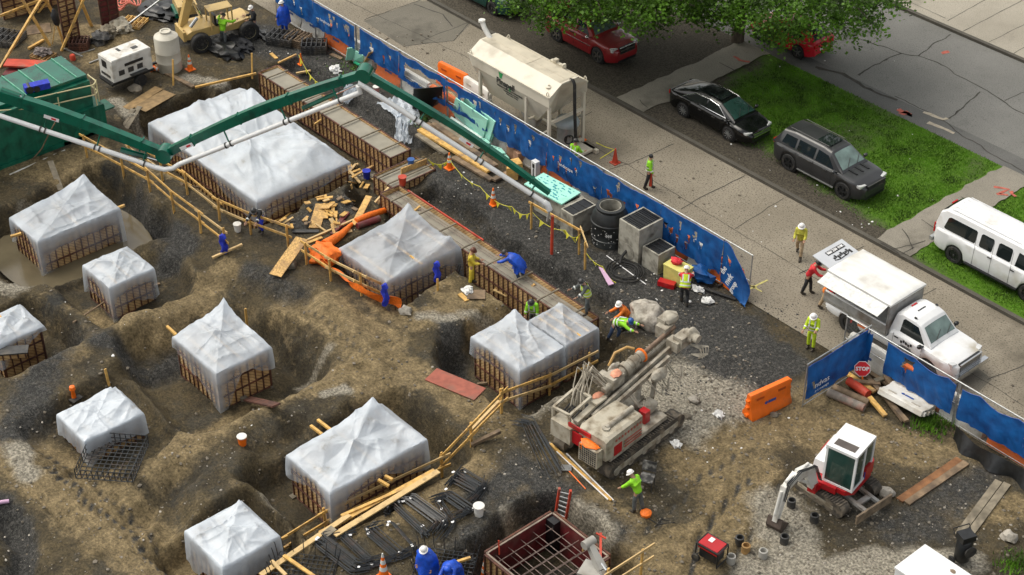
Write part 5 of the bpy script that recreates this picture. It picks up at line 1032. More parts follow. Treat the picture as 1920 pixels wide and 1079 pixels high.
# white generator on trailer
g = at(230, 165); Gn = thing('generator_trailer', 'white boxy generator on a two wheel trailer left of the pale tank', 'generator', (-65.9, 33.2, H(-65.9, 33.2)), R(2))
MB().box((0, 0, 1.16), (1.15, 2.15, 1.1)).build('housing', m_whited, Gn); MB().box((0, 0, 1.72), (1.10, 2.05, .05)).build('lid', m_whited, Gn)
MB().box((-.1, -1.085, 1.38), (.36, .03, .34)).build('control_panel', m_pblack, Gn); v = MB()
for i in range(4): v.box((-.36+.2*i, -1.09, .84), (.14, .03, .12))
for i in range(3): v.box((.585, -.6+.5*i, 1.0), (.02, .3, .25))
v.build('vent', m_dark, Gn); MB().box((.59, .1, 1.32), (.02, 1.0, .14)).build('lettering_band', m_pblack, Gn)
MB().box((.1, .5, 1.755), (.22, .3, .03)).box((-.2, -.2, 1.755), (.3, .12, .03)).build('hatch', m_dark, Gn)
MB().box((0, 0, .56), (1.2, 2.3, .12)).bar((0, 1.1, .52), (0, 2.1, .45), .12, .1).bar((-.55, -1.15, .5), (.55, -1.15, .5), .08, .1).build('chassis', m_black, Gn)
for s in (-1, 1): wheel(Gn, s*0, 0, .33, .2, 1, m_steel, 'steel') if False else None
for s in (-1, 1):
    m = Matrix.Rotation(s*math.pi/2, 3, 'Y'); ty = MB().lathe([(.2, -.1), (.31, -.1), (.33, 0), (.31, .1), (.2, .1)], 24, (s*.68, .25, .33), m).build('wheel', m_rub, Gn, smooth=40); MB().lathe([(.001, .06), (.12, .08), (.2, .05), (.2, -.05)], 16, (s*.68, .25, .33), m).build('rim', m_steel, ty, smooth=40)
    MB().box((s*.68, .25, .74), (.26, .9, .05)).build('mudguard', m_dark, Gn)
# pale tank
p = on(319, 130); T = thing('water_tank', 'tall pale cylindrical tank with a domed shoulder', 'tank', p)
mt = mat('pale_tank_plastic', (.56, .53, .45), .55, .06, 2, dirt=(.36, .33, .26), dscale=1.2, damt=.3, stretch=(1, 1, .3))
MB().lathe([(.56, 0), (.60, .06), (.59, .5), (.60, .52), (.59, .54), (.59, 1.0), (.60, 1.02), (.59, 1.04), (.59, 1.72), (.57, 1.80), (.30, 1.97), (.26, 1.99)], 32).build('shell', mt, T, smooth=40); MB().lathe([(.26, 1.98), (.27, 2.07), (.19, 2.08), (.18, 2.03), (.001, 2.03)], 24).build('lid', mt, T, smooth=40)
# telehandler
p = at(400, 78); Tl = thing('telehandler', 'tan telehandler with raised boom, a person in lime leaning on it', 'telehandler', (-66.75, 38.9, 0), R(78))
MB().loft([[V(x, -.7*k, .7), V(x, .7*k, .7), V(x, .72*k, z), V(x, .2*k, z+.12), V(x, -.72*k, z)] for x, k, z in ((-1.9, .8, .95), (-1.6, .95, 1.15), (-.5, .95, 1.2), (.0, .9, .95), (1.4, .85, 1.15), (1.7, .7, .9))]).build('chassis', m_tan, Tl, smooth=30)
cf = MB()
for x in (-.6, .5):
    for y in (-.75, -.1): cf.bar((x, y, 1.0), (x, y, 2.0), .06, .06)
cf.box((-.05, -.42, 2.02), (1.2, .72, .05)).build('cab_guard', m_tan, Tl); MB().box((-.1, -.42, 1.2), (.5, .5, .12)).box((-.35, -.42, 1.45), (.12, .5, .5)).build('seat', m_black, Tl)
for x in (-1.25, 1.25):
    for s in (-1, 1): wheel(Tl, x, s*.85, .52, .36, s, m_cream, 'steel')
MB().bar((-1.75, .25, 1.1), (-.75, .1, 4.2), .30, .36, (1, 0, 0)).build('boom', m_tan, Tl); MB().bar((-.85, .1, 3.9), (-.4, .05, 5.3), .22, .26, (1, 0, 0)).build('inner_boom', m_tan, Tl)
MB().tube((-.6, .3, 1.0), (-1.25, .2, 2.6), .08, n=8).build('lift_ram', m_chrome, Tl); MB().box((-1.95, 0, .9), (.14, 1.2, .5)).build('counterweight', m_tan, Tl)
MB().box((-1.9, -.4, 1.0), (.06, .14, .3)).build('warning_lamp', m_lampr, Tl); MB().tube((-1.6, -.55, 1.35), (-1.2, -.55, 1.75), .09, n=10).build('exhaust', m_steel, Tl)
b2 = thing('machine_hood', 'tan machine panel with two round black ports above the telehandler', 'machine part', at(348, 20, .3), R(-20)); MB().box((0, 0, .35), (1.5, 1.0, .5)).build('panel', m_tan, b2)
hp = MB()
for x in (-.2, .25): hp.lathe([(.16, .6), (.16, .63), (.001, .63)], 14, (x, 0, 0))
hp.build('port', m_black, b2); MB().box((.1, -.3, .12), (1.2, .7, .25)).build('underframe', m_green, b2)
# drill rig
dr0 = on(1128, 800); DR = thing('drill_rig', 'mud splashed tracked drill rig with a long low mast and red vents', 'drill rig', (-32.1, 33.2, H(-32.1, 33.2)), R(96))
# local x = towards the mast tip (up right), y = left
for s in (-1, 1):
    tr = MB(); pr = []
    for i in range(24):
        a = 2*math.pi*i/24; pr.append((1.75*(1 if math.cos(a) > 0 else -1)+.33*math.cos(a), .34+.33*math.sin(a)))
    tr.prism(pr, -.24, .24, lambda u, v, h, s=s: V(u-.2, s*1.05+h, v)); tt = tr.build('track', m_track, DR, smooth=30)
    gr_ = MB()
    for i in range(30): gr_.box((-1.9+.118*i-.2, s*1.05, .685), (.05, .5, .03))
    gr_.build('grouser', m_track, tt); MB().box((-.2, s*1.05+.0, .36), (3.3, .53, .22)).build('track_frame', m_drillw, tt)
    rw = MB()
    for i in range(5): rw.tube((-1.7+.75*i-.2, s*1.05-.28, .3), (-1.7+.75*i-.2, s*1.05+.28, .3), .15, n=12)
    rw.build('roller', m_drill, tt)
MB().box((-.2, 0, .55), (2.6, 1.7, .3)).build('undercarriage', m_dark, DR)
dk = MB().box((-.55, .0, .86), (3.1, 2.3, .18)); dk.build('deck', m_drill, DR)
MB().loft([[V(x, y0, .95), V(x, y1, .95), V(x, y1, z), V(x, y1-.12, z+.06), V(x, y0+.12, z+.06), V(x, y0, z)] for x, y0, y1, z in ((-2.35, -1.15, .05, 1.75), (-2.2, -1.18, .08, 1.85), (-.5, -1.18, .08, 1.85), (-.42, -1.15, .05, 1.8))]).build('engine_hood', m_drillw, DR, smooth=25)
MB().box((-2.25, .78, 1.25), (.5, .9, .7)).build('rear_locker', m_drillw, DR)
MB().box((-2.37, .02, 1.70), (.06, 1.0, .16)).build('red_stripe', m_redm, DR); MB().box((-2.38, .22, 1.25), (.05, .66, .52)).build('rear_vent', m_redm, DR); MB().box((-1.75, -1.19, 1.18), (.40, .03, .42)).build('side_vent', m_redm, DR)
MB().box((.2, -.75, 1.2), (.28, .3, .5)).build('red_valve_block', m_redm, DR)
gl = MB().box((-2.52, -.62, 1.10), (.30, .82, .72)); gl.build('rear_grille', m_drillw, DR); ho = MB()
for i in range(8):
    for j in range(7): ho.box((-2.676, -.95+.094*i, .82+.094*j), (.012, .055, .055))
ho.build('grille_hole', m_black, DR)
MB().blob((-2.5, -.55, 1.50), (.18, .36, .06), 4, (16, 10), .3).box((-2.66, -.30, 1.36), (.03, .10, .22)).build('orange_cloth', m_net, DR, smooth=50)
MB().tube((-1.9, -.75, 1.95), (-.5, -.75, 2.0), .09, n=12).lathe([(.14, 1.9), (.14, 1.98), (.001, 1.98)], 14, (-1.9, -.75, 0)).build('exhaust_stack', m_drill, DR, smooth=40)
lt = MB()
for i in range(9): lt.box((-1.85+.16*i, -1.195, 1.62), (.08, .012, .1))
for z in (1.05, 1.18, 1.31): lt.box((-.95, -1.2, z), (.9, .03, .03))
lt.build('side_lettering', mat('faded_red_print', (.4, .1, .07), .6), DR)
cb = MB(); 
for p, q in (((-2.3, .55, .95), (-2.3, .55, 2.0)), ((-2.3, 1.3, .95), (-2.3, 1.3, 1.95)), ((-1.2, .55, .95), (-1.2, .55, 2.15)), ((-1.2, 1.3, .95), (-1.2, 1.3, 2.1)), ((-2.3, .55, 2.0), (-1.2, .55, 2.15)), ((-2.3, 1.3, 1.95), (-1.2, 1.3, 2.1)), ((-2.3, .55, 2.0), (-2.3, 1.3, 1.95)), ((-1.2, .55, 2.15), (-1.2, 1.3, 2.1))): cb.bar(p, q, .09, .09)
cb.build('guard_frame', m_drillw, DR); hs = MB()
for i in range(6): hs.path([V(-2.2, .65+.1*i, 1.1), V(-2.0, .65+.1*i, 1.6), V(-1.6, .65+.1*i, 1.75), V(-1.3, .65+.1*i, 1.3)], .035, 6)
hs.build('hose_reel', m_rub, DR)
ms0, ms1 = V(-1.5, .35, 1.6), V(2.8, .0, 2.7)      # mast
md = (ms1-ms0).normalized(); mu = V(0, 0, 1)
mb = MB()
for y in (-.16, .16): mb.bar(ms0+V(0, y, 0), ms1+V(0, y, 0), .10, .34)
mb.bar(ms0+V(0, 0, -.1), ms1+V(0, 0, -.1), .26, .08); mb.build('mast_rail', m_drill, DR)
mb = MB().bar(ms0+md*1.0+V(0, -.34, -.06), ms0+md*3.7+V(0, -.34, -.06), .12, .2); mb.build('feed_beam', m_drill, DR)
MB().tube(ms0+md*2.4+V(0, .22, .38), ms1+V(.15, .22, .38), .085, n=12).build('drill_rod', mat('brown_drill_rod', (.16, .105, .07), .6, .3, 5), DR, smooth=40)
c = ms0+md*1.75+V(0, .22, .38)
rh = MB()
for k, r in ((0, .19), (.22, .27), (.45, .21), (.62, .24), (.8, .17), (.95, .21)): rh.tube(c+md*k, c+md*(k+.19), r, n=16)
rh.build('rotary_head', m_drill, DR, smooth=40)
rh = MB().box(c+md*-.3+V(0, 0, .02), (.6, .5, .42)).box(c+md*-.55+V(0, .3, .1), (.4, .3, .35)).tube(c+md*-.9+V(0, -.1, 0), c+md*-.2+V(0, -.1, 0), .14, n=12).blob(c+md*.1+V(0, .32, .02), (.3, .14, .2), 2); rh.build('drive_motor', m_drill, DR, smooth=40)
MB().blob(c+md*-.25+V(0, -.05, .25), (.24, .18, .07), 5).blob(c+md*-1.15+V(0, -.02, -.1), (.28, .16, .1), 6).build('orange_mud_patch', mat('salmon_splash', (.62, .27, .17), .7, .3, 5), DR, smooth=50)
MB().path([c+md*1.12+V(0, .23*math.cos(t), .23*math.sin(t)) for t in [2*math.pi*i/16 for i in range(16)]], .045, 6, closed=True).build('orange_ring', m_net, DR)
MB().path([c+md*.0+V(0, .5, .1), c+md*.3+V(0, .5, .45), c+md*.75+V(0, .35, .45), c+md*.95+V(0, .2, .3)], .05, 8).build('yellow_hose', mat('tan_hose', (.45, .27, .09), .5), DR, smooth=50)
# clamp head at the tip
e = ms1
cl = MB().box(e+V(-.1, .45, .25), (.55, .45, .5)).box(e+V(.1, .62, .5), (.5, .36, .3)).blob(e+V(.2, .5, .62), (.32, .3, .2), 8).box(e+V(-.1, -.35, .25), (.6, .4, .45)).blob(e+V(.15, -.55, .38), (.30, .26, .3), 9).tube(e+V(.1, -.9, .4), e+V(.1, -.3, .45), .17, n=12).box(e+V(-.35, -.2, .1), (.35, .5, .4)); cl.build('rod_clamp', m_drill, DR, smooth=35)
m_hose = mat('mud_coated_hose', (.40, .36, .29), .7, .3, 5)
def hose(pts, r): MB().path(pts, r, 6).build('hydraulic_hose', m_hose, DR, smooth=50)
r_ = random.Random(3)
for i in range(14):      # hydraulic hoses
    a0 = c+md*-.7+V(r_.uniform(-.2, .2), r_.uniform(-.1, .4), .1); b0 = V(-1.4+r_.uniform(-.5, .4), .55+r_.uniform(-.2, .6), 1.3)
    hose([a0, a0+V(-.3, .25+r_.uniform(0, .4), .4+r_.uniform(0, .3)), a0.lerp(b0, .6)+V(-.1, .3, .35+r_.uniform(-.1, .3)), b0], .028)
for i in range(8):
    a0 = ms0+md*(1.6+r_.uniform(0, 2))+V(0, -.4, -.15); b0 = a0+V(r_.uniform(.2, .9), -.25, -.35); hose([a0, a0+V(.1, -.3, -.3+r_.uniform(-.3, .1)), b0+V(-.2, -.15, -.3), b0], .032)
for i in range(4): hose([e+V(.0, -.6, .1), e+V(.15+.1*i, -.95-.05*i, .0), e+V(.0+.1*i, -1.2, -.2), e+V(-.15, -.8, -.15)], .03)
MB().tube(V(.3, -.3, 1.0), ms0+md*2.6+V(0, 0, -.15), .11, n=10).tube(V(.9, -.45, .9), ms0+md*3.1+V(0, -.3, -.15), .09, n=10).blob(ms0+md*2.9+V(0, -.55, -.1), (.45, .2, .2), 11).blob(V(.7, -.5, 1.2), (.35, .3, .3), 12).build('support_ram', m_drill, DR, smooth=40)
MB().box((.35, .1, 1.15), (.8, .8, .6)).build('mast_pivot', m_drill, DR); MB().box((-.75, .62, 1.3), (1.0, .5, .5)).build('valve_bank', m_dark, DR)
MB().bar((-2.2, .35, 1.75), (-.4, .42, 1.95), .22, .16).box((-1.0, .40, 2.02), (.55, .4, .08)).build('control_arm', m_drillw, DR)
# mini excavator
ep = at(1572, 900); EX = thing('mini_excavator', 'white and red mini excavator with its arm curled down', 'excavator', (-25.25, 36.75, H(-25.2, 36.7)), R(-78))
# undercarriage: tracks along local ux (turned); house faces local +x
for s in (-1, 1):
    tr = MB(); pr = []
    for i in range(24):
        a = 2*math.pi*i/24; pr.append((1.0*(1 if math.cos(a) > 0 else -1)+.22*math.cos(a), .26+.25*math.sin(a)))
    ur = Matrix.Rotation(R(76), 4, 'Z')
    tr.prism(pr, -.20, .20, lambda u, v, h, s=s: ur @ V(u-.1, s*.80+h, v)); tt = tr.build('track', m_track, EX, smooth=30); gz = MB()
    for i in range(20): gz.box(ur @ V(-1.1+.107*i, s*.80, .52), (.05, .42, .04), m=ur.to_3x3())
    gz.build('grouser', m_track, tt); MB().box(ur @ V(-.1, s*.80, .27), (1.6, .43, .14), m=ur.to_3x3()).build('track_frame', m_drillw, tt)
bl = MB().box(ur @ V(1.62, 0, .32), (.07, 1.75, .36), m=ur.to_3x3()); bl.build('dozer_blade', mat('rusty_blade', (.20, .15, .10), .7, .4, 5), EX)
MB().bar(ur @ V(.5, -.33, .42), ur @ V(1.6, -.33, .36), .12, .12).bar(ur @ V(.5, .33, .42), ur @ V(1.6, .33, .36), .12, .12).bar(ur @ V(1.15, -.4, .38), ur @ V(1.15, .4, .38), .2, .08).build('blade_arm', m_bsteel, EX); MB().tube((0, 0, .4), (0, 0, .62), .35, n=18).build('slew_ring', m_dark, EX)
MB().loft([[V(-1.05, -.6, z), V(-.7, -.85, z), V(.55, -.85, z), V(.75, -.6, z), V(.75, .6, z), V(.5, .85, z), V(-.7, .85, z), V(-1.05, .55, z)] for z in (.64, .82)]).build('house_base', m_redm, EX)
MB().loft([[V(-1.08, -.62, z), V(-.75, -.87, z), V(-.2, -.87, z), V(-.2, .87, z), V(-.75, .87, z), V(-1.08, .6, z)] for z in (.82, 1.05, 1.3)]).build('counterweight', m_redm, EX)
MB().loft([[V(-1.0, -.84, .83), V(.4, -.84, .83), V(.4, -.30, .83), V(-1.0, -.30, .83)], [V(-.98, -.82, 1.4), V(.3, -.82, 1.25), V(.3, -.32, 1.25), V(-.98, -.32, 1.55)], [V(-.9, -.72, 1.55), V(-.2, -.72, 1.5), V(-.2, -.34, 1.5), V(-.9, -.34, 1.6)]]).build('side_hood', m_white, EX, smooth=30)
# cab on the local +y side (left of the operator is +y)
x0_, x1_, ya_, yb_, za_, zb_ = -.62, .66, -.26, .80, .84, 2.38
MB().box(((x0_+x1_)/2, (ya_+yb_)/2, zb_), (x1_-x0_+.10, yb_-ya_+.08, .10)).build('cab_roof', m_white, EX)
MB().box((x1_-.30, (ya_+yb_)/2, zb_+.052), (.34, .78, .012)).build('roof_window', mat('smoked_roof_glass', (.09, .075, .065), .1, .2, 2), EX)
fr = MB()
for x, y in ((x1_, ya_), (x1_, yb_), (x0_, ya_), (x0_, yb_), (.02, yb_)): fr.bar((x, y, za_), (x-.04, y, zb_-.03), .075, .075)
for a, b in (((x0_, yb_, za_+.04), (x1_, yb_, za_+.04)), ((x1_, ya_, za_+.04), (x1_, yb_, za_+.04)), ((x0_, ya_, 1.4), (x0_, yb_, 1.4))): fr.bar(a, b, .07, .08)
fr.build('cab_frame', m_white, EX)
MB().box((x1_+.0, (ya_+yb_)/2, 1.6), (.015, yb_-ya_-.08, 1.42)).build('front_window', m_glassg, EX); MB().box(((x0_+.02)/2, yb_, 1.86), (.55, .015, .92)).box(((x1_+.02)/2, yb_, 1.6), (.58, .015, 1.42)).build('side_window', m_glassg, EX)
MB().box((x0_, (ya_+yb_)/2, 1.87), (.015, yb_-ya_-.08, .85)).build('rear_window', m_glassg, EX); MB().box(((x0_+x1_)/2, ya_, 1.87), (x1_-x0_-.1, .015, .85)).build('side_window', m_glassg, EX)
MB().box((-.45, .27, 1.08), (.5, .9, .5)).box((-.4, .27, 1.45), (.14, .5, .6)).build('seat', m_black, EX)
MB().box((-.35, yb_+.03, 1.0), (.35, .03, .3)).build('blue_decal', m_pblue, EX)
MB().box((.72, -.05, .72), (.25, .7, .24)).bar((.8, -.3, .62), (1.15, -.42, .80), .18, .2).box((1.05, -.42, .72), (.22, .3, .38)).build('swing_post', m_redm, EX)
arm = [V(1.1, -.42, .85), V(1.45, -.48, 1.75), V(2.15, -.6, 1.95), V(2.75, -.68, 1.70)]
mb = MB()
for i, (w0, w1) in enumerate(((.34, .44), (.44, .38), (.38, .28))): mb.bar(arm[i], arm[i+1], .20, w0, (0, 0, 1), .18, w1)
mb.build('boom', m_whited, EX); s0, s1 = V(2.62, -.68, 1.82), V(2.95, -.74, .42); MB().bar(s0, s1, .2, .42, (1, 0, 0), .17, .24).build('stick', m_whited, EX)
MB().tube(V(1.25, -.42, 1.0), V(1.95, -.55, 1.62), .06, n=8).tube(V(1.5, -.5, 2.05), V(2.7, -.67, 2.0), .055, n=8).tube(V(2.88, -.7, 1.7), V(3.1, -.74, .75), .05, n=8).build('ram', m_whited, EX, smooth=40)
for i in range(3): MB().path([V(.9, -.3+.05*i, 1.0), V(1.3, -.36+.05*i, 1.9), V(2.1, -.52+.05*i, 2.14), V(2.7, -.6+.05*i, 1.95), V(2.85, -.62+.05*i, 1.3)], .018, 5).build('hydraulic_hose', m_black, EX, smooth=50)
pf = [(.0, 0), (.12, -.28), (.02, -.50), (-.25, -.58), (-.48, -.42), (-.42, -.38), (-.22, -.48), (-.04, -.42), (.02, -.27), (-.08, -.02)]
bk = MB(); bk.prism(pf, -.28, .28, lambda u, v, h: V(2.98+u, -.74+h, .42+v+.12))
for s in (-.27, .27): bk.prism(pf[:5], s-.012, s+.012, lambda u, v, h: V(2.98+u, -.74+h, .42+v+.12))
bk.build('bucket', mat('muddy_bucket', (.07, .05, .04), .7, .4, 5), EX, smooth=30)
MB().box((.5, -.30, 2.2), (.1, .12, .18)).build('mirror', m_black, EX)
# portable generator, compressor, white box
p = on(1333, 1050); g = thing('portable_generator', 'red and black portable generator on wheels standing on the mud', 'generator', p, R(8)); f = MB()
for x in (-.42, .42):
    f.path([V(x, -.3, .12), V(x, -.3, .72), V(x, .3, .72), V(x, .3, .12)], .028, 6, closed=True)
f.bar((-.42, -.3, .72), (.42, -.3, .72), .05, .05).bar((-.42, .3, .72), (.42, .3, .72), .05, .05).build('frame', m_black, g)
MB().box((0, 0, .66), (.74, .54, .2)).build('fuel_tank', m_redm, g, smooth=30); MB().box((-.1, .1, .768), (.16, .2, .012)).build('tank_decal', m_pwhite, g); MB().box((0, 0, .36), (.66, .46, .36)).build('engine', m_dark, g); MB().box((0, -.24, .36), (.6, .03, .3)).build('control_panel', m_black, g)
for s in (-1, 1): MB().lathe([(.06, -.05), (.14, -.05), (.15, 0), (.14, .05), (.06, .05)], 16, (-.36, s*.36, .15), Matrix.Rotation(math.pi/2, 3, 'X')).build('wheel', m_rub, g, smooth=40)
p = on(1801, 1055); g = thing('air_compressor', 'upright black air compressor at the lower right beside two long planks', 'compressor', p, R(-20))
MB().lathe([(.001, .12), (.2, .14), (.26, .22), (.26, .98), (.2, 1.06), (.001, 1.08)], 24).build('tank', m_black, g, smooth=40); MB().box((0, 0, 1.18), (.42, .5, .24)).build('pump_cover', m_black, g)
MB().lathe([(.001, 0), (.2, .0), (.22, .06), (.15, .08), (.001, .05)], 20, (.27, .05, .72), Matrix.Rotation(math.pi/2, 3, 'Y')).build('fan_guard', m_dark, g, smooth=40); MB().path([V(-.2, -.3, 1.2), V(-.32, -.3, 1.35), V(-.32, .3, 1.35), V(-.2, .3, 1.2)], .02, 6).build('handle', m_black, g)
for s in (-1, 1): MB().lathe([(.04, -.04), (.13, -.04), (.14, 0), (.13, .04), (.04, .04)], 16, (-.1, s*.3, .14), Matrix.Rotation(math.pi/2, 3, 'X')).build('wheel', m_rub, g, smooth=40)
p = at(1742, 1062, .9); g = thing('cabinet', 'white job box at the bottom edge with a black emblem on its lid', 'cabinet', (p.x+.35, p.y-.2, 0), R(0)); MB().box((0, 0, .5), (1.9, 1.5, .96)).build('body', m_white, g); MB().box((0, 0, 1.0), (1.96, 1.56, .07)).build('lid', m_white, g)
e = MB()
for i in range(7): e.blob((.45+.1*math.cos(i*2.4), .25+.22*math.sin(i*1.9), 1.042), (.09, .08, .004), i, (8, 5))
e.build('stain', mat('brown_stain', (.2, .15, .1), .7), g); MB().path([V(.78, -.25, 1.045), V(.78, .1, 1.045), V(.5, .1, 1.045), V(.5, -.25, 1.045)], .012, 4, closed=True).path([V(.64+.08*math.cos(t), -.08+.09*math.sin(t), 1.045) for t in [2*math.pi*i/12 for i in range(12)]], .012, 4, closed=True).build('emblem', m_pblack, g)
# red steel form with rebar grid, grey hose arm, ladder
x0, x1, y0, y1 = STEEL; SF = thing('steel_form', 'open red oxide steel form with a grid of rebar across it', 'formwork', ((x0+x1)/2, (y0+y1)/2, -1.45)); hx, hy = (x1-x0)/2, (y1-y0)/2; h = 1.5
for a, b, n_ in (((-hx, -hy, 0), (hx, -hy, 0), (0, -1, 0)), ((hx, -hy, 0), (hx, hy, 0), (1, 0, 0)), ((hx, hy, 0), (-hx, hy, 0), (0, 1, 0)), ((-hx, hy, 0), (-hx, -hy, 0), (-1, 0, 0))):
    a, b = V(*a), V(*b); MB().bar(a+V(0, 0, h/2), b+V(0, 0, h/2), .05, h).build('red_inner_panel', m_redsteel, SF)
    n = V(*n_); o = n*.09; d = (b-a).normalized(); q = MB().bar(a+o*.55+V(0, 0, h/2), b+o*.55+V(0, 0, h/2), .03, h-.02); q.build('plywood_side', m_ply, SF); f = MB(); k = 9
    for i in range(k+1): f.bar(a.lerp(b, i/k)+o, a.lerp(b, i/k)+o+V(0, 0, h), .04, .07, n)
    for j in range(3): f.bar(a+o+V(0, 0, h*j/2), b+o+V(0, 0, h*j/2), .07, .06)
    f.build('steel_rib_frame', m_rust, SF)
MB().bar((-hx, -hy, h+.012), (hx, -hy, h+.012), .06, .02).bar((hx, -hy, h+.012), (hx, hy, h+.012), .06, .02).bar((hx, hy, h+.012), (-hx, hy, h+.012), .06, .02).bar((-hx, hy, h+.012), (-hx, -hy, h+.012), .06, .02).build('top_edge', mat('dusty_steel_edge', (.24, .19, .15), .7, .3, 5), SF)
for lev, off in ((h-.28, 0), (h-.75, .12)):
    for i in range(5):
        y = -hy+.35+off+(2*hy-.7)*i/4; MB().tube((-hx+.03, y, lev), (hx-.03, y, lev), .014, n=5).build('rebar', m_rebar2, SF)
        x = -hx+.35+off+(2*hx-.7)*i/4; MB().tube((x, -hy+.03, lev+.03), (x, hy-.03, lev+.03), .014, n=5).build('rebar', m_rebar2, SF)
MB().box((-hx+.22, hy-.16, h/2), (.40, .30, h-.1)).build('corner_post', m_black, SF)
tag(MB().bar(at(1126, 1046, .0), at(1126, 1010, .0)+V(0, 0, .25), .08, .06).bar(at(1136, 1010, .25), at(1118, 1000, .25), .06, .04).build('red_post', m_redpipe), 'rusty red post bracket beside the grey hose arm', 'post')
tag(MB().bar(at(936, 1040, -.2), at(935, 1014, .3), .05, .05).build('red_stake', m_redpipe), 'thin red stake at the left corner of the red steel form', 'stake')
b0 = on(1058, 975); L_ = thing('ladder', 'short orange ladder leaning out of the pit at the red steel form', 'ladder', b0); bx = at(1040, 965, .1); t0, t1 = at(1049, 916, 1.3), at(1070, 920, 1.3); q0, q1 = at(1041, 968, -.6), at(1060, 978, -.6)
for a, b in ((q0, t0), (q1, t1)): MB().bar(a, b, .075, .09).build('rail', m_redpipe, L_, True)
for i in range(6): k = .12+.15*i; MB().bar(q0.lerp(t0, k), q1.lerp(t1, k), .04, .04).build('rung', m_steel, L_, True)
HA = thing('hose_arm', 'grey jointed hydraulic arm reaching over the red steel form', 'machine arm', at(1118, 1075, .3)); pts = [at(1145, 1110, .4), at(1128, 1068, 1.0), at(1118, 1045, 1.35), at(1104, 1018, 1.6)]
mb = MB(); mb.bar(pts[0], pts[1], .34, .40, w2=.3, h2=.36).bar(pts[1], pts[3], .28, .34, w2=.18, h2=.2); mb.build('arm', m_greym, HA, True)
MB().tube(pts[3]-V(0, .22, 0), pts[3]+V(0, .22, 0), .15, n=14).build('end_pivot', m_greym, HA, True, smooth=40); MB().tube(pts[1]+V(.2, 0, .1), pts[3]+V(.12, 0, -.2), .05, n=8).build('ram', m_chrome, HA, True); MB().path([pts[3], pts[3]+V(-.12, -.1, -.15), pts[3]+V(-.14, -.12, -.4)], .03, 6).build('hook', mat('brass_hook', (.35, .22, .08), .5), HA, True)
MB().box(pts[1]+V(-.25, -.2, -.3), (.7, .7, .5), rz=.4).build('arm_base', m_greym, HA, True)
# ================================================================== PEOPLE
SKINQ = []
def skin_obj(name, m, parent, verts, edges, rad, extra=None, sub=1):
    me = bpy.data.meshes.new(name); me.from_pydata([tuple(v) for v in verts], edges, []); o = bpy.data.objects.new(name, me); C.objects.link(o); o.parent = parent
    md = o.modifiers.new('s', 'SKIN'); md.use_smooth_shade = True; ly = me.skin_vertices[0].data
    for i, r in enumerate(rad): ly[i].radius = r if isinstance(r, tuple) else (r, r)
    ly[0].use_root = True; sb = o.modifiers.new('d', 'SUBSURF'); sb.levels = sub; sb.render_levels = sub; SKINQ.append((o, m, extra)); return o
def finish_skins():
    dg = bpy.context.evaluated_depsgraph_get()
    for o, m, extra in SKINQ:
        me = bpy.data.meshes.new_from_object(o.evaluated_get(dg))
        if extra is not None:
            vs = [tuple(v.co) for v in me.vertices]; fs = [tuple(p.vertices) for p in me.polygons]; n = len(vs); vs += extra.v; fs += [tuple(i+n for i in f) for f in extra.f]
            me = bpy.data.meshes.new(o.name); me.from_pydata(vs, [], fs); me.update()
        me.materials.clear(); me.materials.append(m); me.polygons.foreach_set('use_smooth', [True]*len(me.polygons)); o.modifiers.clear(); o.data = me
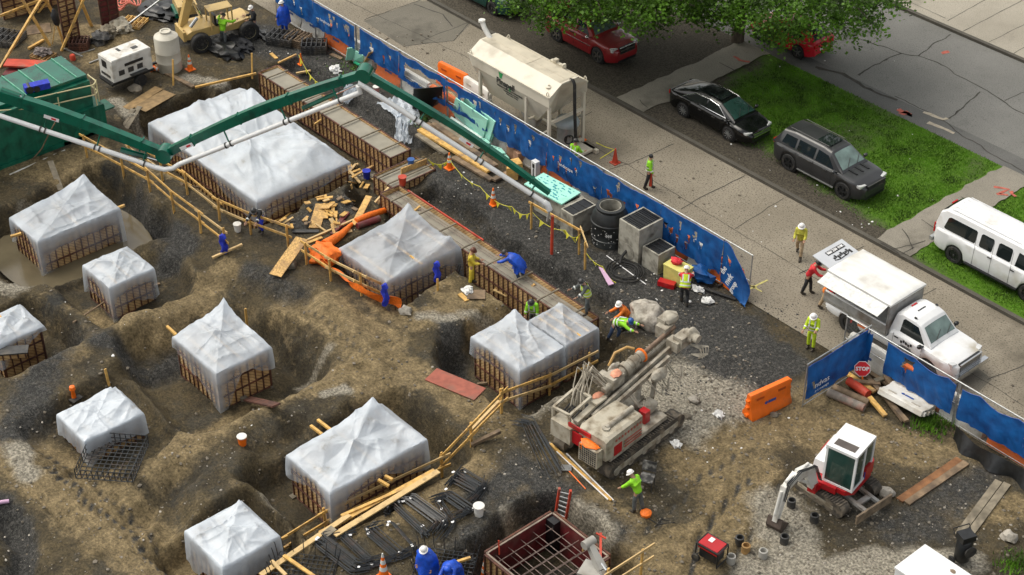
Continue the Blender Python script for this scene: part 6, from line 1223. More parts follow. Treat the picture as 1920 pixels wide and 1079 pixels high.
def person(label, p, head, top, legs, hat, lean=0, hips=((0, 0), (0, 0)), arms=((5, 8, 15), (5, 8, 15)), poncho=False, vest=None, bands=True, hp=10, h=1.78, boot=None, hair=False, brim=True, twist=0, jl=.08, collar=None):
    k = h/1.78; a = R(head-90); t = thing('person', label, 'person', p, a); Z3 = V(0, 0, 1)
    def leg(s, hf, kn):
        hip = V(s*.10, 0, 0); d1 = V(s*.03, math.sin(R(hf)), -math.cos(R(hf))); kne = hip+d1*.44; a2 = R(hf-kn); ank = kne+V(0, math.sin(a2), -math.cos(a2))*.42; return hip, kne, ank
    Ls = [leg(-1, *hips[0]), leg(1, *hips[1])]; lo = min(Ls[0][2].z, Ls[1][2].z); hz = .09-lo; up_ = V(0, math.sin(R(lean)), math.cos(R(lean))); fw = V(0, math.cos(R(lean)), -math.sin(R(lean))); base = V(0, 0, hz)
    Ls = [[q+base for q in l] for l in Ls]; wst = base+up_*.16; che = base+up_*.40; nek = base+up_*.53; hd_up = V(0, math.sin(R(lean*.6+hp)), math.cos(R(lean*.6+hp))); hd_f = V(0, hd_up.z, -hd_up.y); hed = nek+hd_up*.13+hd_f*.02; crown = hed+hd_up*.12
    As = []
    for s, (fl, ab, el) in zip((-1, 1), arms):
        sh = base+up_*.47+V(s*.185, 0, 0)
        def dr(f): f = R(f); return V(0, math.sin(f), -math.cos(f))
        d1 = dr(fl); d1 = (d1*math.cos(R(ab))+V(s, 0, 0)*math.sin(R(ab))).normalized(); elb = sh+d1*.30; d2 = dr(fl+el); d2 = (d2*math.cos(R(ab*.5))+V(s, 0, 0)*math.sin(R(ab*.5))*(1 if el < 60 else -.6)).normalized(); wr = elb+d2*.25; As.append((sh, elb, wr, d2))
    S_ = lambda L: [v*k for v in L]
    verts = [base, wst, che, nek, hed, crown]; rad = [(.13, .10), (.12, .095), (.15, .10), .055, (.075, .09), (.062, .075)]; ed = [(0, 1), (1, 2), (2, 3), (3, 4), (4, 5)]
    for l in Ls: n = len(verts); verts += [l[0]-V(0, 0, .03), l[1], l[2], l[2]+V(0, .12, -.05)]; rad += [.085, .056, .042, .036]; ed += [(0, n), (n, n+1), (n+1, n+2), (n+2, n+3)]
    for sh, el, wr, d2 in As: n = len(verts); verts += [sh, el, wr]; rad += [.055, .042, .03]; ed += [(2, n), (n, n+1), (n+1, n+2)]
    hm = MB()
    for s, (sh, el, wr, d2) in zip((-1, 1), As):      # palm, five unequal curled fingers, thumb from the side
        sx = d2.cross(fw); sx = sx.normalized() if sx.length > 1e-3 else V(1, 0, 0); nrm = sx.cross(d2).normalized(); pc = wr+d2*.05; hm.blob(pc*k, (.040*k, .040*k, .040*k), 1, (8, 6), .05)
        for j, ln in enumerate((.066, .076, .072, .056)):
            r0 = wr+d2*.085+sx*(.027-.018*j); m1 = r0+d2*ln*.5+nrm*.012; m2 = m1+d2*ln*.3+nrm*ln*.35; hm.path([r0*k-d2*.02, m1*k, m2*k], .009, 5)
        hm.path([(wr+d2*.03+sx*.034)*k, (wr+d2*.06+sx*.06+nrm*.015)*k, (wr+d2*.09+sx*.062+nrm*.03)*k], .010, 5)
    hm.blob((hed+hd_f*.088-hd_up*.01)*k, (.014, .02, .022), 1, (6, 5), 0)
    for s in (-1, 1): hm.blob((hed+V(s*.076, 0, 0))*k, (.012, .02, .03), 1, (6, 5), 0)
    b = skin_obj('body', m_skin, t, S_(verts), ed, [tuple(x*k for x in r) if isinstance(r, tuple) else r*k for r in rad], hm)
    ey = MB()
    for s in (-1, 1): ey.blob((hed+hd_f*.082+V(s*.03, 0, 0)+hd_up*.02)*k, (.012, .010, .008), 1, (6, 4), 0)
    ey.bar((hed+hd_f*.080-hd_up*.045-V(.025, 0, 0))*k, (hed+hd_f*.080-hd_up*.045+V(.025, 0, 0))*k, .012, .01); ey.build('face_detail', m_boot, t)
    # trousers, boots
    verts = [base+V(0, 0, .05), base-V(0, 0, .03)]; rad = [(.155, .12), (.15, .12)]; ed = [(0, 1)]
    for l in Ls: n = len(verts); verts += [l[0]-V(0, 0, .08), l[1], l[1].lerp(l[2], .55), l[2]+(l[1]-l[2])*.10]; rad += [.102, .080, .075, .072]; ed += [(1, n), (n, n+1), (n+1, n+2), (n+2, n+3)]
    skin_obj('trousers', legs, t, S_(verts), ed, [tuple(x*k for x in r) if isinstance(r, tuple) else r*k for r in rad])
    for l in Ls: MB().path([(l[2]+(l[1]-l[2])*.28)*k, l[2]*k, (l[2]+V(0, .06, -.04))*k, (l[2]+V(0, .17, -.055))*k], .05, 8, rs=[.058*k, .060*k, .056*k, .04*k]).build('boot', boot or m_boot, t, smooth=60)
    # jacket
    verts = [wst, base+up_*(-jl), base+up_*.30, base+up_*.44, base+up_*.52]; rad = [(.168, .135), (.185, .15), (.178, .135), (.165, .115), .075]; ed = [(0, 1), (0, 2), (2, 3), (3, 4)]
    for sh, el, wr, d2 in As: n = len(verts); verts += [sh, el, el.lerp(wr, .9)]; rad += [.082, .070, .056]; ed += [(3, n), (n, n+1), (n+1, n+2)]
    J_ = skin_obj('poncho_top' if poncho else 'jacket', top, t, S_(verts), ed, [tuple(x*k for x in r) if isinstance(r, tuple) else r*k for r in rad])
    if poncho:
        cl = MB(); rings = []; ps = .80 if lean > 40 else 1; pw = 1.9 if lean > 40 else 1.3
        for q, (rx, ry, z) in enumerate(((.09, .09, .55), (.24, .17, .49), (.33, .24, .36), (.37, .28, .15), (.38, .31, -.1), (.40, .34, -.36))):
            c = base+up_*z if z > 0 else base+V(0, 0, z)+up_*0; rings.append([(c+V(ps*rx*math.cos(u)*(1+.07*pw*math.sin(7*u+q)*(q > 1)), 0, 0)+(fw if z > 0 else V(0, 1, 0))*ps*ry*math.sin(u)*(1+.09*pw*math.sin(5*u+q*1.3)*(q > 1))+V(0, 0, .05*math.sin(4*u)*(q > 4)))*k for u in [2*math.pi*i/28 for i in range(28)]])
        cl.loft(rings, caps=False).build('poncho', top, t, smooth=70); MB().blob((hed-hd_f*.02+hd_up*.0)*k, (.12*k, .125*k, .13*k), 3, (12, 8), .08).build('hood', top, t, smooth=60) if not hat else None
    if vest:
        rings = [[(base+up_*z+V(rx*math.cos(u), 0, 0)+fw*ry*math.sin(u))*k for u in [2*math.pi*i/20 for i in range(20)]] for rx, ry, z in ((.215, .17, -.02), (.205, .165, .16), (.205, .16, .34), (.13, .13, .50))]; MB().loft(rings, caps=False).build('hi_vis_vest', vest, t, smooth=60)
    if bands:
        tb = MB()
        for z, rx, ry in ((.06, .222, .178), (.20, .214, .172)): tb.loft([[(base+up_*(z+dz)+V(rx*math.cos(u), 0, 0)+fw*ry*math.sin(u))*k for u in [2*math.pi*i/20 for i in range(20)]] for dz in (-.025, .025)], caps=False)
        for s in (-1, 1): tb.bar((base+up_*.20+V(s*.11, 0, 0)+fw*.17)*k, (base+up_*.49+V(s*.11, 0, 0)+fw*.115)*k, .05, .012, fw); tb.bar((base+up_*.20+V(s*.11, 0, 0)-fw*.17)*k, (base+up_*.49+V(s*.11, 0, 0)-fw*.115)*k, .05, .012, fw)
        for sh, el, wr, d2 in As: tb.tube((el.lerp(wr, .35)-d2*.025)*k, (el.lerp(wr, .35)+d2*.025)*k, .075*k, n=10)
        tb.build('reflective_band', m_refl, t, smooth=50)
    if collar: MB().lathe([(.10, 0), (.12, .05), (.10, .10)], 14, (nek-V(0, 0, .05))*k).build('collar', collar, t, smooth=50)
    rm = Matrix((V(1, 0, 0), hd_f, hd_up)).transposed()
    if hat:
        MB().lathe([(.118*k, 0), (.120*k, .03), (.112*k, .075), (.085*k, .115), (.04*k, .135), (.001, .138)], 20, (hed+hd_up*.045-hd_f*.01)*k, rm).build('hard_hat', hat, t, smooth=60); MB().lathe([(.115*k, -.008), (.150*k, -.006), (.150*k, .006), (.115*k, .012)], 20, (hed+hd_up*.05+hd_f*.012)*k, rm).build('hat_brim', hat, t, smooth=60)
    elif hair: MB().blob((hed+hd_up*.045-hd_f*.02)*k, (.09*k, .10*k, .095*k), 2, (12, 8), .08).build('hair', m_blk, t, smooth=60)
    return t
G2 = lambda x, y, z=None: V(x, y, H(x, y) if z is None else z)
ST = ((3, 4), (-3, 3)); WK = ((22, 12), (-18, 18))
person('person in black jacket and jeans with white hard hat right of the telehandler', on(479, 70), 250, m_blk, m_jean, m_hatw, hips=ST, arms=((20, 10, 60), (25, 8, 70)), bands=False, hp=25)
person('person in a blue poncho and white hard hat at the top near the fence corner', on(534, 62), 200, m_blue, m_blue, m_hatw, hips=ST, arms=((10, 30, 10), (10, 45, 5)), poncho=True, bands=False)
person('person in an orange vest at the very top edge by the fence corner', on(537, 14), 230, m_orc, m_jean, m_hatw, hips=ST, vest=m_orc, bands=False)
person('person in a lime hooded top leaning on the tan telehandler', on(421, 88), 120, m_hivis, m_grey, m_hatd, lean=14, hips=((12, 8), (-6, 6)), arms=((70, 40, 60), (60, 55, 40)), bands=False, hp=20)
person('person in lime jacket and dark hard hat half hidden behind the silo fence', V(-46.0, 43.7, .004), 100, m_hivis, m_grey, m_hatd, hips=ST, arms=((30, 8, 50), (25, 8, 50)))
t = person('dark haired person in lime jacket and black trousers in the street with orange wand', on(1216, 354), 40, m_hivis, m_blk, None, hips=((10, 5), (-8, 8)), arms=((0, 10, 20), (12, 14, 20)), hair=True)
person('person in a mustard jacket and tan trousers with white hard hat walking down the street', on(1497, 482), 300, m_olive, m_khaki, m_hatw, lean=5, hips=WK, arms=((30, 6, 60), (20, 6, 60)), bands=False, hp=20)
person('person in a red jacket bent by the raised rear flap of the white truck', on(1512, 551), 30, m_redc, m_blk, m_hatd, lean=25, hips=((14, 10), (-8, 8)), arms=((45, 6, 40), (40, 6, 50)), bands=False)
person('person in an orange coat reaching into the rear of the white truck', V(tl[0]-L/2-.38, tl[1]-.45, .004), 20, m_orc, m_khaki, m_hatd, lean=28, hips=((10, 6), (-10, 8)), arms=((75, 6, 15), (70, 8, 20)), bands=False, hp=10, jl=.25)
person('person in a full lime rain suit and white hard hat standing in the street opening', on(1519, 655), 290, m_hivisy, m_hivisy, m_hatw, hips=ST, arms=((25, 12, 75), (18, 10, 40)), collar=m_orc, hp=30)
person('person in a yellow rain suit and brown hat standing by the trench wall', G2(-42.75, 35.12), 45, m_yel, m_yel, m_hatbr, hips=ST, arms=((20, 8, 50), (30, 8, 60)), bands=False, hp=20)
person('person in a blue poncho bending over the trench wall beside the red pole', V(-41.6, 36.65, -.05), 215, m_blue, m_jean, m_hatd, lean=62, hips=((10, 22), (-4, 14)), arms=((55, 6, 20), (60, 6, 20)), poncho=True, bands=False)
person('person in a lime vest and grey trousers standing on the end of the trench wall', V(-37.9, 36.85, .32), 250, m_grey, m_grey, m_hatd, lean=16, hips=((8, 10), (-6, 10)), arms=((40, 10, 30), (45, 14, 30)), vest=m_hivisy, hp=25)
person('person in lime with a blue hard hat bending beside the rock at the trench end', on(1152, 640), 20, m_hivis, m_jean, m_hatb, lean=68, hips=((20, 30), (-12, 8)), arms=((70, 6, 20), (65, 8, 30)), bands=True)
person('person in orange vest and white hard hat crouched between the rock and the trench end', on(1174, 622), 250, m_orc, m_jean, m_hatw, lean=30, hips=((55, 85), (20, 60)), arms=((50, 10, 30), (45, 10, 30)), vest=m_orc, bands=False)
person('person in lime with a dark hard hat hidden to the shoulders between two plastic sheets', V(-39.75, 35.75, -1.0), 300, m_hivis, m_grey, m_hatd, lean=20, hips=ST, hp=25)
person('person in a lime vest and white hard hat stooping at the yellow crate', on(1282, 572), 130, m_redc, m_blk, m_hatw, lean=30, hips=((35, 50), (10, 40)), arms=((45, 10, 30), (50, 10, 30)), vest=m_hivisy, hp=20)
person('person in dark clothes with lime stripes bending at the walkway rail', on(491, 436), 300, m_blk, m_bluerag, m_hatd, lean=48, hips=((30, 45), (5, 25)), arms=((60, 8, 20), (50, 8, 20)), bands=True)
person('person in a lime top and pale hard hat stooping beside the dirty folding chair', on(1194, 960), 190, m_hivis, m_grey, m_hatw, lean=24, hips=((6, 8), (-8, 10)), arms=((35, 6, 10), (25, 8, 10)), bands=False, hp=25)
person('person in a blue poncho standing at the rebar mat at the bottom edge', at(803, 1092, 0), 290, m_blue, m_blk, m_hatw, lean=10, hips=ST, poncho=True, bands=False, hp=20)
person('person in a blue poncho doubled over the rebar mat at the bottom edge', at(852, 1100, 0), 300, m_blue, m_blk, None, lean=58, hips=((15, 25), (0, 15)), arms=((60, 6, 20), (55, 8, 20)), poncho=True, bands=False)
finish_skins()
bt = at(1220, 338, .5); tag(MB().path([bt+V(0, .02, .35), bt, bt-V(0, 0, .3)], .05, 10, rs=[.04, .055, .07]).build('traffic_wand', m_redpipe, smooth=40), 'orange wand held by the dark haired person in the street', 'wand')
# ================================================================== PROPS
def cone(label, p, h=.72, bands=2, rzt=None, collar=True, group='orange traffic cones'):
    t = thing('traffic_cone', label, 'traffic cone', p, 0, group); k = h/.72; m = rzt or Matrix.Identity(4)
    b = MB().box((0, 0, .02*k), (.36*k, .36*k, .04*k)); b.xf(m); b.build('base', m_orange if collar else m_redpipe, t); c = MB().lathe([(.135*k, .03*k), (.028*k, h), (.018*k, h)], 20); c.xf(m); c.build('cone', m_orange if collar else m_redpipe, t, smooth=40)
    for i in range(bands):
        z = (.30+.20*i)*k; r = .135*k+(.028-.135)*k*(z-.03*k)/(h-.03*k)+.004; z2 = z+.11*k; r2 = .135*k+(.028-.135)*k*(z2-.03*k)/(h-.03*k)+.004; q = MB().lathe([(r, z), (r2, z2)], 20); q.xf(m); q.build('white_band', m_refl, t, smooth=40)
    return t
cone('orange cone with white bands beside the pale tank', on(357, 131), .8); cone('orange cone at the rope near the left end of the trench wall', on(565, 121), .6, 0)
cone('orange cone with white bands above the trench wall step beside the lumber', on(843, 316), .8); cone('orange cone with white bands on the dark gravel above the clear sheet', on(925, 383), .8)
cone('small orange cone with a white band at the end of the cream silo', on(1091, 263), .65, 1); cone('plain faded red cone standing in the street', on(1153, 306), .75, 0, collar=False)
cone('slim orange cone post beside the bent rebar at the bottom', on(720, 1085), 1.0, 3); cone('slim orange cone post left of the red steel form at the bottom', on(910, 1088), 1.0, 3)
LY = lambda rz: Matrix.Rotation(rz, 4, 'Z') @ Matrix.Translation((0, 0, .14)) @ Matrix.Rotation(R(84), 4, 'Y')
cone('fallen orange cone leaning by the white generator', on(286, 133), .7, 2, LY(R(20))); cone('fallen orange cone among the hoses left of the mint boards', on(840, 212), .8, 2, LY(R(30)))
def lathe_thing(name, label, cat, p, prof, m, parts=(), group=None, n=20):
    t = thing(name, label, cat, p, 0, group); MB().lathe(prof, n).build('shell', m, t, smooth=40)
    for nm, pr, mm in parts: MB().lathe(pr, n).build(nm, mm, t, smooth=40)
    return t
def bucket(label, p, m, rim=None, fill=m_dark, s=1.0):
    t = lathe_thing('bucket', label, 'bucket', p, [(.12*s, 0), (.15*s, .34*s), (.155*s, .36*s), (.14*s, .36*s), (.135*s, .28*s), (.001, .28*s)], m, [('rim', [(.15*s, .335*s), (.165*s, .335*s), (.165*s, .365*s), (.15*s, .365*s)], rim or m), ('contents', [(.132*s, .29*s), (.001, .295*s)], fill)], 'buckets on the site'); return t
bucket('dark blue bucket beside the short lumber by the largest sheet', on(688, 335), m_bluerag, s=1.15); bucket('dark blue bucket standing on the trench wall concrete', at(771, 312, .37), m_hatb, s=1.0); bucket('orange bucket standing on the corner of the trench wall', at(755, 347, .37), m_redpipe, s=1.15)
bucket('orange and white bucket alone on the dirt path above the wide sheet', on(455, 834), m_orange, m_barw, m_orange, 1.1); bucket('white bucket with dark contents beside the bent rebar', on(898, 966), m_barw, s=1.2); bucket('white bucket by the right walkway rail', on(446, 434), m_barw, s=1.05); bucket('pink lidded pail under the boom knee', on(706, 175), mat('pink_pail', (.55, .22, .2), .5), m_barw, m_barw, 1.0)
def log(label, a, b, r, m, name='pipe', cat='pipe', dz=None, g=None):
    p, q = on(*a), on(*b); z = r+(dz or 0); return tag(MB().tube(p+V(0, 0, z), q+V(0, 0, z), r, n=14).build(name, m, smooth=40), label, cat, g)
log('rust streaked grey steel pipe nearest the viewer beside the timber pile', (1552, 742), (1620, 772), .16, mat('streaked_pipe', (.22, .19, .16), .7, .3, 4, dirt=(.40, .10, .05), damt=.4)); log('brown steel pipe behind the streaked one beside the timber pile', (1562, 733), (1628, 762), .15, m_oldwood); log('bright red painted pipe end beside the timber pile', (1590, 724), (1626, 750), .17, m_redpipe, dz=.08)
def board(label, a, b, w=.25, h=.04, m=m_oldwood, za=None, zb=None, name='plank', cat='plank', g=None):
    p = at(*a, za) if za is not None else on(*a, h/2+.01); q = at(*b, zb) if zb is not None else on(*b, h/2+.01); lf = max([0]+[Hs(c.x, c.y)+h/2-c.z for c in (p.lerp(q, k/8)+V(a, b, 0)*w/2 for k in range(9) for a, b in ((0, 0), (1, 1), (-1, -1), (1, -1), (-1, 1)))]) if za is None and zb is None else 0
    p.z += min(lf, .4); q.z += min(lf, .4)
    return tag(MB().bar(p, q, w, h).build(name, m), label, cat, g)
PL_ = [('wide plank leaning over the lower left rail of the walkway', (516, 517), (566, 447), .55, .03, m_osb, 0.15, .6), ('grey plank bridging the slope above the muddy water', (97, 318), (117, 372), .25, .04, m_greywood, None, None), ('red oxide sheet lying left of the drill rig', (808, 704), (900, 742), .8, .03, mat('red_sheet', (.30, .085, .055), .7, .2, 4, dirt=(.2, .1, .07), damt=.3), None, None),
       ('upper rusty brown plank right of the mini excavator', (1686, 941), (1798, 864), .27, .06, mat('rusty_plank', (.20, .09, .035), .8, .4, 3), None, None), ('lower brown plank right of the mini excavator', (1699, 946), (1811, 870), .27, .06, m_oldwood, None, None), ('left grey plank of the pair leading to the air compressor', (1796, 1006), (1872, 904), .26, .05, m_greywood, None, None), ('right grey plank of the pair leading to the air compressor', (1813, 1010), (1888, 909), .26, .05, m_greywood, None, None),
       ('pale plywood scrap in the middle of the lumber scatter', (590, 430), (603, 385), .5, .03, m_osb, None, None), ('square plywood offcut in the lumber scatter', (600, 388), (622, 386), .5, .03, m_osb, None, .25), ('long plank standing out of the lumber scatter', (664, 422), (692, 368), .28, .04, m_wood, .1, .5), ('wide brown sheet left of the largest plastic sheet', (237, 205), (298, 165), .5, .03, mat('brown_sheet', (.26, .17, .075), .8, .3, 4), None, .1), ('broad brown board by the largest plastic sheet', (262, 208), (318, 176), .8, .03, mat('brown_board', (.24, .16, .075), .8, .3, 4), None, None),
       ('left long grey board sloping into the cut by the largest sheet', (222, 245), (250, 205), .25, .04, m_greywood, -.3, .1), ('right long grey board sloping into the cut by the largest sheet', (232, 248), (262, 200), .25, .04, m_greywood, -.3, .12), ('thick brown plank before the pale tank', (296, 132), (363, 166), .22, .08, m_oldwood, None, None), ('long yellow timber behind the largest plastic sheet', (366, 164), (480, 138), .1, .09, m_wood, .25, .25),
       ('grey plank end left of the wide plastic sheet', (545, 935), (575, 918), .22, .05, m_greywood, None, None), ('dark timber beam right of the rebar bundles by the slope rail', (884, 848), (938, 822), .14, .12, m_oldwood, None, None), ('dark timber under the left end of the red sheet', (895, 725), (915, 722), .12, .1, m_oldwood, None, None), ('dark wet plank behind the walkway rails', (548, 436), (598, 436), .2, .04, m_dark, None, None), ('brown timber under the walkway rail', (342, 362), (400, 372), .16, .06, m_oldwood, None, None),
       ('thin old timber on the slope below the small sheet', (140, 622), (200, 582), .06, .05, m_oldwood, None, None), ('dark batten along the hem of the small sheet', (198, 583), (300, 535), .1, .08, m_oldwood, None, None), ('pale timber lying in front of the blue rag on the rail post', (399, 492), (455, 467), .1, .08, m_wood2, None, None), ('red brown framed block strip on the path above the wide sheet', (466, 765), (520, 778), .35, .06, m_rust, None, None),
       ('dark cap of the block strip at the left edge', (-10, 660), (53, 655), .5, .06, m_dark, .35, .35), ('lower chip board left of the white paper', (862, 553), (876, 566), .2, .04, m_wood, None, None), ('brown board under the white paper roll', (876, 555), (910, 555), .6, .03, m_oldwood, None, None), ('pale offcut right of the white paper', (928, 558), (953, 570), .28, .04, m_wood2, None, None),
       ('big plywood sheet end in the silo side lumber', (700, 118), (712, 95), 1.1, .03, m_osb, .1, 1.35), ('black board standing against the fence', (800, 205), (803, 165), 1.35, .03, m_black, .0, 1.7), ('grey plank on the gravel left of the leaning mint boards', (620, 103), (641, 112), .2, .04, m_oldwood, None, None), ('short yellow offcut on the gravel at the far left of the trench wall', (508, 102), (519, 112), .16, .05, m_wood, None, None), ('yellow timber left of the small rope cone', (522, 123), (556, 107), .09, .07, m_wood, None, None), ('timber below the small rope cone', (556, 145), (583, 140), .1, .08, m_wood2, None, None), ('upright lath before the pale tank', (325, 162), (324, 112), .09, .04, m_wood, 0, 1.35), ('upright lath with pink ribbon behind the largest sheet', (473, 148), (472, 100), .08, .04, m_wood, 0, 1.3),
       ('pale timber across the lumber scatter to the walkway rail', (577, 452), (664, 412), .09, .07, m_wood2, None, .1), ('yellow timber under the walkway corner by the orange net', (565, 462), (604, 447), .15, .04, m_wood, None, None), ('short yellow boards by the orange net', (628, 441), (660, 434), .2, .04, m_wood2, None, None), ('yellow timber leaning in the lumber scatter left side', (522, 424), (553, 400), .09, .06, m_wood, None, None),
       ('yellow wooden rod right of the drill rig tail', (1032, 835), (1146, 941), .09, .06, m_wood, None, None), ('white rod next to the yellow wooden rod', (1044, 849), (1140, 939), .04, .04, m_pwhite, None, None), ('white rod apart from the yellow wooden rod', (1062, 853), (1150, 941), .04, .04, m_pwhite, None, None), ('long pale board on top of the bottom lumber stack', (627, 1004), (822, 884), .22, .05, m_wood2, .2, .25), ('long yellow board of the bottom lumber stack', (600, 1000), (815, 882), .18, .05, m_wood, .05, .08), ('second long board of the bottom lumber stack', (655, 966), (489, 1079), .2, .06, m_wood2, .1, .1), ('third long timber of the bottom lumber stack', (640, 968), (818, 890), .12, .08, m_wood, .1, .12), ('short cross timber on the bottom lumber', (509, 1052), (536, 1079), .12, .06, m_wood2, .2, .2), ('second short cross timber over the rebar mat', (532, 1042), (590, 1082), .12, .06, m_wood, .22, .22), ('grey scrap on the bottom lumber', (607, 1005), (626, 990), .28, .04, m_greywood, .2, .25),
       ('upper timber of the sloping pair by the drill rig guard rail', (884, 808), (936, 752), .1, .08, m_wood2, None, .5), ('white lath on the gravel between the basins and the hose coil', (1137, 481), (1211, 535), .035, .02, m_pwhite, None, None)]
for a in PL_: board(a[0], a[1], a[2], a[3], a[4], a[5], a[6], a[7])
# lumber stack under the boom
for i, (lb, a, b, m, z) in enumerate((('near grey timber of the lumber stack beneath the boom pipe', (782, 252), (838, 290), m_greywood, .06), ('orange yellow timber of the lumber stack beneath the boom pipe', (786, 243), (917, 322), m_wood, .16), ('second yellow timber of the lumber stack beneath the boom pipe', (795, 238), (910, 318), m_osb, .12), ('brown timber of the lumber stack beneath the boom pipe', (800, 232), (925, 316), m_oldwood, .2), ('wet brown timber on the lumber stack beneath the boom pipe', (812, 232), (930, 312), m_oldwood, .28), ('back timber of the lumber stack beneath the boom pipe', (808, 226), (900, 280), m_greywood, .22), ('low dark timber at the foot of the lumber stack', (850, 295), (922, 338), m_oldwood, .06), ('log lying beyond the foot of the lumber stack', (925, 338), (958, 322), m_oldwood, .1))):
    board(lb, a, b, .26, .10, m, z, z)
# lumber scatter (short loose pieces): each its own thing
sc_g = 'loose offcuts in the lumber scatter'
for i in range(46):
    x, y = (rnd.uniform(575, 665), rnd.uniform(370, 432)) if i < 26 else ((rnd.uniform(590, 700), rnd.uniform(315, 358)) if i < 36 else (rnd.uniform(530, 600), rnd.uniform(390, 440)))
    a = rnd.uniform(0, math.pi); l = rnd.uniform(8, 26); dz = rnd.uniform(0, .2)
    p, q = on(x, y), on(x+l*math.cos(a), y+l*math.sin(a)*.6); o = MB().bar(p+V(0, 0, .04+dz), q+V(0, 0, .04+rnd.uniform(0, .2)), rnd.uniform(.07, .22), .04).build('offcut', rnd.choice((m_wood, m_wood, m_osb, m_wood2, m_oldwood))); tag(o, 'loose timber offcut lying between the walkway rails, the trench wall and the largest sheet', 'offcut', sc_g)
for i, (a, b) in enumerate((((594, 358), (672, 312)), ((592, 355), (676, 322)), ((640, 347), (668, 316)), ((660, 340), (700, 318)), ((644, 315), (676, 352)))): board(['longest yellow lath of the pile beside the largest sheet', 'second yellow lath of the pile beside the largest sheet', 'crossing lath on the pile beside the largest sheet', 'far short lath of the pile beside the largest sheet', 'steep crossing lath on the pile beside the largest sheet'][i], a, b, .12, .05, m_wood if i % 2 else m_wood2)
for i, (a, b, m) in enumerate((((1590, 690), (1660, 740), m_oldwood), ((1600, 680), (1680, 730), m_oldwood), ((1588, 700), (1640, 735), m_wood), ((1620, 700), (1700, 790), m_oldwood), ((1640, 715), (1690, 700), m_greywood), ((1650, 730), (1695, 790), m_oldwood), ((1630, 745), (1660, 780), m_wood), ((1660, 705), (1690, 750), m_oldwood), ((1600, 715), (1650, 720), m_oldwood), ((1610, 690), (1625, 700), m_wood), ((1580, 682), (1600, 692), m_greywood))):
    board(['long brown timber at the back of the timber pile', 'widest dark plank of the timber pile', 'yellow timber in front of the stop paddle', 'longest thin timber of the timber pile reaching the fallen barrier', 'grey block on top of the timber pile', 'steep dark timber of the timber pile', 'short yellow timber at the front of the timber pile', 'dark timber right of the stop paddle', 'low brown timber left in the timber pile', 'orange yellow timber stub by the stop paddle', 'grey timber end at the foot of the gate leaf'][i], a, b, .18, .09, m, .10+.035*i, .12+.03*(i % 5))
# stop paddle
p = at(1617, 692, .6); sg = thing('stop_sign', 'red stop paddle on an orange handle leaning on the timber pile', 'sign', p, 0); fm = frame((0, 0, 0), (.78, .62, .12), (-.35, .25, 1))
oc = [(.31*math.cos(R(22.5+45*i)), .31*math.sin(R(22.5+45*i))) for i in range(8)]; MB().prism(oc, -.01, .005, lambda u, v, h: fm @ V(u, v, h)).build('plate', m_pwhite, sg); MB().prism([(u*.93, v*.93) for u, v in oc], .004, .012, lambda u, v, h: fm @ V(u, v, h)).build('red_face', m_sign, sg)
text('STOP', .20, m_pwhite, sg, fm @ Matrix.Translation((0, 0, .016)), bold=.008); MB().tube(fm @ V(0, -.28, -.02), fm @ V(.05, -.85, .05), .035, n=8).build('handle', m_orange, sg)
# mint foam boards
def slab(label, pts, m, th=.05, prints=(), name='foam_board', cat='foam board'):
    a, b, c, d = [at(*q) for q in pts]; n = (b-a).cross(d-a).normalized(); n = n if n.z > 0 else -n; cen = (a+b+c+d)/4; t = thing(name, label, cat, V(cen.x, cen.y, min(a.z, b.z, c.z, d.z))); f = MB(); f.add([q-n*th for q in (a, b, c, d)]+[a, b, c, d], [(3, 2, 1, 0), (4, 5, 6, 7), (0, 1, 5, 4), (1, 2, 6, 5), (2, 3, 7, 6), (3, 0, 4, 7)]).build('board', m, t, True)
    fr = frame(a+n*.006-t.location, b-a, d-a); LX_, LY_ = (b-a).length, (d-a).length
    for (u, v, du, dv, mm) in prints: MB().box((u*LX_, v*LY_, 0), (du*LX_, dv*LY_, .004)).xf(fr).build('print', mm, t)
    return t
def scribble(t, fr_pts, rows, m=m_foampr):
    a, b, d = [at(*q) for q in fr_pts]; n = (b-a).cross(d-a).normalized(); n = n if n.z > 0 else -n; fr = frame(a+n*.009-t.location, b-a, d-a); LX_, LY_ = (b-a).length, (d-a).length; mb = MB(); r = random.Random(rows)
    for i in range(rows):
        v = .12+.76*i/max(1, rows-1); u = .08
        while u < .9:
            w_ = r.uniform(.015, .06); 
            if r.random() < .6: mb.box(((u+w_/2)*LX_, (v+r.uniform(-.03, .03))*LY_, 0), (w_*LX_, r.uniform(.02, .07)*LY_, .004))
            u += w_+.012
    mb.xf(fr).build('print', m, t)
fa_ = ((1019, 324, 1.22), (1089, 361, 1.22), (1053, 383, 1.22), (983, 345, 1.22)); t = slab('flat mint foam board with blue print lying on the left concrete basin', fa_, m_foam, .06); scribble(t, (fa_[0], fa_[1], fa_[3]), 6)
t = slab('largest mint foam sheet leaning on the fence under the silo', ((856, 183, 1.5), (916, 224, 1.5), (907, 262, .15), (848, 211, .3)), m_foam, .06); scribble(t, ((850, 215, .42), (908, 260, .30), (851, 205, .6)), 2)
slab('second mint foam sheet behind the largest one', ((873, 183, 1.62), (930, 228, 1.55), (918, 268, .2), (866, 200, .9)), m_foam, .06); slab('pale edge of mint foam sheets standing in a stack at the fence', ((925, 225, 1.4), (937, 222, 1.5), (934, 250, .3), (920, 268, .2)), m_foam, .05); slab('long pale foam strip lying below the largest mint sheet', ((846, 219, .3), (905, 258, .3), (897, 262, .15), (842, 224, .15)), mat('white_foam', (.62, .74, .70), .7), .05)
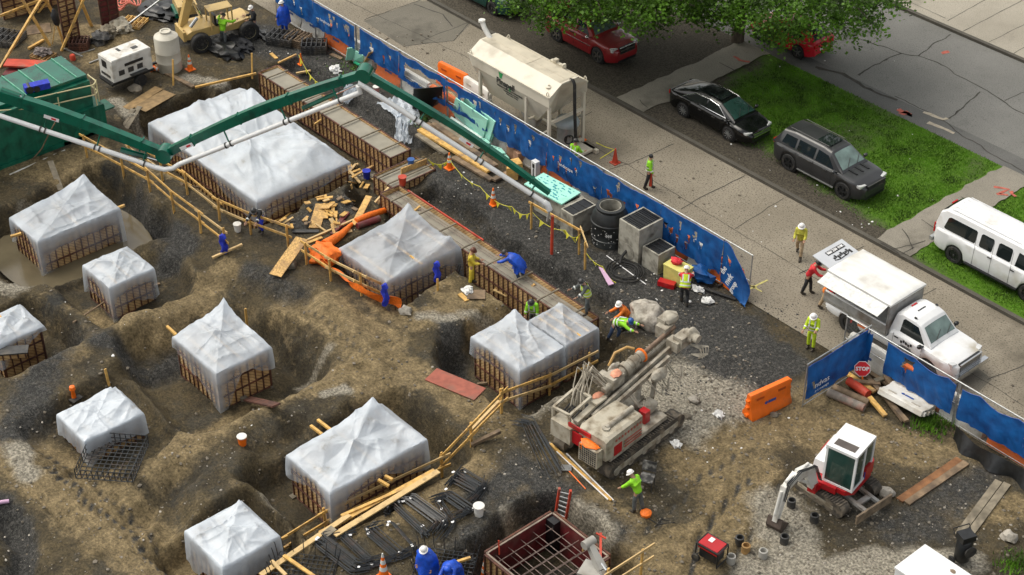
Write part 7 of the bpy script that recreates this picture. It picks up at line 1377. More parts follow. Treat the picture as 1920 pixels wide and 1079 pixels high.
for i, q in enumerate((((897, 258, .4), (910, 260, .4), (920, 268, .35), (905, 272, .35)), ((920, 272, .3), (940, 278, .3), (948, 288, .25), (925, 286, .25)), ((938, 292, .2), (950, 290, .2), (955, 297, .15), (945, 300, .15)))): t = slab(['mint foam offcut with black print under the boom pipe', 'second mint foam offcut beyond the boom pipe', 'small mint foam offcut nearest the barrier stencil'][i], q, m_foam, .05); scribble(t, (q[0], q[1], q[3]), 2, m_pblack)
t = slab('left mint foam sheet leaning on the orange barrier at the far fence', ((651, 90, .95), (665, 88, .95), (666, 111, .1), (648, 112, .1)), m_foam, .05); scribble(t, ((648, 112, .12), (666, 111, .12), (651, 90, .95)), 3); t = slab('right mint foam sheet leaning on the white barrier at the far fence', ((668, 95, .85), (683, 104, .85), (681, 120, .1), (664, 114, .1)), m_foam, .05); scribble(t, ((664, 114, .12), (681, 120, .12), (668, 95, .8)), 3)
tag(MB().path([at(665, 117, .1), at(675, 122, .25), at(688, 120, .15), at(680, 126, .3), at(690, 128, .1)], .07, 6).build('netting', mat('green_netting', (.02, .35, .18), .7, .4, 9)), 'tangle of green netting left of the leaning plywood sheet', 'netting')
slab('lilac foam board lying by the yellow flags', ((1122, 500, .35), (1130, 503, .35), (1151, 532, .15), (1141, 535, .15)), m_purp, .06)
# concrete basins, manhole drum
def basin(label, x, y, dx, dy, h, grate=True, holes=((0, -1, .35, .3),), rz=0):
    t = thing('concrete_basin', label, 'concrete basin', (x, y, H(x, y)-.02), rz); w_ = .12; b = MB()
    for c, d in (((0, -dy/2+w_/2), (dx, w_)), ((0, dy/2-w_/2), (dx, w_)), ((-dx/2+w_/2, 0), (w_, dy-2*w_)), ((dx/2-w_/2, 0), (w_, dy-2*w_))): b.box((c[0], c[1], h/2), (d[0], d[1], h))
    b.build('walls', m_concs, t)
    if grate:
        g = MB()
        for i in range(11): g.bar((-dx/2+.1+(dx-.2)*i/10, -dy/2+.08, h-.01), (-dx/2+.1+(dx-.2)*i/10, dy/2-.08, h-.01), .055, .03)
        for j in range(4): g.bar((-dx/2+.08, -dy/2+.1+(dy-.2)*j/3, h+.008), (dx/2-.08, -dy/2+.1+(dy-.2)*j/3, h+.008), .06, .03)
        g.box((0, 0, h-.05), (dx-.2, dy-.2, .02)); g.build('grate', m_black, t)
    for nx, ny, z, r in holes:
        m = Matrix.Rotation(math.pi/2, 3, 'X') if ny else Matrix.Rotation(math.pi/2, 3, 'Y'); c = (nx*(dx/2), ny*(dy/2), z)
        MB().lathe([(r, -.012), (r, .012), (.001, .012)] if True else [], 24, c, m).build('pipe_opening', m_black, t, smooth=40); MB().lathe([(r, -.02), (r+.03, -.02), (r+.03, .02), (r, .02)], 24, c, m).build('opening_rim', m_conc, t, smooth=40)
    return t
m_concs = mat('streaked_concrete', (.36, .345, .29), .85, .14, 3, dirt=(.10, .09, .07), dscale=2.2, damt=.42, bump=.2)
p = on(1190, 497); basin('tall concrete basin with black grate and a round hole trailing a black hose', p.x-.45, p.y+.72, 1.15, 1.35, 1.72, holes=((0, -1, .42, .30),)); p = on(1230, 518); basin('smaller concrete basin with black grate and a round side hole', p.x-.42, p.y+.52, .9, .95, .98, holes=((1, 0, .42, .27),))
basin('long concrete basin under the flat mint foam board', -44.1, 41.05, 1.95, 1.1, 1.12, False, holes=()); basin('concrete basin with black lid between the foam board and the manhole drum', -42.75, 40.9, .75, 1.3, 1.12, True, holes=())
p = on(1120, 465); t = thing('manhole_drum', 'large black manhole drum with an open round neck and pale specks', 'manhole drum', (p.x-.05, p.y+.72, p.z))
MB().lathe([(.72, 0), (.75, .02), (.75, .3), (.78, .32), (.78, .38), (.75, .40), (.75, 1.0), (.80, 1.03), (.80, 1.12), (.77, 1.15), (.74, 1.35), (.60, 1.62), (.56, 1.64), (.60, 1.66), (.60, 1.74), (.46, 1.75), (.44, 1.70), (.44, 1.0)], 36).build('shell', mat('black_drum_plastic', (.014, .016, .017), .4, .4, 4, dirt=(.07, .08, .08), dscale=1.0, damt=.25), t, smooth=35); MB().lathe([(.452, 1.2), (.452, 1.755), (.43, 1.755), (.43, 1.2)], 30).build('pale_liner', m_conc, t, smooth=40); MB().lathe([(.43, 1.25), (.001, 1.25)], 24).build('inner_floor', m_dark, t)
sp_ = MB(); r = random.Random(4)
for i in range(60): a = r.uniform(-2.6, 1.2); z = r.uniform(.1, 1.0); sp_.box((.757*math.cos(a), .757*math.sin(a), z), (.01, r.uniform(.015, .05), r.uniform(.015, .04)), a)
for i in range(9): sp_.box((.757*math.cos(-1.0+.04*i), .757*math.sin(-1.0+.04*i), .72), (.012, .022, .14 if i % 3 else .04), -1.0+.04*i)
sp_.build('pale_speck', m_debris, t)
hc = on(1172, 512); mb = MB()
for k in range(5): mb.path([hc+V((.42+.10*k)*math.cos(u)+.03*math.sin(3*u+k), (.36+.09*k)*math.sin(u), .04+.02*((k*2)%5)) for u in [2*math.pi*i/28 for i in range(28)]], .028, 6, closed=True)
q = on(1168, 492); mb.path([hc+V(-.5, .2, .1), q+V(-.1, 0, .2), q+V(-.1, .3, .4)], .06, 7); tag(mb.build('black_hose', m_rub, smooth=60), 'coiled black hose trailing out of the tall concrete basin', 'hose')
# yellow crate, cans etc
p = on(1270, 528); t = thing('crate', 'yellow crate with red rags on top near the fence end', 'crate', p, R(5)); MB().box((0, 0, .38), (.95, .62, .72), taper=1.04).build('box', m_crate, t); MB().box((0, 0, .76), (1.02, .68, .06)).build('rim', m_crate, t)
tag(MB().blob(p+V(-.15, .05, .88), (.24, .18, .14), 3, (12, 8), .5, 3).build('red_rag', m_redc, smooth=30), 'red rags heaped on the yellow crate', 'rag'); tag(MB().box(p+V(-.05, -.55, .12), (.7, .3, .22), rz=.4).build('red_toolbox', m_redm), 'low red box in front of the yellow crate', 'box')
tag(MB().blob(p+V(.55, .75, .3), (.6, .35, .28), 7, (14, 8), .4, 2).build('cloth_heap', m_cloth, smooth=40), 'heap of blue cloth fallen behind the yellow crate', 'cloth')
q = at(1352, 500, .3); tag(MB().path([at(1338, 485, .5), at(1360, 495, .55), at(1375, 508, .4), at(1378, 518, .2), at(1365, 530, .1), at(1345, 537, .05)], .05, 8).build('black_pipe_loop', m_rub, smooth=60), 'black pipe looping out past the open end of the fence', 'pipe')
mb = MB().path([at(1255, 515, .2), at(1290, 528, .08), at(1330, 545, .06), at(1380, 562, .04)], .06, 8); tag(mb.build('black_pipe', m_rub, smooth=60), 'black pipe along the kerb below the yellow crate', 'pipe')
tag(MB().tube(at(1034, 492, -.3), at(1036, 405, 1.95), .065, n=10).build('red_pole', m_redpipe, smooth=40), 'upright orange red pole behind the blue poncho bending at the wall', 'pole')
# flags on rope
def bunting(label, pts, n, sag=.25, down=.28):
    P = [at(*q) for q in pts]; t = thing('flag_rope', label, 'flag rope', P[0]); ln = []; fl = MB()
    for a, b in zip(P[:-1], P[1:]): ln += [a.lerp(b, i/8)-V(0, 0, sag*4*(i/8)*(1-i/8)) for i in range(9)]
    MB().path(ln, .012, 5).build('rope', m_tape, t, True)
    for i in range(n):
        k = (i+.5)/n*(len(ln)-1); j = int(k); c = ln[j].lerp(ln[min(j+1, len(ln)-1)], k-j); d = (ln[min(j+1, len(ln)-1)]-ln[j]).normalized(); g = rnd.uniform(-.1, .1); MB().add([c-d*.12, c+d*.12, c+V(g, g, -down), c+V(g-.01, g+.01, -down)], [(0, 1, 2), (0, 1, 3)]).build('flag', m_tape, t, True)
    return t
bunting('yellow flag rope running along the gravel above the trench wall', [(803, 300, .6), (843, 300, .6), (900, 350, .5), (960, 388, .5), (998, 398, .8), (1060, 432, .8), (1088, 440, 1.2)], 20); bunting('yellow flag rope from the small cone to the trench wall', [(560, 103, .8), (596, 155, .3)], 4); bunting('loose yellow flags trailing by the lilac board', [(1096, 470, .5), (1130, 500, .25), (1155, 530, .15)], 6, .15)
tag(MB().path([at(1118, 268, .9), at(1135, 276, .6), at(1152, 281, .7), at(1125, 298, .3)], .02, 5).build('caution_tape', m_tape), 'yellow tape tied to the faded red street cone', 'tape')
# rags on posts
def rag(label, p, h=.8, w=.22):
    t = MB(); rings = []; w *= .75
    for i in range(8): k = i/7; rings.append([p+V((w*(.25+.85*math.sin(math.pi*(.1+.65*k))+.15*math.sin(i*2.3))*(1+.35*math.sin(3*u+i)))*math.cos(u)*.5+.05*math.sin(i*1.7), w*.5*math.sin(u)*(1+.4*math.sin(3*u+i)), h*(1-k)+.06*math.sin(2*u)*(i == 7)) for u in [2*math.pi*j/12 for j in range(12)]])
    return tag(t.loft(rings).build('blue_rag', m_bluerag, smooth=60), label, 'rag')
rag('blue rag tied to the end post of the left walkway rail', on(421, 476), .95, .34); rag('blue rag hanging on the rail beside the orange net', at(723, 572, .25), 1.0, .3); rag('blue rag over a short stake below the clear sheet', on(820, 540, .35), .9, .3); plank('timber_stake', 'short stake under the blue rag below the clear sheet', on(821, 546), on(821, 546)+V(0, 0, .6), .08, .05)
# orange net
N1 = [(578, 490), (600, 505), (640, 540), (690, 572), (745, 590)]; mb = MB(); P = [on(*q) for q in N1]
def netfn(u, v):
    k = u*(len(P)-1); i = min(int(k), len(P)-2); c = P[i].lerp(P[i+1], k-i); return c+V(-.10+.55*v*(1-u)**.5+.1*math.sin(9*u), .12+.55*(1-v)*0+.25*v+.12*math.sin(14*u+3*v), .06+.65*(1-v)*(.3+.7*abs(math.sin(5*u+.5)))+.06*math.sin(20*u+9*v))
mb.grid(60, 14, netfn); mb.blob(on(607, 487)+V(0, 0, .25), (.75, .6, .4), 3, (20, 12), .35, 2); pth = [on(640, 452)+V(0, 0, .2), on(672, 428)+V(0, 0, .3), on(690, 415)+V(0, 0, .2)]
tag(mb.build('safety_net', m_net, smooth=50), 'orange safety net sagging along the rail in front of the clear sheet', 'safety net')
tag(MB().path([on(668, 422)+V(0, 0, .2), on(692, 412)+V(0, 0, .22), on(722, 402)+V(0, 0, .2)], .13, 12).build('net_roll', m_net, smooth=50), 'rolled orange net lying in the lumber scatter', 'net roll'); tag(MB().path([on(610, 468)+V(0, 0, .2), on(640, 448)+V(0, 0, .2), on(660, 425)+V(0, 0, .12)], .2, 10, rs=[.24, .16, .08]).build('net_bunch', m_net, smooth=50), 'bunched orange net between the offcuts and the net at the rail', 'net')
log('maroon tube lying beside the rolled orange net', (670, 430), (712, 415), .14, m_redsteel); board('maroon form strip in the lumber scatter', (632, 425), (652, 402), .2, .08, m_redsteel); board('second maroon form strip near the orange net', (622, 442), (648, 418), .14, .08, m_redsteel)
# rebar: long straight bundle, bent bundles, cage, mats
def bundle(label, pts, n, r=.018, spread=.16, ends=0.0, m=m_rebar, tags=0):
    P = [on(*q) for q in pts]; t = thing('rebar_bundle', label, 'rebar', P[0], 0, 'bundles of dark rebar'); mb = MB(); rr = random.Random(int(pts[0][0]))
    n = int(n*.62)
    for i in range(n):
        ox, oz = rr.uniform(-spread, spread), abs(rr.gauss(0, .10)); oy = rr.uniform(-spread, spread)*.5; d = (P[-1]-P[0]).normalized(); s = V(-d.y, d.x, 0); e = rr.uniform(-ends, ends)
        mb.path([q+s*ox+d*oy+V(0, 0, r+oz+.06) for q in P[:-1]]+[P[-1]+s*ox*1.5+d*(oy+e)+V(0, 0, r+oz+.06)], r, 4)
    mb.build('bars', m, t, True)
    for i in range(tags):
        q = P[min(len(P)-1, i+(len(P) > 2))]+V(rr.uniform(-.2, .2), rr.uniform(-.2, .2), .16); MB().box(q, (.11, .08, .012), rz=rr.uniform(0, 3)).build('paper_tag', m_pwhite, t, True)
    return t
bundle('straight dark rebar bundle fanning out left of the drill rig', [(968, 795), (990, 800), (1036, 890)], 26, .016, .25, .3)
def ubend(label, c0, c1, leg0, leg1, n=26, sp=.22, tags=3):      # long bars with both ends bent the same way
    return bundle(label, [leg0, (c0[0]*.85+leg0[0]*.15, c0[1]*.85+leg0[1]*.15), (c0[0]*.95+c1[0]*.05, c0[1]*.95+c1[1]*.05), (c1[0]*.95+c0[0]*.05, c1[1]*.95+c0[1]*.05), (c1[0]*.85+leg1[0]*.15, c1[1]*.85+leg1[1]*.15), leg1], n, .019, sp, .1, tags=tags)
ubend('widest bent rebar bundle at the bottom beside the slim cone', (600, 1018), (668, 1070), (632, 1012), (706, 1060), 40, .30); ubend('second bent rebar bundle with long straight legs at the bottom', (640, 1010), (700, 1066), (664, 1003), (735, 1055), 22, .16); ubend('bent rebar bundle with white tags above the slim cone', (690, 997), (750, 1048), (712, 990), (778, 1036), 24, .2); ubend('thin bent bars beside the tagged rebar bundle', (735, 985), (775, 1030), (722, 984), (778, 1038), 5, .08, 3)
ubend('left leg of the largest bent rebar set', (742, 953), (792, 1000), (726, 968), (800, 1008), 24, .16); ubend('largest bent rebar set in the middle of the rebar yard', (765, 938), (828, 984), (742, 952), (815, 1000), 40, .26, 4); ubend('bent rebar set beside the white bucket', (838, 932), (882, 962), (815, 940), (856, 972), 34, .26); ubend('loose bent bars below the white bucket set', (826, 950), (850, 985), (824, 944), (828, 1014), 10, .16)
ubend('upper right bent rebar coil of the rebar yard', (862, 892), (908, 920), (846, 912), (888, 938), 34, .24); ubend('crossing bars in the upper right rebar coil', (852, 905), (900, 930), (862, 890), (905, 912), 14, .2, 2)
def cage(label, c, nx, ny, dx, dy, hgt, r=.014, m=m_rebar, hooks=False, rz=0, step=None):
    t = thing('rebar_cage', label, 'rebar cage', c, rz); mb = MB()
    for i in range(nx):
        x = -dx/2+dx*i/(nx-1); mb.path([V(x, -dy/2, hgt), V(x, -dy/2, .03), V(x, dy/2, .03), V(x, dy/2, hgt)] if hgt else [V(x, -dy/2, 0), V(x, dy/2, 0)], r, 5)
    for j in range(ny):
        y = -dy/2+dy*j/(ny-1); mb.path([V(-dx/2, y, hgt), V(-dx/2, y, .05), V(dx/2, y, .05), V(dx/2, y, hgt)] if hgt else [V(-dx/2, y, .03), V(dx/2, y, .03)], r, 5)
    if hgt:
        for z in (hgt*.5, hgt*.95): mb.path([V(-dx/2, -dy/2, z), V(dx/2, -dy/2, z), V(dx/2, dy/2, z), V(-dx/2, dy/2, z)], r, 5, closed=True)
    mb.build('bars', m, t); return t
cc = at(212, 868, -.1); cage('square rebar cage lying below the flat topped sheet', V(cc.x, cc.y, max(H(cc.x+a, cc.y+b) for a in (-1, 0, 1) for b in (-1, 0, 1))-.02), 11, 11, 2.0, 2.0, .45, .02, rz=R(43))
def mat_thing(label, px, py, dx, dy, rz):
    c = on(px, py); t = cage(label, c+V(0, 0, .05), 13, 9, dx, dy, 0, .013, rz=rz); mb = MB()
    for i in range(22):
        u = 2*math.pi*i/22; x, y = dx/2*max(-1, min(1, 1.3*math.cos(u))), dy/2*max(-1, min(1, 1.3*math.sin(u))); mb.path([V(x*.8, y*.8, .02), V(x, y, .06), V(x*1.08, y*1.08, .5+.1*math.sin(i*5)), V(x*1.12, y*1.12, .62)], .016, 5)
    mb.build('hooked_bars', m_rebar, t)
mat_thing('rebar mat with upright hooked ends at the bottom left of the rebar yard', 570, 1075, 2.0, 1.5, R(40)); mat_thing('rebar mat with hooked ends where two blue ponchos work', 835, 1062, 1.9, 1.3, R(38))
board('yellow timber on the rebar mat by the blue ponchos', (838, 1060), (882, 1046), .09, .08, m_wood, .4, .4)
# rocks and loose stones
t = on(1210, 607); tag(MB().blob(t+V(0, .1, .38), (.78, .62, .52), 12, (28, 18), .25, 1.6).build('boulder', m_rock, smooth=45), 'big pale boulder beside the trench end', 'boulder')
for lb, px, py, s in (('pale stone by the excavator blade', 1662, 928, .3), ('grey stone left of the alone orange barrier', 1452, 780, .16), ('pale flat stone on the ground left of the alone barrier', 1300, 700+52, .22), ('grey slab stone beside the drill track', 1306, 755, .17), ('square grey block beside the drill track', 1290, 783, .16), ('rounded stone on the path below the orange net', 760, 586, .28), ('pale stone in the lower right corner', 1892, 1010, .3), ('long grey stone below the sharp peaked sheet', 455, 747, .25), ('grey stone near the left block strip', 62, 645, .3), ('stone heap at the foot of the white generator', 255, 172, .35), ('dark stone by the walkway plank', 545, 500, .3)):
    p = on(px, py); tag(MB().blob(p+V(0, 0, s*.3), (s, s*.8, s*.55), int(px), (12, 8), .35, 1.5).build('stone', m_stone if 'grey' in lb or 'dark' in lb or 'heap' in lb else m_rock, smooth=40), lb, 'stone')
def scatter(name, label, cat, m, regions, n, smin, smax, flat=.6, seed=1, sub=(5, 3)):
    r = random.Random(seed); mb = MB()
    for i in range(n):
        x0_, y0_, x1_, y1_ = r.choice(regions); p = at(r.uniform(x0_, x1_), r.uniform(y0_, y1_)); z = Hs(p.x, p.y); s = smin+(smax-smin)*r.random()**3
        if z < -.9 and r.random() < .8: continue
        mb.blob((p.x, p.y, z+s*.2), (s*r.uniform(.7, 1.3), s*r.uniform(.7, 1.2), s*flat), i % 97, sub, .3, 1.3)
    return tag(mb.build(name, m), label, cat, None, 'stuff')
ALLSITE = [(0, 300, 1300, 1079), (300, 60, 900, 400), (700, 300, 1400, 1079), (1200, 720, 1920, 1079), (0, 500, 700, 1079), (900, 520, 1450, 1000)]
scatter('loose_stones', 'loose stones and clods strewn over the whole site', 'stones', m_stone, ALLSITE, 5200, .015, .085, seed=2); scatter('pale_rubble', 'pale rubble and chips strewn over the site', 'rubble', m_rock, [(1180, 700, 1420, 800), (1430, 940, 1900, 1079), (480, 40, 900, 400), (1060, 480, 1400, 720), (0, 780, 420, 1079), (900, 560, 1300, 900), (1440, 800, 1900, 1079), (60, 560, 900, 900)], 1500, .012, .06, seed=3); scatter('gravel', 'dark gravel by the street opening', 'gravel', m_dark, [(1090, 480, 1300, 640), (1240, 560, 1500, 740), (850, 330, 1080, 470), (470, 50, 700, 180)], 2600, .02, .06, seed=4, sub=(4, 2))
scatter('litter', 'white litter flecks strewn about the ground', 'litter', m_debris, [(480, 30, 760, 200), (850, 330, 1100, 520), (1180, 500, 1340, 570), (600, 300, 960, 560), (1460, 110, 1760, 440), (1250, 720, 1500, 900), (100, 560, 480, 800), (1340, 250, 1640, 460)], 210, .02, .07, .3, seed=5)
for lb, px, py, s in (('white paper roll sheet on the board by the clear sheet', 877, 549, .24), ('crumpled white bag by the kerb end', 1326, 567, .22), ('crumpled clear bag right of the drill rig', 1267, 836, .2), ('crumpled white cup right of the drill track', 1347, 780, .2), ('white clod bag near the fence end', 1308, 546, .22), ('white plastic bundle on the gravel at the boom knee', 628, 135, .3), ('white wrapper on the lumber stack beneath the boom pipe', 858, 268, .2)):
    p = on(px, py); tag(MB().blob(p+V(0, 0, s*.4), (s, s*.8, s*.55), int(px), (12, 8), .6, 3).build('white_bag', m_debris, smooth=25), lb, 'litter')
def crumple(label, pts, w):
    P = [on(*q) for q in pts]; mb = MB(); n = len(P)-1
    def fn(u, v):
        k = u*n; i = min(int(k), n-1); c = P[i].lerp(P[i+1], k-i); d = (P[i+1]-P[i]).normalized(); s = V(-d.y, d.x, 0); ww = w[0]+(w[1]-w[0])*u; return c+s*(v-.5)*ww*(1+.3*mn.noise(V(u*6, v*2, 1)))+V(0, 0, .12+.30*abs(mn.noise(V(u*7+v*4, v*6, 5)))+.16*abs(mn.noise(V(u*22, v*14, 2))))
    mb.grid(46, 24, fn); o = mb.build('crumpled_sheet', m_sheet, smooth=60); a = o.data.attributes.new('thin', 'FLOAT', 'POINT'); a.data.foreach_set('value', [.22]*len(o.data.vertices)); return tag(o, label, 'plastic sheet')
crumple('crumpled clear sheet on the slope behind the boom pipe', [(735, 192), (765, 222), (758, 275)], (1.6, .8)); crumple('small crumpled clear sheet under the boom knee', [(660, 168), (648, 200)], (1.1, .5))
# misc left/top things
def panel_up(label, pts, rows, m=m_ply):      # standing form panel: corner posts at bottom px
    a, b = at(*pts[0]), at(*pts[1]); hgt = pts[2]; t = thing('standing_formwork', label, 'formwork', a); d = (b-a); n = V(d.y, -d.x, 0).normalized(); MB().bar(a+V(0, 0, hgt/2), b+V(0, 0, hgt/2), .04, hgt).build('plywood_side', m, t, True); f = MB(); L_ = d.length; k = max(2, round(L_/.6))
    for i in range(k+1): f.bar(a+d*i/k+n*.05, a+d*i/k+n*.05+V(0, 0, hgt), .07, .08, n)
    for j in range(rows+1): z = hgt*j/rows; f.bar(a+n*.05+V(0, 0, z), b+n*.05+V(0, 0, z), .05, .05)
    f.build('steel_rib_frame', m_rust, t, True); return t
panel_up('wide standing form panel in the top left corner', ((8, 38), (118, 5), 3.0), 9); panel_up('narrow standing column form with a maroon edge in the top left', ((122, 88), (150, 78), 3.2), 12); panel_up('dark standing column form beside the salmon hose', ((192, 52), (224, 44), 2.8), 10, m_redsteel)
for lb, a, b in (('longest yellow brace crossing in the top left corner', (0, 128), (92, -25, 3.2)), ('second yellow brace of the first crossing pair', (94, 86), (30, -20, 3.0)), ('yellow brace leaning on the column form', (115, 96), (165, -20, 3.0)), ('yellow brace right of the column form', (172, 50), (140, -25, 2.8)), ('pale brace behind the survey tripod', (110, 42), (72, -22, 2.6)), ('short brace at the wide panel foot', (72, 24), (90, 2, .8))): plank('timber_brace', lb, on(*a[:2]), at(*b) if len(b) > 2 else on(*b), .13, .10, m_wood)
plank('waler', 'yellow waler across the wide panel in the top left corner', at(0, 30, .9), at(88, -4, .9), .1, .12, m_wood)
p = on(112, 82); t = thing('survey_tripod', 'black covered instrument on a yellow tripod beside the column form', 'tripod', p); 
for u in (0, 2.1, 4.2): MB().bar((.35*math.cos(u), .35*math.sin(u), 0), (.05*math.cos(u), .05*math.sin(u), 1.1), .05, .04).build('leg', m_wood, t)
MB().blob((0, 0, 1.4), (.2, .2, .42), 2, (10, 8), .2).build('black_cover', m_blk, t, smooth=50)
board('rusty red sheet of the stack in the left corner', (10, 118), (92, 122), .7, .08, m_redpipe, .45, .4); board('dark form panel under the rusty red sheet', (12, 133), (78, 140), 1.0, .12, m_redsteel, .2, .15); board('brown sheet lying under the first crossing braces', (50, 58), (95, 52), 1.0, .04, m_oldwood, .02, .02); board('yellow timber offcut near the crossing braces', (54, 94), (82, 78), .14, .1, m_wood); board('grey steel tube by the column form', (120, 93), (155, 108), .06, .06, m_steel); board('short grey steel tube by the column form', (146, 103), (178, 94), .05, .05, m_steel); board('bent grey tube near the white generator', (168, 121), (200, 108), .06, .06, m_steel); board('short grey tube by the chain pallet', (104, 107), (124, 113), .05, .05, m_steel); board('long grey tube leaning to the dark column form', (222, 60), (300, 0), .07, .07, m_steel, .2, .9)
for lb, px, py, dx, dy, h, m in (('stack of steel lattice frames at the left edge', 12, 78, 1.6, 1.3, .45, m_dark), ('pallet heaped with chain in the top left', 82, 108, 1.0, .8, .2, m_pallet), ('rusty square frame box at the column form foot', 150, 90, .9, .8, .5, m_rust), ('yellow pallet near the salmon hose', 252, 45, 1.1, 1.0, .15, m_wood), ('far stack of dark frames at the fence corner', 530, 80, 1.3, 1.0, .5, m_dark), ('dark lattice frame at the fence corner', 560, 82, 1.0, 1.0, .6, m_oldwood), ('near stack of dark frames at the fence corner', 590, 95, 1.2, .9, .5, m_dark)):
    p = on(px, py); t = thing('frame_stack', lb, 'stack', p, R(20+px % 40)); mb = MB()
    for k in range(max(2, int(h/.1))):
        for i in range(6): mb.bar((-dx/2+dx*i/5, -dy/2, .06+.1*k), (-dx/2+dx*i/5, dy/2, .06+.1*k), .05, .05)
        for s in (-1, 0, 1): mb.bar((-dx/2, s*dy/2, .02+.1*k), (dx/2, s*dy/2, .02+.1*k), .06, .04)
    mb.build('slats', m, t)
    if 'chain' in lb: MB().blob((0, 0, .32), (.4, .32, .15), 4, (18, 10), .6, 5).build('chain_heap', mat('rusty_chain', (.16, .13, .12), .6, .7, 14), t)
for lb, px, py, s, m in (('round grey rubber heap at the top left', 190, 78, (.5, .45, .3), m_dark), ('crumpled grey sheet heap at the top left', 205, 65, (.5, .4, .3), m_greywood), ('white stained heap at the dark column form', 228, 55, (.65, .5, .3), m_drillw), ('black hose heap at the top', 300, 25, (1.2, .8, .3), m_black), ('black plastic heap by the telehandler', 425, 100, (1.1, .6, .3), m_black), ('second black plastic heap by the telehandler', 450, 88, (.9, .4, .25), m_blk), ('black plastic roll at the fence post foot', 500, 72, (.9, .3, .2), m_black)):
    p = on(px, py); tag(MB().blob(p+V(0, 0, s[2]*.5), s, int(px), (22, 12), .45, 2.5).build('heap', m, smooth=45), lb, 'heap')
p = on(240, 20); mb = MB()
for k in range(6): mb.path([p+V(.5*math.cos(u)+.1*k-.3, .32*math.sin(u)+.12*k-.3, .35+.05*k+.15*math.sin(2*u+k)) for u in [2*math.pi*i/16 for i in range(16)]], .035, 5, closed=True)
tag(mb.build('salmon_hose', m_coil, smooth=50), 'salmon coloured hose coiled at the dark column form', 'hose')
p = on(137, 113); tag(MB().lathe([(.14, 0), (.14, .25), (.1, .3), (.001, .3)], 14, p).build('red_can', m_redpipe, smooth=40), 'small red can on the mud left of the generator', 'can')
tag(MB().path([on(830, 196)+V(.7*math.cos(u), .5*math.sin(u), .3+.05*i) for i in range(3) for u in [math.pi*(.1+.9*j/12) for j in range(13)]], .05, 6).build('yellow_hose', mat('tan_coil', (.5, .36, .15), .5), smooth=50), 'tan hose bundle left of the largest mint sheet', 'hose')
for i, (px, py, lb) in enumerate(((968, 295, 'brown block pile left half'), (980, 302, 'brown block pile right half'), (962, 330, 'orange wooden box under the boom tip'))):
    p = on(px, py); tag(MB().box(p+V(0, 0, .3), (.7, .5, .55), rz=.3+i).box(p+V(.1, .1, .65), (.5, .4, .2), rz=.8+i).build('block_pile', m_brick if i < 2 else m_wood), ('brown stacked blocks by the white stencilled barrier, ' + lb) if i < 2 else lb, 'blocks')
p = on(1004, 335); t = thing('white_bin', 'small white bin with black slots beside the orange barrier', 'bin', p); MB().box((0, 0, .45), (.3, .25, .9)).build('body', m_white, t); MB().box((0, -.13, .7), (.12, .02, .2)).box((0, -.13, .35), (.05, .02, .4)).build('slot', m_black, t)
# folding chair, shovel, hose, small cans on the right
p = on(1212, 915); t = thing('folding_chair', 'dirty black folding chair beside the stooping lime top person', 'chair', p, R(-60)); mdc = mat('dusty_black_seat', (.03, .03, .03), .6, .5, 5, dirt=(.3, .29, .27), dscale=4, damt=.4)
MB().box((0, 0, .46), (.5, .48, .03)).build('seat', mdc, t); MB().box((-.26, 0, .78), (.03, .5, .38), m=Matrix.Rotation(R(-12), 3, 'Y')).build('backrest', mdc, t)
for x, y in ((.2, .22), (.2, -.22), (-.22, .22), (-.22, -.22)): MB().tube((x, y, 0), (x*.9, y, .46), .016, n=6).build('leg', m_dark, t)
for y in (-.23, .23): MB().path([V(-.2, y, .45), V(-.3, y, .98)], .016, 6).build('back_post', m_dark, t)
p = on(1062, 880); t = thing('shovel', 'shovel with orange handle and pale blade below the drill rig', 'shovel', p); q = on(1098, 919); MB().tube(p+V(0, 0, .05), q+V(0, 0, .05), .022, n=6).build('handle', m_orange, t, True); MB().box(p+V(0, 0, .06), (.36, .3, .03), rz=.8).build('blade', m_steel, t, True)
mb = MB(); p = on(1211, 966); tag(MB().lathe([(.18, 0), (.2, .12), (.1, .2), (.001, .2)], 14, p).build('orange_reel', m_net, smooth=40), 'small orange reel on the mud by the stooping lime top person', 'reel')
tag(MB().path([on(1205, 968, .04), on(1235, 985, .04), on(1265, 982, .04), on(1240, 975, .04), on(1228, 990, .04)], .018, 5).build('extension_cord', m_rub, smooth=50), 'thin black cord on the mud by the orange reel', 'cord')
for i, (px, py, m, lb) in enumerate(((1526, 978, m_dark, 'open dark core tube nearest the excavator bucket'), (1537, 940, m_greym, 'grey concrete core beside the excavator track'), (1483, 950, m_dark, 'dark core tube behind the excavator arm'), (1386, 1020, m_dark, 'dark core tube at the pale ground edge'), (1398, 1035, m_pallet, 'brown core stub at the pale ground edge'), (1430, 1045, m_greym, 'grey core tube on the pale ground'), (1470, 1018, m_dark, 'low dark ring on the pale ground'), (1370, 1055, m_greym, 'small grey core beside the portable generator'))):
    p = on(px, py); t = thing('core_tube', lb, 'core tube', p); MB().lathe([(.15, 0), (.15, .3), (.11, .31), (.10, .15), (.001, .15)], 16).build('tube', m, t, smooth=40)
p = on(139, 747); tag(MB().box(p+V(0, 0, .03), (.5, .45, .04), rz=.2).build('rubber_base', m_rub), 'black rubber base under the small orange marker', 'base'); tag(MB().lathe([(.09, .05), (.07, .35), (.12, .42), (.10, .55), (.001, .58)], 12, p).build('orange_marker', m_orange, smooth=40), 'small orange marker left of the flat topped sheet', 'marker')
tag(MB().tube(on(-12, 948, .1), on(18, 944, .1), .07, n=10).build('pink_pipe', m_purp, smooth=40), 'pale pink pipe end at the left edge', 'pipe')
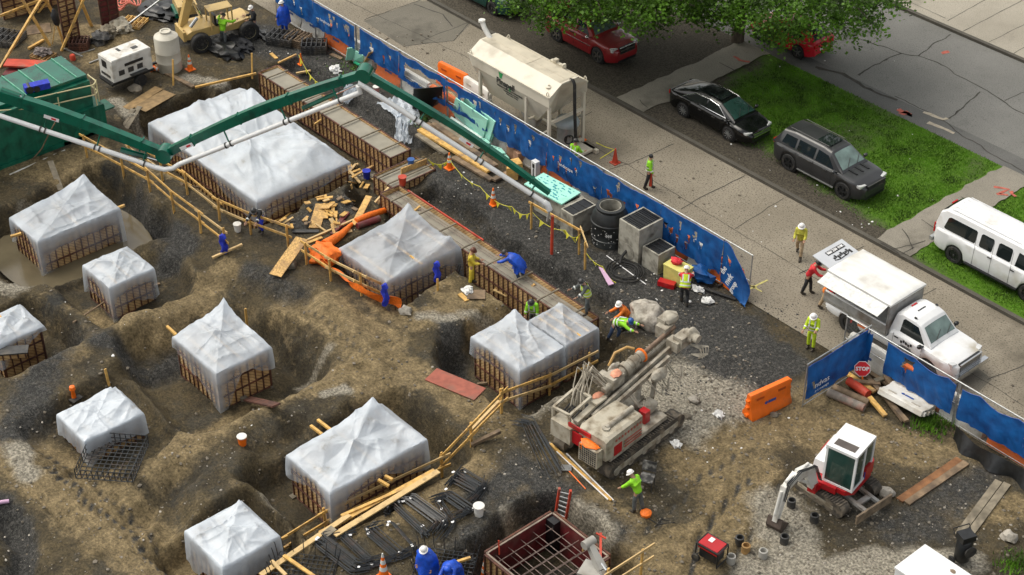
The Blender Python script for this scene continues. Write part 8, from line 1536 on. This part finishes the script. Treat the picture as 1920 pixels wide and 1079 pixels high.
t = thing('form_strip', 'plywood and rib strip form at the left edge below the torn sheet', 'formwork', at(20, 668, .1)); a, b = at(-20, 678, .0), at(50, 668, .0); MB().bar(a+V(0, 0, .15), b+V(0, 0, .15), .1, .3).build('plywood_side', m_ply, t, True); f = MB()
for i in range(6): f.bar(a.lerp(b, i/5)+V(.06, -.06, 0), a.lerp(b, i/5)+V(.06, -.06, .32), .04, .05)
f.build('steel_rib_frame', m_rust, t, True)
# ================================================================== TREES AND GRASS
POLY = [(930, 60), (945, 40), (985, 48), (1010, 88), (1060, 80), (1105, 62), (1150, 58), (1190, 76), (1215, 84), (1255, 62), (1290, 52), (1330, 62), (1378, 78), (1405, 60), (1425, 85), (1445, 112), (1490, 96), (1520, 85), (1550, 118), (1590, 92), (1625, 118), (1650, 108), (1655, 70), (1680, 55), (1705, 35), (1730, 10), (1735, -60), (930, -60)]
def inside(x, y):
    if y < -55: return True
    c = False; j = len(POLY)-1
    for i in range(len(POLY)):
        xi, yi = POLY[i]; xj, yj = POLY[j]
        if (yi > y) != (yj > y) and x < (xj-xi)*(y-yi)/(yj-yi)+xi: c = not c
        j = i
    return c
def leafmat(name, c): 
    m, n, l = node_mat(name); b = n['Principled BSDF']; tc = n.new('ShaderNodeTexCoord'); no = n.new('ShaderNodeTexNoise'); no.inputs['Scale'].default_value = .9; no.inputs['Detail'].default_value = 6; l.new(tc.outputs['Object'], no.inputs[0]); cr = n.new('ShaderNodeValToRGB'); e = cr.color_ramp.elements; e[0].position = .38; e[1].position = .64; e[0].color = tuple(.30*x for x in c)+(1,); e[1].color = tuple(1.5*x for x in c)+(1,); l.new(no.outputs[0], cr.inputs[0]); l.new(cr.outputs[0], b.inputs['Base Color']); b.inputs['Roughness'].default_value = .55
    tl = n.new('ShaderNodeBsdfTranslucent'); l.new(cr.outputs[0], tl.inputs[0]); mx = n.new('ShaderNodeMixShader'); mx.inputs[0].default_value = .35; l.new(b.outputs[0], mx.inputs[1]); l.new(tl.outputs[0], mx.inputs[2]); l.new(mx.outputs[0], n['Material Output'].inputs[0]); return m
m_leaf = leafmat('maple_leaf', (.10, .225, .014)); m_bark = mat('grey_brown_bark', (.09, .07, .05), .9, .4, 5, bump=.6, stretch=(3, 3, .6))
def tree(label, base, top, rad, ch, nclump, seed, leaf=.165, per=36, off=(0, 0)):
    t = thing('street_tree', label, 'tree', base); r = random.Random(seed); B_ = V(*base); cen = V(off[0], off[1], top-ch); tr = MB(); tr.path([V(0, 0, -.2), V(.05, .03, 1.2), V(.12, -.05, 2.6), V(.1, 0, top*.45), V(.2, .1, top*.8)], .25, 12, rs=[.36, .26, .22, .17, .06]); clumps = []
    n = 0
    while len(clumps) < nclump and n < nclump*40:
        n += 1; d = V(r.gauss(0, 1), r.gauss(0, 1), r.gauss(0, 1)).normalized(); k = r.random()**.38; c = cen+V(d.x*rad[0]*k, d.y*rad[1]*k, d.z*ch*k)
        if c.z < 2.1: continue
        x, y = proj(B_+c)
        if y > -40 and not inside(x, y+rnd.uniform(14, 30)): continue
        if (y < -60 or x > 1800) and r.random() < .72: continue
        clumps.append(c)
    for i in range(26):
        c = clumps[i*len(clumps)//26]; s = V(.1, 0, top*r.uniform(.3, .6)); tr.path([s, s.lerp(c, .5)+V(0, 0, .4), c], .05, 6, rs=[.10, .06, .02])
    tr.build('trunk', m_bark, t, smooth=50); vs = []; fs = []
    for c in clumps:
        cr = r.uniform(.3, .8)
        for i in range(per):
            q = c+V(r.gauss(0, .5)*cr, r.gauss(0, .5)*cr, r.gauss(0, .38)*cr); s = leaf*r.uniform(.6, 1.25); a = V(r.gauss(0, 1), r.gauss(0, 1), r.gauss(0, .5)).normalized(); b = a.cross(V(r.gauss(0, .6), r.gauss(0, .6), 1)).normalized(); o = len(vs)
            vs += [q-a*s*.5, q+b*s*.42+V(0, 0, -.01), q+a*s*.55-V(0, 0, .03), q-b*s*.42+V(0, 0, -.01)]; fs.append((o, o+1, o+2, o+3))
    mb = MB(); mb.v = [tuple(v) for v in vs]; mb.f = fs; mb.build('crown', m_leaf, t); return t
tree('broad leafy street tree overhanging the maroon suv at the top', (-57.6, 53.2, .1), 9.8, (6.8, 5.6), 4.2, 980, 3, off=(4.2, -1.2)); tree('leafy street tree hanging over the bright red hatchback at the top', (-49.6, 58.0, .1), 11, (7.2, 6.4), 4.6, 1050, 5, off=(2.6, -.3))
def grass(name, label, area, n, seed, hmin=.05, hmax=.11, wid=.016, m=None):
    r = random.Random(seed); vs = []; fs = []; i = 0
    while i < n:
        x = r.uniform(area[0], area[1]); y = r.uniform(area[2], area[3]); a = int((x+110)/.5); b = int((y-49.55)/.27)
        if not (0 <= a < gr.shape[0] and 0 <= b < gr.shape[1]): i += 1; continue
        i += 1
        if r.random() > gr[a, b]**1.3 or -34.05 < x < -32.25: continue
        z = float(cz[a, b]); h_ = r.uniform(hmin, hmax); t = r.uniform(0, 6.28); w_ = wid*r.uniform(.7, 1.6); dx, dy = math.cos(t), math.sin(t); l_ = r.uniform(-.06, .06); o = len(vs); vs += [(x-dx*w_, y-dy*w_, z), (x+dx*w_, y+dy*w_, z), (x+dy*l_, y-dx*l_, z+h_)]; fs.append((o, o+1, o+2))
    mb = MB(); mb.v = vs; mb.f = fs; return tag(mb.build(name, m), label, 'grass', None, 'stuff')
m_grass = leafmat('grass_blade', (.088, .215, .009)); grass('grass', 'short green grass on the verge between the street and the far road', (-47, -20, 49.7, 58.2), 110000, 8, m=m_grass)
def weeds(label, px, py, n, rad, h_, seed):
    p = on(px, py); r = random.Random(seed); mb = MB()
    for i in range(n):
        q = p+V(r.gauss(0, rad), r.gauss(0, rad), 0); q.z = Hs(q.x, q.y); d = V(r.uniform(-1, 1), r.uniform(-1, 1), 0); hh = h_*r.uniform(.4, 1.1); s = V(-d.y, d.x, 0)*.03; mb.add([q-s, q+s, q+d*.12+V(0, 0, hh)], [(0, 1, 2)])
    return tag(mb.build('weeds', m_leaf), label, 'weeds', None, 'stuff')
weeds('green weeds under the fence left of the black silt cloth', 1745, 795, 500, .35, .3, 1); weeds('green weeds at the foot of the gate leaf', 1588, 685, 250, .25, .25, 2); weeds('green weeds by the hose under the tall boards', 790, 226, 160, .25, .2, 3); weeds('sparse weeds on the gravel at the plywood sheet', 660, 122, 260, .6, .15, 4); weeds('sparse weeds in the lower right corner', 1905, 1060, 300, .3, .25, 5)
